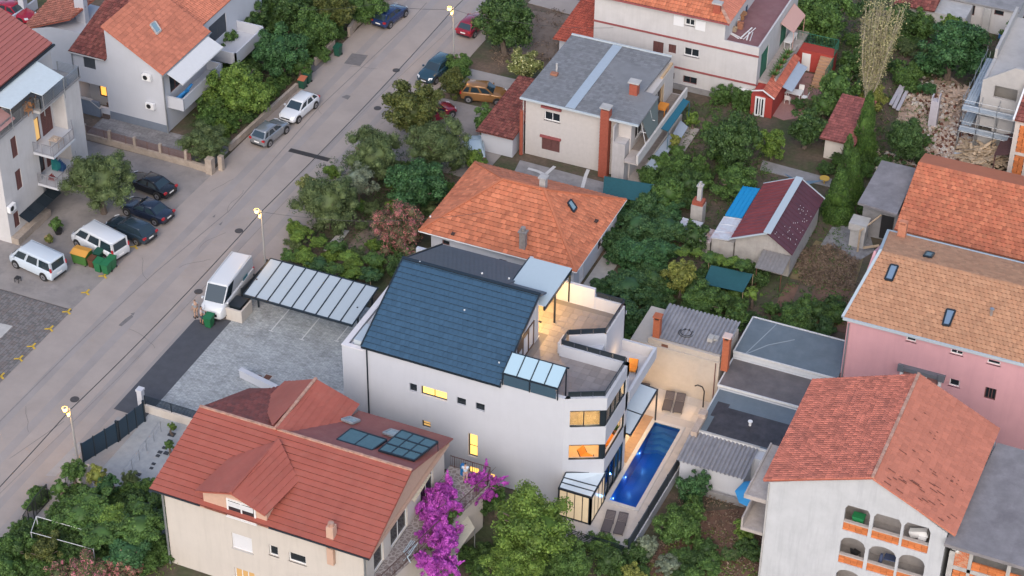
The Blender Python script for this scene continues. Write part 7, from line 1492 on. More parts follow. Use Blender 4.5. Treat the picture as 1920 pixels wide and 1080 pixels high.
vine('bright upper vine row in the garden behind the carport', [(565, 440), (600, 452), (650, 478), (660, 485)], 22, 1.3, ['bright', 'bright', 'mid'])
vine('lower vine row running along the back of the carport', [(545, 480), (600, 492), (660, 510), (725, 525)], 24, 1.2, ['mid', 'bright', 'ivy'])
vine('right end of the vines below the oleander bush', [(660, 490), (700, 485), (735, 498)], 24, 1.2, ['bright', 'mid'])
# gardens between the houses on the right
T(1370, 262, 56, 3.0, 'dark', 'dense dark green round tree in the garden right of the grey roofed house', ry=1.15)
a = P(1350, 195); hd = thing('hedge', 'bright green clipped hedge under the banded house wall', 'hedge', tuple(a))
for i in range(3): o = link(bpy.data.objects.new('foliage', crown_mesh('mid', 'M', i, 'box'))); o.parent = hd; o.location = (i*1.3, .1*i, .9); o.scale = (.95, .9, 1.0)
T(1512, 238, 42, 2.2, 'dark', 'dark leafy tree between the pink patio and the small tiled shed'); T(1450, 270, 34, 1.6, 'bright', 'light green rounded bush left of the garden plots', 'bush')
T(1380, 340, 50, 1.6, 'mid', 'spreading green shrub above the blue lean-to roof', 'bush', ry=.7); T(1575, 160, 44, 2.2, 'mid', 'green tree right of the outdoor staircase'); T(1548, 195, 32, 1.6, 'mid', 'smaller green bush beside the pink patio', 'bush')
T(1545, 22, 66, 3.4, 'mid', 'big green tree at the top behind the garden staircase'); T(1785, 88, 78, 3.4, 'emerald', 'very large dark emerald tree at the upper right', ry=.8)
T(1785, 48, 30, 4.2, 'bright', 'light green tree top rising above the large emerald tree'); T(1600, 118, 34, 1.2, 'mid', 'low grey green shrub right of the staircase', 'bush')
T(1700, 140, 36, 1.2, 'mid', 'low shrub left of the rubble heap', 'bush'); T(1690, 40, 40, 1.8, 'dark', 'dark shrub near the maroon roof at the top', 'bush'); T(1730, 45, 34, 1.6, 'mid', 'green shrub under the bright tree top', 'bush'); T(1640, 180, 30, 1.4, 'yellow', 'yellowish shrub at the foot of the pale poplar', 'bush')
T(1905, 68, 30, 1.6, 'mid', 'green bush at the right edge beside the bungalow', 'bush'); T(1470, 20, 24, 1.4, 'mid', 'green bush behind the roof terrace corner', 'bush')
T(1700, 265, 46, 2.2, 'dark', 'dark juniper beside the rubble ground', ry=1.0)
T(1740, 168, 20, 1.2, 'emerald', 'small green shrub growing on the rubble heap', 'bush')
T(1624, 240, 30, 3.2, 'conifer', 'tall dark cypress beside the small tiled shed', 'cypress', shape='cone', ry=2.6, lod='L'); T(1598, 330, 30, 2.2, 'conifer', 'middle light green conifer of the row', 'cypress', shape='cone', ry=2.0, lod='L')
T(1572, 365, 36, 2.2, 'conifer', 'lowest wide conifer right of the maroon shed', 'cypress', shape='cone', ry=1.6, lod='L'); T(1590, 290, 22, 2.0, 'mid', 'narrow green conifer behind the middle one', 'cypress', shape='cone', ry=2.0)
T(1255, 360, 40, 1.5, 'mid', 'shrub behind the teal shade net', 'bush'); T(1215, 385, 36, 1.4, 'ivy', 'shrub at the right corner of the orange hip roof', 'bush'); T(1290, 345, 30, 1.4, 'dark', 'dark bush between the fireplace and the balconies', 'bush')
T(1300, 225, 20, 1.0, 'bright', 'pale green banana plant beside the teal awning', 'banana plant'); T(1325, 240, 18, 1.0, 'mid', 'second leafy banana plant nearer the dark round tree', 'banana plant'); T(1268, 262, 16, 1.6, 'yellow', 'small yellow green shrub against the balcony', 'bush'); T(1245, 305, 22, .9, 'mid', 'bush below the pale blue sheet roof', 'bush'); T(1310, 310, 24, .9, 'mid', 'low bush in front of the dark round tree', 'bush')
iv = vine('large mass of dark ivy and climbers right of the orange hip roof', [(1200, 420), (1190, 470), (1180, 530), (1165, 580), (1160, 610)], 44, 1.6, ['ivy', 'emerald', 'ivy'], 'climber_mass', 'climber')
iv = vine('right part of the dark climber mass beside the garden fireplace', [(1255, 425), (1240, 470), (1225, 520), (1200, 560)], 40, 1.4, ['ivy', 'emerald', 'dark'], 'climber_mass', 'climber')
T(1300, 445, 40, 1.2, 'dark', 'dark leafy shrub beside the rusty sheets', 'bush'); T(1215, 610, 24, .9, 'mid', 'bush against the left end of the beige outbuilding', 'bush'); T(1170, 640, 20, 1.2, 'mid', 'green shrub between terrace and beige outbuilding', 'bush')
T(1278, 516, 38, 2.2, 'yellow', 'yellow green small tree in front of the climber mass'); T(1320, 568, 50, 1.9, 'mid', 'spreading green tree behind the corrugated roof', ry=.75); T(1382, 596, 28, 1.4, 'mid', 'green bush behind the right brick chimney', 'bush'); T(1412, 552, 18, 1.3, 'bright', 'thin young tree beside the dark teal sail'); T(1300, 540, 30, 1.2, 'dark', 'dark bush under the yellow green tree', 'bush')
vine('bright vine row above the dark teal sail', [(1285, 470), (1330, 482), (1370, 492), (1415, 505)], 17, 1.9, ['bright', 'bright', 'mid'])
T(1498, 602, 46, 1.0, 'mid', 'low green shrub behind the blue grey garage', 'bush', ry=.6); T(1545, 615, 24, .9, 'ivy', 'small shrub left of the pink house corner', 'bush')
T(1878, 448, 16, 1.8, 'conifer', 'narrow small cypress above the peach roof', 'cypress', shape='cone', ry=2.2); T(1900, 475, 28, 1.6, 'ivy', 'green bush at the right edge above the peach roof', 'bush'); T(1825, 468, 34, 1.3, 'dry', 'brown leafless bush behind the peach roof', 'bush', ry=.7)
T(1790, 470, 24, 1.2, 'dry', 'smaller brown bush behind the peach roof', 'bush', ry=.6)
# foreground
T(1005, 985, 92, 4.0, 'bright', 'big bright green tree in front of the pool terrace', ry=.8); T(960, 1062, 60, 2.8, 'bright', 'lower bright green tree at the bottom edge', ry=.8); T(1070, 1055, 46, 2.4, 'mid', 'green tree at the bottom between the bright tree and the bar fence')
T(1140, 1052, 34, 1.2, 'dark', 'dark bush at the bottom edge below the bar fence', 'bush'); T(1185, 1078, 26, 1.0, 'yellow', 'yellowish shrub at the bottom edge', 'bush')
T(930, 935, 26, 1.6, 'mid', 'bluish green shrub between bougainvillea and bright tree', 'bush')
T(1306, 915, 40, 1.5, 'emerald', 'round green shrub under the corrugated shed', 'bush'); T(1270, 985, 46, 1.4, 'mid', 'wide dark green shrub beside the panel fence', 'bush'); T(1300, 960, 34, 1.3, 'mid', 'lighter green shrub between the two bigger ones', 'bush'); T(1212, 1022, 26, 1.0, 'grey', 'pale green shrub against the white fence base', 'bush')
T(1398, 990, 26, 1.1, 'bright', 'bright green shrub beside the side balcony', 'bush'); T(1250, 1060, 30, .6, 'grey', 'grey green herb patch at the bottom', 'herbs', ry=.5); T(1330, 1062, 28, .6, 'mid', 'herb patch right of the red bed at the bottom', 'herbs', ry=.5); T(1370, 1040, 22, .5, 'olive', 'small dry herb patch', 'herbs', ry=.5)
vine('green vine covered pergola in front of the red roofed house', [(170, 940), (215, 965), (260, 985), (300, 1010)], 40, 2.2, ['mid', 'bright', 'mid', 'ivy'], 'vine_pergola', 'pergola')
vine('second band of vines at the gate of the front yard', [(150, 960), (190, 1000), (240, 1035), (300, 1050)], 38, 2.0, ['mid', 'mid', 'emerald'], 'vine_pergola', 'pergola')
vine('third band of vines right beside the cream house wall', [(260, 950), (300, 975), (315, 1020)], 30, 1.9, ['mid', 'ivy'], 'vine_pergola', 'pergola')
T(140, 885, 26, 2.2, 'mid', 'green climber over the garden gate arch', 'climber'); T(180, 892, 24, 2.2, 'yellow', 'pale yellowish climber right of the gate arch', 'climber'); T(200, 912, 28, 1.8, 'emerald', 'round bluish bush beside the gate arch', 'bush'); T(112, 915, 20, 1.6, 'mid', 'shrub left of the garden gate arch', 'bush')
T(30, 1030, 38, 1.3, 'mid', 'dark green hedge shrub at the bottom left roadside', 'bush'); T(10, 1065, 40, 1.2, 'mid', 'hedge shrub in the bottom left corner', 'bush'); T(50, 1000, 26, 1.1, 'dark', 'dark hedge end behind the metal gate', 'bush'); T(85, 1035, 42, 1.2, 'magnolia', 'olive brown shrub at the bottom left', 'bush')
T(170, 1070, 46, 1.3, 'pink', 'pink flowering oleander at the bottom left', 'oleander'); T(235, 1062, 42, 1.4, 'rose', 'red flowering oleander left of the cream house', 'oleander'); T(110, 1080, 30, 1.0, 'pink', 'pale pink flowering shrub at the bottom edge', 'oleander')
T(105, 420, 18, .8, 'mid', 'potted shrub in front of the apartment block entrance', 'bush'); T(92, 448, 12, .4, 'yellow', 'small potted succulent on the apartment forecourt', 'plant'); T(318, 835, 14, .9, 'mid', 'shrub against the red roof edge in the front yard', 'bush'); T(322, 800, 10, .8, 'bright', 'tiny shrub at the corner of the red roof', 'bush')
T(245, 900, 22, 1.0, 'olive', 'sparse bare shrub on the pale gravel yard', 'bush')
# bougainvillea
def boug(pts, label):
    A = P(*pts[0][:2], pts[0][2]); t = thing('bougainvillea', label, 'bougainvillea', (A.x, A.y, 0)); k = 0
    for x, y, z, rp in pts:
        c = P(x, y, z); r = rp/26; o = link(bpy.data.objects.new('blossom', crown_mesh('purple', 'M', k % 4))); o.parent = t; o.location = c-Vector((A.x, A.y, 0)); o.scale = (r, r, r*1.25); o.rotation_euler = (random.uniform(-.3, .3), random.uniform(-.3, .3), random.uniform(0, 6)); k += 1
        if k % 3 == 1:
            o = link(bpy.data.objects.new('foliage', crown_mesh('mid', 'S', k % 4))); o.parent = t; o.location = c-Vector((A.x, A.y, .25)); o.scale = (r*.95, r*.95, r*.95)
    rs = random.Random(4); g = MB()
    for i in range(9): x, y, z, rp = pts[i % len(pts)]; c = P(x, y, z); d = Vector((rs.uniform(-.3, 1), rs.uniform(-1, .6), rs.uniform(.2, .9))).normalized(); g.tube(c, c+d*1.4, .03, .012, n=5)
    for x, y, z, rp in pts[::2]: c = P(x, y, z); g.tube((A.x, A.y, 0), c, .05, .02, n=5)
    g.build('stem', bark, t)
    for i in range(10):
        x, y, z, rp = pts[i % len(pts)]; c = P(x, y, z); d = Vector((rs.uniform(-.2, 1), rs.uniform(-1, .6), rs.uniform(.1, .9))).normalized(); e = c+d*rs.uniform(.7, 1.25); o = link(bpy.data.objects.new('blossom', crown_mesh('purple', 'S', i % 4))); o.parent = t; o.location = e-Vector((A.x, A.y, 0)); o.scale = (.2, .2, .55); o.rotation_euler = d.to_track_quat('Z', 'Y').to_euler()
    return t
boug([(820, 935, 4.2, 30), (835, 920, 4.4, 24), (805, 960, 4.2, 26), (840, 955, 4.2, 28), (820, 990, 4.0, 30), (845, 1000, 3.6, 24), (800, 1010, 3.8, 22), (830, 1030, 3.6, 28), (815, 1060, 3.4, 28), (842, 1065, 3.2, 22), (790, 1050, 3.6, 16)], 'tall purple bougainvillea cascading down beside the stone terrace')
boug([(885, 905, 3.6, 22), (908, 898, 3.6, 22), (895, 925, 3.2, 22), (925, 905, 3.4, 12), (870, 915, 3.2, 14), (918, 925, 2.8, 14)], 'smaller purple bougainvillea at the lit window of the new house')
T(905, 945, 30, 1.6, 'dark', 'dark shrub under the smaller bougainvillea', 'bush')
# pale poplar: bare rising branches with thin foliage
pb = P(1622, 208); t = thing('pale_poplar', 'tall thin pale poplar with bare rising branches above the small tiled shed', 'poplar', (pb.x, pb.y, 0)); g = MB(); rs = random.Random(11); tips = []
Hh = 11.2; g.tube(pb, pb+Vector((0, 0, 2.0)), .22, .18, n=8)
for i in range(70):
    a = rs.uniform(0, 6.28); top = rs.uniform(.5, 1.0)*Hh; sp = (top/Hh)**.7*rs.uniform(.35, 2.2); p0 = pb+Vector((0, 0, rs.uniform(.6, 2.2))); nseg = 6; prev = p0
    for k in range(1, nseg+1):
        f = k/nseg; q = pb+Vector((math.cos(a)*sp*f**.6+math.sin(f*5+i)*.08+.35*f, math.sin(a)*sp*f**.6+math.cos(f*4+i)*.08, p0.z+(top-p0.z)*f)); g.tube(prev, q, .055*(1-f*.8)+.012, .055*(1-(f+.15)*.8)+.01, n=5, cap=False); prev = q
        if f > .2: tips.append(q)
g.build('branches', palebark, t); V = []; Fc = []
for q in tips:
    for _ in range(26):
        p = q+Vector((rs.gauss(0, .2), rs.gauss(0, .2), rs.gauss(0, .4))); d = Vector((rs.gauss(0, 1), rs.gauss(0, 1), rs.gauss(0, 1))).normalized()*.09; e = d.cross(Vector((rs.gauss(0, 1), rs.gauss(0, 1), 1))).normalized()*.055; b0 = len(V); V += [p-d, p-e, p+d, p+e]; Fc.append((b0, b0+1, b0+2, b0+3))
mb = MB(); mb.v = [tuple(v) for v in V]; mb.f = Fc; mb.m = [0]*len(Fc); mb.build('crown', LM['poplar'], t)
# dark teal sail in the garden
pts = [P(1333, 497, 1.6), P(1412, 514, 1.6), P(1393, 548, 1.3), P(1318, 532, 1.3)]; t = thing('dark_sail', 'dark teal shade sail stretched below the bright vine row', 'shade sail', (pts[0].x, pts[0].y, 0)); g = MB(); g.slab(pts, .02); g.build('sheet', mat('teal_net', ()), t)
for p in pts: g = MB(); g.tube((p.x, p.y, 0), p, .03, n=6); g.build('post', timber, t)
pts = [P(1470, 325, 1.2), P(1500, 340, 1.5), P(1545, 338, 1.2), P(1500, 350, 1.0)]; t = thing('blue_sail', 'small pale blue sail behind the maroon shed', 'shade sail', (pts[0].x, pts[0].y, 0)); g = MB(); g.slab(pts, .02); g.build('sheet', mat('blue_cloth', (.13, .22, .34), .8), t); g = MB(); g.tube((pts[1].x, pts[1].y, 0), pts[1], .03, n=6); g.build('post', timber, t)
c = P(1545, 344); g = MB(); g.tube((c.x, c.y, .0), (c.x, c.y, .5), .05); g.tube((c.x, c.y, .5), (c.x, c.y, .56), .42, n=18); single('yellow_tub', g, mat('yellow_plastic', (.50, .32, .06), .6), 'round yellow garden table beside the conifers', 'table')
# ground cover: tufts and weeds over the gardens
def scatter(name, polys, n, kind, hgt, seed, kd='ground_cover'):
    rng = random.Random(seed); V = []; Fc = []; cells = []
    for poly, w_ in polys:
        q = [tuple(P(*p))[:2] for p in poly]; xs = [p[0] for p in q]; ys = [p[1] for p in q]; k = 0
        while k < n*w_:
            x = rng.uniform(min(xs), max(xs)); y = rng.uniform(min(ys), max(ys)); ins = False
            for i in range(len(q)):
                (x1, y1), (x2, y2) = q[i], q[(i+1) % len(q)]
                if (y1 > y) != (y2 > y) and x < (x2-x1)*(y-y1)/(y2-y1)+x1: ins = not ins
            k += 1
            if not ins: continue
            for _ in range(7):
                p = Vector((x+rng.gauss(0, .13), y+rng.gauss(0, .13), rng.uniform(-.03, hgt))); d = Vector((rng.gauss(0, 1), rng.gauss(0, 1), abs(rng.gauss(0, .8)))).normalized()*rng.uniform(.05, .12); e = d.cross(Vector((rng.gauss(0, 1), rng.gauss(0, 1), .3))).normalized()*.04; b0 = len(V); V += [p-d, p-e, p+d, p+e]; Fc.append((b0, b0+1, b0+2, b0+3))
    g = MB(); g.v = [tuple(v) for v in V]; g.f = Fc; g.m = [0]*len(Fc); o = g.build(name, LM[kind]); o['kind'] = 'stuff'; o['label'] = kd; return o
top = [(1440, -10), (1930, -10), (1860, 130), (1700, 330), (1560, 330), (1500, 120)]; midg = [(1180, 380), (1420, 300), (1600, 430), (1580, 620), (1400, 590), (1180, 640)]
scatter('garden_weeds', [(top, 3), (midg, 1.6), ([(1270, 190), (1420, 200), (1440, 330), (1250, 340)], .8)], 1500, 'mid', .22, 1, 'green weeds and undergrowth in the gardens at the right')
scatter('dry_weeds', [([(1490, 470), (1560, 460), (1610, 490), (1600, 545), (1500, 530)], 2.2), (top, 1.2), ([(890, 20), (1060, 20), (1050, 110), (930, 130)], .6), ([(1290, 900), (1430, 920), (1440, 1080), (1180, 1080)], .9)], 900, 'dry', .25, 2, 'dry straw coloured weeds in the gardens')
scatter('hedge_undergrowth', [([(420, 0), (690, 0), (660, 60), (430, 260), (360, 240), (400, 60)], 2.0), ([(600, 300), (880, 280), (820, 420), (700, 500), (560, 470)], 1.2)], 1300, 'dark', .35, 3, 'dark undergrowth below the roadside trees')
scatter('bed_greens', [([(1190, 1080), (1300, 990), (1400, 1000), (1440, 1090)], .7), ([(1440, 600), (1600, 540), (1600, 630)], .4), ([(880, 1080), (1000, 930), (1100, 1010), (1180, 1080)], 1.0), ([(0, 1080), (60, 980), (320, 930), (340, 1080)], 1.0)], 700, 'bright', .2, 4, 'light green ground plants in the beds')

def thicket(name, pts, kinds, label, rpx=20, z=.7, jit=9, n_each=2, seed=1):
    "one uncountable mass of undergrowth made of many leafy lumps"
    rng = random.Random(seed)
    for ki, kd in enumerate(kinds):
        VS, LS, ST = [], [], []; nv = 0; nl = 0
        for (x, y) in pts:
            for e in range(n_each):
                if rng.randrange(len(kinds)) != ki: continue
                c = P(x+rng.gauss(0, jit), y+rng.gauss(0, jit), 0); r = rpx/22*rng.uniform(.65, 1.2); me = crown_mesh(kd, 'M' if rpx > 15 else 'S', rng.randrange(4), 'round')
                v = np.empty(len(me.vertices)*3, np.float32); me.vertices.foreach_get('co', v); v = v.reshape(-1, 3); a = rng.uniform(0, 6.28)
                v = np.stack([(v[:, 0]*math.cos(a)-v[:, 1]*math.sin(a))*r+c.x, (v[:, 0]*math.sin(a)+v[:, 1]*math.cos(a))*r+c.y, v[:, 2]*r*.75+z*rng.uniform(.6, 1.1)], 1)
                l = np.empty(len(me.loops), np.int32); me.loops.foreach_get('vertex_index', l); s = np.empty(len(me.polygons), np.int32); me.polygons.foreach_get('loop_start', s)
                VS.append(v); LS.append(l+nv); ST.append(s+nl); nv += len(v); nl += len(l)
        if not VS: continue
        m = bpy.data.meshes.new(name); V = np.concatenate(VS); Lo = np.concatenate(LS); St = np.concatenate(ST)
        m.vertices.add(len(V)); m.vertices.foreach_set('co', V.astype(np.float32).ravel()); m.loops.add(len(Lo)); m.loops.foreach_set('vertex_index', Lo.astype(np.int32)); m.polygons.add(len(St)); m.polygons.foreach_set('loop_start', St.astype(np.int32)); m.update(calc_edges=True); m.materials.append(LM[kd])
        o = link(bpy.data.objects.new(name, m)); o['kind'] = 'stuff'; o['label'] = label
def grid(x0, x1, y0, y1, s, sk=0): return [(x+sk*(y-y0)+random.uniform(-s*.3, s*.3), y) for y in range(int(y0), int(y1), s) for x in range(int(x0), int(x1), s)]
thicket('climber_thicket', grid(1160, 1260, 400, 620, 30, -.12), ['ivy', 'emerald', 'ivy'], 'dense ivy thicket right of the orange hip roof', 26, 1.0, seed=1)
thicket('garden_thicket', grid(1270, 1330, 300, 400, 30)+grid(1225, 1300, 330, 380, 30), ['mid', 'dark'], 'dense shrubbery between the fireplace and the balconies', 24, .8, seed=2)
thicket('orchard_thicket', grid(1560, 1720, 90, 200, 36)+grid(1640, 1760, 20, 130, 36)+grid(1480, 1600, 0, 60, 34)+grid(1500, 1600, 200, 260, 34), ['mid', 'dark', 'olive'], 'mixed shrubbery in the upper right gardens', 24, .6, n_each=1, seed=3)
thicket('garden_thicket', grid(1240, 1420, 520, 590, 30)+grid(1440, 1560, 590, 620, 28), ['mid', 'dark'], 'shrubbery behind the corrugated roof and garages', 22, .6, n_each=1, seed=4)
thicket('roadside_thicket', grid(560, 760, 440, 525, 30)+grid(640, 860, 320, 400, 34), ['mid', 'bright', 'olive'], 'undergrowth in the roadside garden', 20, .5, n_each=1, seed=5)
thicket('street_thicket', grid(430, 640, 0, 110, 34)+grid(400, 500, 130, 240, 34), ['dark', 'mid'], 'dark undergrowth behind the street wall', 24, .8, seed=6)
thicket('yard_thicket', grid(80, 320, 940, 1080, 32)+grid(0, 90, 1010, 1080, 30), ['mid', 'dark', 'mid'], 'undergrowth in the bottom left garden', 24, .7, seed=7)
thicket('front_thicket', grid(880, 1160, 1040, 1100, 34)+grid(1200, 1420, 1050, 1090, 34), ['dark', 'mid'], 'undergrowth along the bottom edge', 22, .5, n_each=1, seed=8)
thicket('site_thicket', grid(1660, 1740, 290, 320, 26)+grid(1555, 1620, 280, 420, 30)+grid(1330, 1420, 300, 350, 30), ['dark', 'conifer'], 'dark undergrowth around the conifers', 20, .6, n_each=1, seed=9)
# ================================================================== VEHICLES
tyrem = mat('tyre_rubber', (.02, .02, .02), .85); rimm = mat('alloy_rim', (.42, .42, .44), .35, metal=.8); carglass = mat('car_glass', (.02, .035, .045), .05, spec=.9); lampm = mat('head_lamp', (.6, .62, .65), .15, spec=.8); tailm = mat('tail_lamp', (.38, .015, .02), .3)
plate = mat('number_plate', (.7, .7, .7), .5)
def loft(rings, closed_ends=True):
    g = MB(); n = len(rings[0]); vs = [v for r in rings for v in r]; fs = []
    for i in range(len(rings)-1):
        for j in range(n): k = (j+1) % n; fs.append((i*n+j, (i+1)*n+j, (i+1)*n+k, i*n+k))
    fs.append(tuple(range(n))); fs.append(tuple(range((len(rings)-1)*n, len(rings)*n))[::-1]); g.add(vs, fs); return g
def finish(o, lv=1, ang=35):
    b = o.modifiers.new('bevel', 'BEVEL'); b.width = .035; b.segments = 2; b.limit_method = 'ANGLE'; b.angle_limit = R(ang)
    for p in o.data.polygons: p.use_smooth = True
    return o
def car(label, cat, fpx, ang, paint, kind='hatch', L=4.3, W=1.8, Hh=1.45, name='parked_car', group=None, z=0):
    """x forward. stations: (x fraction, bottom z, shoulder z, width factor, deck z)"""
    t = thing(name, label, cat, (0, 0, 0), group); h = L/2; w = W/2
    if kind == 'van': st = [(-1, .42, .95, .93, 1.05), (-.97, .25, 1.0, .98, 1.1), (-.6, .22, 1.0, 1, 1.1), (0, .22, 1.0, 1, 1.1), (.55, .22, 1.0, 1, 1.1), (.72, .22, .98, .99, 1.12), (.88, .25, .88, .95, 1.0), (.97, .3, .75, .85, .82), (1, .38, .62, .76, .68)]
    elif kind == 'sedan': st = [(-1, .42, .72, .80, .88), (-.95, .28, .82, .92, .96), (-.7, .22, .88, .98, 1.0), (-.3, .2, .9, 1, .98), (.1, .2, .9, 1, .96), (.42, .2, .86, .99, .93), (.7, .22, .78, .96, .84), (.93, .28, .66, .88, .70), (1, .38, .56, .74, .58)]
    else: st = [(-1, .42, .78, .82, .90), (-.95, .28, .88, .93, .95), (-.7, .22, .92, .99, .98), (-.3, .2, .92, 1, .98), (.15, .2, .92, 1, .98), (.45, .2, .88, .99, .95), (.72, .22, .82, .96, .88), (.93, .28, .70, .88, .74), (1, .38, .58, .74, .60)]
    f = Hh/1.45 if kind != 'van' else Hh/1.95
    rings = []
    for xf, zb, zs, wf, zd in st:
        x = xf*h; ww = w*wf; zb *= 1; zs *= f; zd *= f
        rings.append([(x, -ww*.86, zb), (x, -ww*.98, zb+.10), (x, -ww, (zb+zs)/2), (x, -ww*.955, zs), (x, -ww*.80, (zs+zd)/2+.02), (x, -ww*.45, zd), (x, ww*.45, zd), (x, ww*.80, (zs+zd)/2+.02), (x, ww*.955, zs), (x, ww, (zs+zb)/2), (x, ww*.98, zb+.10), (x, ww*.86, zb)])
    finish(loft(rings).build('body', paint, t))
    zt = Hh; 
    gh = {'hatch': (-.93, -.70, .12, .46), 'suv': (-.95, -.78, .14, .46), 'sedan': (-.70, -.42, .12, .42), 'wagon': (-.95, -.78, .12, .44), 'van': (-.985, -.95, .50, .80)}[kind]
    zb_ = {'van': 1.05*f}.get(kind, .93*f); xa, xb, xc_, xd = [k*h for k in gh]; wb = w*.93; wt = w*(.86 if kind == 'van' else .72); dz = zt-.07
    B0 = [(xa, -wb*.93, zb_), (xd, -wb*.9, zb_-.02), (xd, wb*.9, zb_-.02), (xa, wb*.93, zb_)]; T0 = [(xb, -wt, dz), (xc_, -wt, dz), (xc_, wt, dz), (xb, wt, dz)]
    g = MB(); g.add(B0+T0, [(0, 1, 5, 4), (1, 2, 6, 5), (2, 3, 7, 6), (3, 0, 4, 7), (4, 5, 6, 7)]); g.build('cabin', paint, t)
    m1 = ((xb+xc_)/2); g = MB(); rr = []
    for x, s_, dzz in ((xb-.02, .93, 0), (xb+.12, 1, .05), (m1, 1.01, .085), (xc_-.15, .99, .055), (xc_+.02, .92, 0)): rr.append([(x, -wt*s_, dz-.015), (x, -wt*s_*.75, dz+dzz*.85), (x, 0, dz+dzz), (x, wt*s_*.75, dz+dzz*.85), (x, wt*s_, dz-.015)])
    o = loft(rr).build('roof', paint, t); [setattr(p, 'use_smooth', True) for p in o.data.polygons]
    B = [Vector(p) for p in B0]; Tt = [Vector(p) for p in T0]
    def pane(name, a, b, c, d, ins=.06, parent=t, m=carglass, out=None, lo=.0):
        ce = (a+b+c+d)/4; n_ = (b-a).cross(d-a).normalized(); 
        if n_.dot(ce-Vector((0, 0, .8))) < 0: n_ = -n_
        q = [p+(ce-p).normalized()*ins*1.3+n_*.012 for p in (a, b, c, d)]; g = MB(); g.face(q if (q[1]-q[0]).cross(q[3]-q[0]).dot(n_) > 0 else q[::-1]); return g.build(name, m, parent)
    pane('windscreen', B[1], B[2], Tt[2], Tt[1], .07); pane('rear_window', B[3], B[0], Tt[0], Tt[3], .09 if kind != 'van' else .15)
    fr = {'van': [(.02, .34), (.36, .66), (.69, .97)], 'sedan': [(.04, .48), (.52, .97)]}.get(kind, [(.03, .24), (.27, .60), (.63, .97)])
    if kind == 'van' and Hh > 2.3: fr = [(.74, .98)]
    for s_ in (0, 1):
        a, b, c, d = (B[0], B[1], Tt[1], Tt[0]) if s_ == 0 else (B[3], B[2], Tt[2], Tt[3])
        for u, v in fr: pane('side_window', a+(b-a)*u, a+(b-a)*v, d+(c-d)*v, d+(c-d)*u, .05)
    wr = .33 if kind != 'van' else .34
    for xf in (-.62, .64):
        for s_ in (-1, 1):
            x = xf*h; y = s_*w*.985; g = MB(); g.tube((x, y*.9, wr+.03), (x, s_*(w+.002), wr+.03), wr+.07, n=20); g.build('wheel_arch', blackm, t)
            g = MB(); g.tube((x, y-s_*.18, wr), (x, s_*(w+.025), wr), wr, n=20); wh = g.build('wheel', tyrem, t); g = MB(); g.tube((x, s_*(w+.02), wr), (x, s_*(w+.034), wr), wr*.66, n=14); g.build('rim', rimm, wh)
            g = MB(); g.tube((x, s_*(w+.03), wr), (x, s_*(w+.04), wr), wr*.2, n=8); g.build('hub', blackm, wh)
    zl = .66*f if kind != 'van' else .85*f
    for s_ in (-1, 1):
        g = MB(); g.slab([(h*.93, s_*w*.88, zl), (h*1.0, s_*w*.55, zl-.03), (h*.94, s_*w*.55, zl+.14), (h*.86, s_*w*.88, zl+.15)], .04); g.build('headlight', lampm, t)
        z1 = .75*f if kind != 'van' else 1.05; g = MB(); g.box(-h*1.005, -h*.94, s_*w*.62 if kind != 'van' else s_*w*.84, s_*w*.93, z1, z1+.17*(1 if kind != 'van' else 2)); g.build('tail_light', tailm, t)
        g = MB(); g.box(xd-.35, xd-.2, s_*(w*.97), s_*(w*.97+.16), zb_+.0, zb_+.13); g.build('mirror', paint, t)
    g = MB(); g.box(-h*1.012, -h*.99, -.25, .25, .60, .71); g.build('number_plate', plate, t); g = MB(); g.box(h*.985, h*1.006, -.25, .25, .42, .52); g.build('number_plate', plate, t)
    g = MB(); g.box(h*.97, h*1.002, -w*.5, w*.5, .53, .64 if kind != 'van' else .8); g.build('grille', blackm, t); g = MB(); g.box(-h*1.006, -h*.96, -w*.75, w*.75, .30, .45); g.build('bumper', blackm, t); g = MB(); g.box(h*.94, h*1.008, -w*.68, w*.68, .28, .38); g.build('bumper', blackm, t)
    c = P(*fpx, z); t.location = c; t.rotation_euler = (0, 0, R(ang)); return t
def paint(n, c, m=.0, r=.25): return mat(n, c, r, metal=m, coat=.6, spec=.5)
car('white hatchback parked facing down the street behind the silver car', 'car', (561, 212), -95, paint('white_car_paint', (.62, .64, .67)), 'hatch', 4.3, 1.8, 1.45)
car('silver small hatchback with dark rear window parked in front of the white hatchback', 'car', (507, 258), 83, paint('silver_paint', (.30, .32, .34), .5), 'hatch', 3.9, 1.7, 1.5)
car('dark blue hatchback parked by the stone wall at the top', 'car', (732, 38), 82, paint('dark_blue_paint', (.012, .03, .10)), 'hatch', 4.1, 1.78, 1.45)
car('dark teal estate car half hidden by bushes at the roadside', 'car', (818, 140), -97, paint('dark_teal_paint', (.018, .05, .075)), 'wagon', 4.3, 1.78, 1.48)
car('red hatchback partly behind the big dark tree at the top', 'car', (888, 55), 85, paint('red_paint', (.22, .012, .03)), 'hatch', 4.1, 1.75, 1.45)
car('orange brown compact suv parked in the side yard', 'car', (908, 186), 14, paint('copper_orange_paint', (.30, .15, .055), .35), 'suv', 4.1, 1.8, 1.62)
car('red car almost hidden under the glossy roadside tree', 'car', (815, 222), 60, paint('red_paint', ()), 'hatch', 4.0, 1.7, 1.45)
car('pale blue car hidden under the olive tree beside the garage', 'car', (890, 290), 118, paint('pale_blue_paint', (.35, .42, .50)), 'hatch', 4.0, 1.7, 1.45)
car('crimson car parked in the yard at the top left corner', 'car', (28, 32), -8, paint('crimson_paint', (.30, .01, .03)), 'sedan', 4.5, 1.8, 1.45)
bkc = paint('black_paint', (.008, .009, .012)); nvy = paint('navy_paint', (.012, .018, .035))
car('black saloon nearest the boundary wall in the parking row', 'car', (283, 356), 172, bkc, 'sedan', 4.5, 1.8, 1.42)
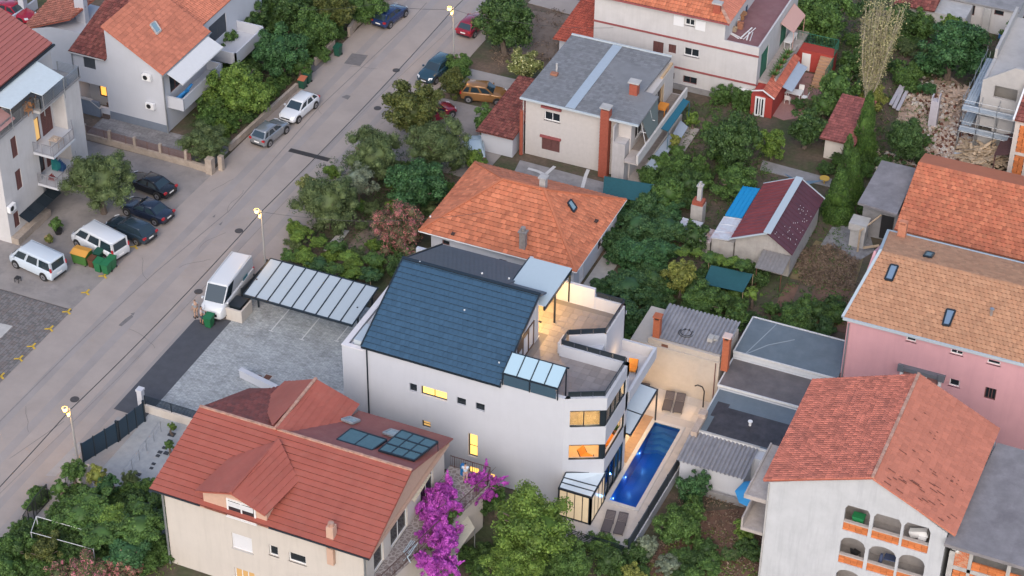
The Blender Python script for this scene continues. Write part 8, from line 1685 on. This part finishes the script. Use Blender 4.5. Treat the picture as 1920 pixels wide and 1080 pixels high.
car('navy saloon second from the wall in the parking row', 'car', (277, 404), 174, nvy, 'sedan', 4.5, 1.8, 1.42)
car('dark blue grey hatchback beside the white minibus in the parking row', 'car', (246, 440), 170, paint('dark_slate_paint', (.02, .035, .05)), 'hatch', 4.4, 1.82, 1.45)
vw = paint('white_van_paint', (.58, .60, .62))
car('long white minibus with windows parked behind the rubbish bins', 'van', (188, 467), 166, vw, 'van', 5.0, 1.95, 1.98, 'parked_van')
car('small white passenger van at the left edge of the parking', 'van', (72, 504), 170, paint('blue_white_van_paint', (.50, .56, .62)), 'van', 4.7, 1.9, 1.95, 'parked_van')
sp = car('tall white delivery van standing at the court entrance', 'delivery van', (428, 562), -86, vw, 'van', 5.9, 2.0, 2.6, 'delivery_van')
g = MB(); g.box(-1.6, -.8, 1.005, 1.012, 1.5, 1.75); o = g.build('side_lettering', mat('van_print', (.05, .22, .28), .5), sp)
# ================================================================== bins, lamps, cables, people
grn = mat('green_bin_plastic', (.015, .13, .05), .5, var=.08); grn2 = mat('dark_green_bin_plastic', (.012, .07, .045), .5)
def bin_(px_, py_, label, body, lid, group=None, s=1.0):
    c = P(px_, py_); t = thing('wheelie_bin', label, 'bin', tuple(c), group); g = MB(); b0 = [(-.24, -.27), (.24, -.27), (.24, .27), (-.24, .27)]; b1 = [(-.30, -.36), (.30, -.36), (.30, .36), (-.30, .36)]
    vs = [(c.x+x*s, c.y+y*s, .08) for x, y in b0]+[(c.x+x*s, c.y+y*s, .98*s) for x, y in b1]; g.add(vs, [(0, 3, 2, 1), (0, 1, 5, 4), (1, 2, 6, 5), (2, 3, 7, 6), (3, 0, 4, 7), (4, 5, 6, 7)]); g.build('body', body, t)
    g = MB(); g.slab([(c.x-.33*s, c.y-.4*s, 1.0*s), (c.x+.33*s, c.y-.4*s, 1.0*s), (c.x+.33*s, c.y+.38*s, 1.1*s), (c.x-.33*s, c.y+.38*s, 1.1*s)], .05); g.build('lid', lid, t)
    g = MB(); g.tube((c.x-.3*s, c.y+.42*s, 1.0*s), (c.x+.3*s, c.y+.42*s, 1.0*s), .025, n=6); g.build('handle', blackm, t)
    for sx in (-.26, .26): g = MB(); g.tube((c.x+sx*s-.03, c.y+.28*s, .1), (c.x+sx*s+.03, c.y+.28*s, .1), .1, n=10); g.build('wheel', tyrem, t)
    return t
bin_(187, 508, 'green wheelie bin at the left front of the cluster by the minibus', grn, grn, 'green bins by the minibus'); bin_(201, 512, 'green wheelie bin at the front of the cluster by the minibus', grn, grn, 'green bins by the minibus'); bin_(210, 503, 'rightmost green wheelie bin of the cluster by the minibus', grn, grn, 'green bins by the minibus'); bin_(187, 490, 'green wheelie bin at the back of the cluster by the minibus', grn2, grn2, 'green bins by the minibus')
bin_(174, 500, 'small brown bin between the dumpster and the green bins', mat('brown_bin_plastic', (.10, .04, .02), .6), mat('brown_bin_plastic', ()), None, .85)
c = P(155, 493); t = thing('dumpster', 'green dumpster with an orange yellow lid beside the white minibus', 'dumpster', tuple(c)); g = MB(); g.add([(c.x-.6, c.y-.42, .15), (c.x+.6, c.y-.42, .15), (c.x+.6, c.y+.42, .15), (c.x-.6, c.y+.42, .15), (c.x-.68, c.y-.5, 1.05), (c.x+.68, c.y-.5, 1.05), (c.x+.68, c.y+.5, 1.15), (c.x-.68, c.y+.5, 1.15)], [(0, 3, 2, 1), (0, 1, 5, 4), (1, 2, 6, 5), (2, 3, 7, 6), (3, 0, 4, 7), (4, 5, 6, 7)]); g.build('body', mat('olive_green_bin', (.05, .14, .03), .5), t)
g = MB(); g.slab([(c.x-.72, c.y-.55, 1.1), (c.x+.72, c.y-.55, 1.1), (c.x+.72, c.y+.0, 1.3), (c.x-.72, c.y+.0, 1.3)], .05); g.slab([(c.x-.72, c.y+.0, 1.3), (c.x+.72, c.y+.0, 1.3), (c.x+.72, c.y+.55, 1.22), (c.x-.72, c.y+.55, 1.22)], .05); g.build('lid', mat('orange_yellow_lid', (.55, .27, .05), .5), t)
for sx in (-.5, .5):
    for sy in (-.35, .35): g = MB(); g.tube((c.x+sx-.03, c.y+sy, .09), (c.x+sx+.03, c.y+sy, .09), .09, n=10); g.build('wheel', tyrem, t)
bin_(393, 612, 'green wheelie bin in front of the delivery van', grn, grn); bin_(634, 104, 'dark green wheelie bin against the street wall near the gate', grn2, grn2); bin_(577, 155, 'dark green wheelie bin behind the orange lidded one', grn2, grn2); bin_(568, 165, 'dark green wheelie bin with an orange lid by the white hatchback', grn2, mat('salmon_lid', (.45, .14, .08), .6))
c = P(34, 528); g = MB(); g.box(c.x-.2, c.x+.2, c.y-.2, c.y+.2, .35, .42)
for sx in (-.17, .17):
    for sy in (-.17, .17): g.box(c.x+sx-.02, c.x+sx+.02, c.y+sy-.02, c.y+sy+.02, 0, .35)
single('black_stool', g, blackm, 'small black stool on the asphalt in front of the left van', 'stool')
for (x, y, lab, m_) in ((92, 452, 'straw coloured planter on the apartment forecourt', mat('straw_pot', (.36, .26, .14), .9)), (110, 438, 'dark planter under the potted shrub by the apartment block', blackm)):
    c = P(x, y); g = MB(); g.tube((c.x, c.y, 0), (c.x, c.y, .4), .25, .36, n=14); single('planter', g, m_, lab, 'planter')
poleM = mat('lamp_pole_grey', (.30, .29, .28), .6); glow = mat('sodium_lamp', (1, .8, .3), emit=(1, .50, .06), estr=9)
LP = []
for (bx, by, tx, ty, lab) in ((498, 508, 487, 398, 'middle street lamp with glowing yellow head near the delivery van'), (146, 868, 127, 770, 'lowest street lamp glowing above the garden gate'), (851, 132, 846, 18, 'upper street lamp glowing beside the teal car')):
    b = P(bx, by); hgt = min(range(300, 900), key=lambda k: abs(float((lambda d: 540-F*(np.dot(d, UU))/(np.dot(d, FW)))(np.array([b.x, b.y, k/100-H0])))-ty))/100
    t = thing('street_lamp', lab, 'street lamp', tuple(b), 'street lamps'); g = MB(); g.tube(b, b+Vector((0, 0, hgt+.25)), .09, .06, n=10); g.build('pole', poleM, t)
    hd_ = b+Vector((-.35, -.1, hgt+.1)); g = MB(); g.bar(b+Vector((0, 0, hgt+.1)), hd_, .05); g.build('arm', poleM, t)
    g = MB(); g.tube(hd_+Vector((0, 0, .1)), hd_+Vector((0, 0, .16)), .17, .06, n=12); g.build('lamp_shade', poleM, t)
    g = MB(); g.tube(hd_-Vector((0, 0, .16)), hd_+Vector((0, 0, .1)), .13, .19, n=12); g.tube(hd_-Vector((-.2, -.05, .6)), hd_-Vector((-.2, -.05, .4)), .07, .09, n=10); g.build('lamp_bulb', glow, t)
    g = MB(); g.bar(b+Vector((0, 0, hgt-.45)), b+Vector((-.2, -.1, hgt-.45)), .04); g.build('arm', poleM, t)
    lamp(hd_.x-.1, hd_.y-.1, hd_.z-.35, 110, (1, .55, .15), .15); LP.append(b+Vector((0, 0, hgt+.05)))
def cable(pts, sag, r, label, n=14):
    g = MB()
    for a, b in zip(pts[:-1], pts[1:]):
        prev = a
        for i in range(1, n+1): f = i/n; q = a.lerp(b, f)-Vector((0, 0, sag*4*f*(1-f))); g.tube(prev, q, r, n=5, cap=False); prev = q
    o = g.build('overhead_cable', blackm, org=tuple(pts[0])); tag(o, label, 'cable'); return o
L1, L0, L2 = LP[1], LP[0], LP[2]
cable([L1+(L1-L0), L1, L0, L2, L2+(L2-L0)], .35, .032, 'black overhead cable strung between the street lamps')
cable([L0, P(700, 415, 5.0), P(930, 395, 5.6)], .2, .014, 'thin cable from the middle lamp towards the orange hip roof')
cable([L2, P(700, 8, 6), P(560, 18, 5.5)], .2, .016, 'thin cable from the upper lamp to the left gardens')
cable([L2, P(960, 40, 5), P(1150, 52, 5.2)], .25, .014, 'thin cable from the upper lamp to the red tiled annex')
# front yard fence and gate
fe = thing('screen_fence', 'tall dark blue screen fence in three sections along the pavement', 'fence', (-71.3, 91.9, 0))
for (a, b, n) in (((157, 868), (222, 828), 3), ((226, 826), (272, 790), 3)):
    A = P(*a); Bq = P(*b)
    for i in range(n):
        p, q = A+(Bq-A)*(i/n), A+(Bq-A)*((i+1)/n); g = MB(); g.bar(p+Vector((0, 0, .92)), q+Vector((0, 0, .92)), .04, 1.7); g.build('fence_panel', mat('dark_blue_screen', (.012, .035, .06), .3, spec=.6), fe)
        g = MB(); g.box(p.x-.04, p.x+.04, p.y-.04, p.y+.04, 0, 1.85); g.build('post', trimdark, fe)
    g = MB(); g.box(Bq.x-.07, Bq.x+.07, Bq.y-.07, Bq.y+.07, 0, 1.95); g.build('post', trimdark, fe)
w_ = thing('yard_wall', 'white yard wall with black bar railing between court and front yard', 'wall', (-70.5, 98.3, 0)); g = MB(); g.box(-70.4, -61.5, 98.2, 98.4, 0, .7); g.build('wall', cream, w_); railing(w_, [(-70.3, 98.3), (-61.5, 98.3)], .7, .8, trimdark, 'lines'); g = MB(); g.box(-70.8, -70.4, 98.1, 98.5, 0, 1.9); g.box(-70.85, -70.35, 98.05, 98.55, 1.9, 2.05); g.build('gate_pillar', white, w_)
gm_ = thing('ornate_gate', 'black wrought iron gate with scrolls at the bottom left garden', 'gate', tuple(P(60, 990))); railing(gm_, [tuple(P(48, 1000))[:2], tuple(P(70, 965))[:2], tuple(P(92, 940))[:2]], 0, 1.6, blackm, 'bars', gap=.09)
g2 = thing('arched_gate', 'small black iron gate under the green climber arch', 'gate', tuple(P(133, 905))); railing(g2, [tuple(P(125, 912))[:2], tuple(P(150, 905))[:2]], 0, 1.7, blackm, 'bars', gap=.09)
for x, y in ((153, 925), (167, 912)): g = MB(); c = P(x, y); g.box(c.x-.18, c.x+.18, c.y-.18, c.y+.18, 0, 1.9); g.build('pillar', cream, g2)
tr = thing('wire_trellis', 'thin white wire trellis frame over the front yard plants', 'trellis', tuple(P(60, 1000))); g = MB(); q = [P(58, 998, 2.1), P(68, 968, 2.1), P(175, 1030, 2.1), P(185, 1002, 2.1)]; [g.bar(q[i], q[j], .028) for i, j in ((0, 1), (0, 2), (1, 3), (2, 3))]
for k in q: g.bar((k.x, k.y, 0), k, .045)
g.build('frame', whitef, tr)
tr = thing('wire_fence', 'low thin wire fence crossing the pale front yard', 'fence', tuple(P(235, 880))); A, Bq = P(300, 790, 1.0), P(232, 880, 1.0)
g = MB(); g.bar(A, Bq, .025); g.bar(A-Vector((0, 0, .45)), Bq-Vector((0, 0, .45)), .02)
for i in range(6): p = A+(Bq-A)*i/5; g.bar((p.x, p.y, 0), p, .03)
g.build('frame', galv, tr)
SL = ['farthest', 'largest second farthest', 'third farthest', 'left one of the middle pair,', 'right one of the middle pair,', 'left small near', 'single small near', 'small right hand', 'nearest left hand', 'near small isolated']
for i, (x, y, s_) in enumerate(((325, 803, .32), (322, 815, .42), (318, 828, .3), (300, 848, .26), (312, 850, .3), (296, 855, .22), (288, 870, .22), (308, 840, .24), (260, 890, .26), (284, 878, .2))):
    c = P(x, y); g = MB(); g.box(c.x-s_*.6, c.x+s_*.6, c.y-s_*.5, c.y+s_*.5, .0, .04+.012*(i % 3)); tag(g.build('stepping_stone', mat('dark_slate_stone', (.035, .04, .05), .8), org=tuple(c)), SL[i]+' dark stepping stone in the pale front yard', 'stepping stone', 'stepping stones in the front yard')
# people
def person(label, at, rz, pose, skin, hair, top, bottom, shoes, hgt=1.74, zbase=0.0, arms='down'):
    t = thing('person', label, 'person', (0, 0, 0)); s = hgt/1.74
    def skinned(name, joints, edges, radii, m, root=0, sub=1):
        me = bpy.data.meshes.new(name); me.from_pydata([tuple(k*s for k in j) for j in joints], edges, []); o = link(bpy.data.objects.new(name, me)); o.parent = t; me.materials.append(m)
        md = o.modifiers.new('skin', 'SKIN'); md.use_smooth_shade = True
        for i, r_ in enumerate(radii): me.skin_vertices[0].data[i].radius = ((r_ if not isinstance(r_, tuple) else r_[0])*s, (r_ if not isinstance(r_, tuple) else r_[1])*s)
        me.skin_vertices[0].data[root].use_root = True
        sb = o.modifiers.new('sub', 'SUBSURF'); sb.levels = sub; sb.render_levels = sub; return o
    st = .14 if pose == 'walk' else 0
    hL = (.34, .26, .80); hR = (-.34, .22, .82) 
    if arms == 'down': aL = [(.21, 0, 1.42), (.26, .02, 1.14), (.27, .12, .88)]; aR = [(-.21, 0, 1.42), (-.26, -.02, 1.14), (-.27, .08, .88)]
    else: aL = [(.21, 0, 1.42), (.27, .10, 1.16), (.20, .34, 1.08)]; aR = [(-.21, 0, 1.42), (-.27, .10, 1.16), (-.18, .34, 1.08)]
    J = [(0, 0, .95), (0, 0, 1.15), (0, 0, 1.38), (0, .01, 1.50), (0, .03, 1.62), (0, .03, 1.72)]; Rr = [.13, .12, (.15, .11), .055, .095, .07]; E_ = [(0, 1), (1, 2), (2, 3), (3, 4), (4, 5)]
    for a in (aL, aR): b = len(J); J += a; Rr += [.055, .042, .032]; E_ += [(2, b), (b, b+1), (b+1, b+2)]
    for sx, f_ in ((.1, st), (-.1, -st)): b = len(J); J += [(sx, 0, .88), (sx, f_*.7, .48), (sx, f_*.6-abs(f_)*.3, .09), (sx, f_*.6+.13, .03)]; Rr += [.085, .058, .042, .035]; E_ += [(0, b), (b, b+1), (b+1, b+2), (b+2, b+3)]
    skinned('body', J, E_, Rr, skin)
    skinned('shirt', [(0, 0, .93), (0, 0, 1.15), (0, 0, 1.38), (0, .0, 1.47), aL[0], ((aL[0][0]+aL[1][0])/2, (aL[0][1]+aL[1][1])/2, (aL[0][2]+aL[1][2])/2), aR[0], ((aR[0][0]+aR[1][0])/2, (aR[0][1]+aR[1][1])/2, (aR[0][2]+aR[1][2])/2)], [(0, 1), (1, 2), (2, 3), (2, 4), (4, 5), (2, 6), (6, 7)], [(.165, .135), (.155, .13), (.175, .13), .075, .075, .066, .075, .066], top)
    skinned('trousers', [(0, 0, .98), (.1, 0, .86), (.1, st*.6, .52), (-.1, 0, .86), (-.1, -st*.6, .52)], [(0, 1), (1, 2), (0, 3), (3, 4)], [(.155, .13), .105, .082, .105, .082], bottom)
    skinned('hair', [(0, .0, 1.66), (0, -.01, 1.745)], [(0, 1)], [.105, .075], hair)
    for sx, f_ in ((.1, st), (-.1, -st)): g = MB(); y = f_*.6-abs(f_)*.3; g.box((sx-.05)*s, (sx+.05)*s, (y-.08)*s, (y+.2)*s, 0, .09*s); g.build('shoe', shoes, t)
    hx = MB()
    for a in (aL, aR):
        w0 = Vector(a[2]); d = (Vector(a[2])-Vector(a[1])).normalized(); 
        for k in range(4): o_ = Vector(((k-1.5)*.018, 0, 0)); hx.bar((w0+o_+d*.02)*s, (w0+o_+d*(.13-.01*abs(k-1.5)))*s, .015*s)
        hx.bar(w0*s, (w0+d*.06+Vector((.04 if a is aR else -.04, 0, 0)))*s, .016*s); hx.bar((w0-d*.01)*s, (w0+d*.06)*s, .07*s, .03*s)
    hx.build('hand', skin, t)
    fc = MB(); fc.bar((0, .115*s, 1.60*s), (0, .14*s, 1.61*s), .025*s); fc.build('nose', skin, t)
    e_ = MB(); [e_.box((k-.012)*s, (k+.012)*s, .112*s, .122*s, 1.63*s, 1.645*s) for k in (-.035, .035)]; e_.build('eye', blackm, t)
    t.location = Vector(at)+Vector((0, 0, zbase)); t.rotation_euler = (0, 0, R(rz)); return t
sk1 = mat('tan_skin', (.38, .21, .14), .6); sk2 = mat('fair_skin', (.45, .28, .2), .6); hr = mat('dark_hair', (.025, .018, .014), .8); hr2 = mat('brown_hair', (.09, .05, .03), .8)
person('person in a grey shirt and beige trousers standing left of the delivery van front', P(368, 596), 60, 'stand', sk2, hr2, mat('grey_shirt', (.30, .32, .34), .8), mat('beige_cloth', (.36, .24, .17), .8), blackm, 1.74)
person('person in a pale pink top and dark trousers behind the green bin', P(379, 607), -60, 'walk', sk1, hr, mat('pale_pink_top', (.55, .42, .38), .8), mat('dark_trousers', (.05, .07, .09), .8), blackm, 1.66, arms='front')
person('person in a light blue top at the terrace railing of the red roofed house', (-44.3, 97.0, 3.8), 20, 'stand', sk2, hr, mat('light_blue_top', (.42, .50, .60), .8), mat('pink_trousers', (.45, .30, .34), .8), blackm, 1.68, arms='front')
person('person in a white blue shirt bending in the garden at the top left', P(466, 28), 200, 'stand', sk1, hr, mat('white_blue_shirt', (.48, .54, .66), .8), mat('dark_trousers', ()), blackm, 1.7, arms='front')
g = MB(); g.box(-44.9, -44.65, 97.5, 97.75, 3.8, 4.7); single('blue_bag', g, mat('bright_blue_fabric', ()), 'blue bag beside the person on the terrace corner', 'bag')
# rubble and timber heaps
def heap(label, name, centre, sx, sy, hgt, n, m, size, cat, seed):
    c = P(*centre); rs = random.Random(seed); t = thing(name, label, cat, tuple(c)); lens = {}
    for i in range(n):
        key = i % 6
        if key not in lens:
            g = MB(); l = size*(.6+.22*key); g.box(-l/2, l/2, -.07-.01*key, .07+.01*key, -.03, .05); me = bpy.data.meshes.new('plank'); me.from_pydata(g.v, [], g.f); me.materials.append(m); lens[key] = me
        o = link(bpy.data.objects.new('plank', lens[key])); o.parent = t; u = rs.gauss(0, .42); v = rs.gauss(0, .42); k = max(0, 1-(u*u+v*v)**.5)
        o.location = (u*sx, v*sy, .1+hgt*k*rs.uniform(.6, 1.1)); o.rotation_euler = (rs.uniform(-.35, .35), rs.uniform(-.3, .3), rs.uniform(0, 3.14) if rs.random() < .6 else rs.gauss(.6, .25))
    return t
heap('jumbled heap of old boards beside the scaffold', 'board_heap', (1845, 300), 2.6, 2.3, 1.1, 120, timber, 1.5, 'board heap', 3)
heap('upper heap of broken boards and beams on the rubble', 'board_heap', (1790, 190), 2.4, 1.8, 1.0, 70, mat('pale_timber', (.45, .34, .27), .85, objrand=.25), 1.3, 'board heap', 5)
def stones(label, centre, sx, sy, hgt, n, seed):
    c = P(*centre); rs = random.Random(seed); g = MB()
    for i in range(n):
        u = rs.gauss(0, .45); v = rs.gauss(0, .45); k = max(0, 1-(u*u+v*v)**.5); p = Vector((c.x+u*sx, c.y+v*sy, hgt*k*rs.random()+.03)); s_ = rs.uniform(.06, .26); a = rs.uniform(0, 3); 
        vs = [p+Vector((math.cos(a+j*1.57)*s_*rs.uniform(.7, 1.2), math.sin(a+j*1.57)*s_*rs.uniform(.6, 1), -s_*.5)) for j in range(4)]+[p+Vector((math.cos(a+j*1.57)*s_*.7*rs.uniform(.6, 1.2), math.sin(a+j*1.57)*s_*.6, s_*.5)) for j in range(4)]
        g.add(vs, [(4, 5, 6, 7), (0, 1, 5, 4), (1, 2, 6, 5), (2, 3, 7, 6), (3, 0, 4, 7)], rs.choice((0, 0, 1, 2)))
    o = g.build('rubble', [mat('rubble_stone', (.42, .33, .27), .9, var=.2), mat('pale_rubble', (.50, .46, .42), .9, var=.15), mat('rusty_brown', ())], org=tuple(c)); o['kind'] = 'stuff'; o['label'] = label
stones('rubble heap of stones and broken blocks at the building site', (1760, 190), 3.2, 3.2, .9, 700, 1); stones('scattered stones over the building site ground', (1780, 270), 3.5, 5, .15, 900, 2); stones('stones around the conifers and shed', (1700, 310), 3, 1.6, .25, 260, 3)
c = P(1748, 235); g = MB(); g.box(c.x-.35, c.x+.35, c.y-.3, c.y+.3, 0, 2.6); g.box(c.x-.35, c.x-.25, c.y-.3, c.y+.3, 2.6, 3.0); g.box(c.x+.25, c.x+.35, c.y-.3, c.y+.3, 2.6, 3.2); single('concrete_chute', g, mat('lavender_grey_concrete', (.42, .40, .44), .85, var=.08), 'upright pale concrete channel standing on the rubble', 'concrete block')
for i, (a, b) in enumerate((((1676, 202), (1698, 155)), ((1683, 206), (1706, 160)), ((1670, 196), (1690, 160)))):
    A, Bq = P(*a, .3), P(*b, .35); g = MB(); g.bar(A, Bq, .3, .12); single('concrete_beam', g, mat('lavender_grey_concrete', ()), ['middle pale beam leaning on the left of the rubble', 'right pale beam on the left of the rubble', 'left pale beam on the left of the rubble'][i], 'beam', 'pale beams by the rubble')
for i, (x, y, rr_) in enumerate(((1808, 328, .9), (1835, 290, .7), (1800, 290, .55))):
    c = P(x, y); rs = random.Random(i); g = MB(); n = 9; pts = [(c.x+math.cos(k*.7)*rr_*rs.uniform(.7, 1.2), c.y+math.sin(k*.7)*rr_*.7*rs.uniform(.7, 1.2), .08+rs.uniform(0, .08)) for k in range(n)]; cc = (c.x, c.y, .35)
    g.add(pts+[cc], [(k, (k+1) % n, n) for k in range(n)]); single('tarpaulin', g, mat('pale_blue_tarp', (.42, .47, .53), .7, var=.1), ['pale blue tarp beside the ridge of the long orange roof', 'pale blue tarp among the boards', 'small pale blue tarp left of the boards'][i], 'tarpaulin')
for i, (x, y) in enumerate(((1876, 72), (1882, 70), (1879, 76))):
    c = P(x, y); g = MB(); g.tube((c.x, c.y, 0), (c.x, c.y, .45), .25, .2, n=8); single('toy', g, mat('toy_%s' % ['blue', 'red', 'white'][i], [(.02, .15, .5), (.5, .05, .04), (.6, .6, .6)][i], .5), ['blue garden toy by the bungalow', 'red garden toy by the bungalow', 'white garden toy by the bungalow'][i], 'toy')
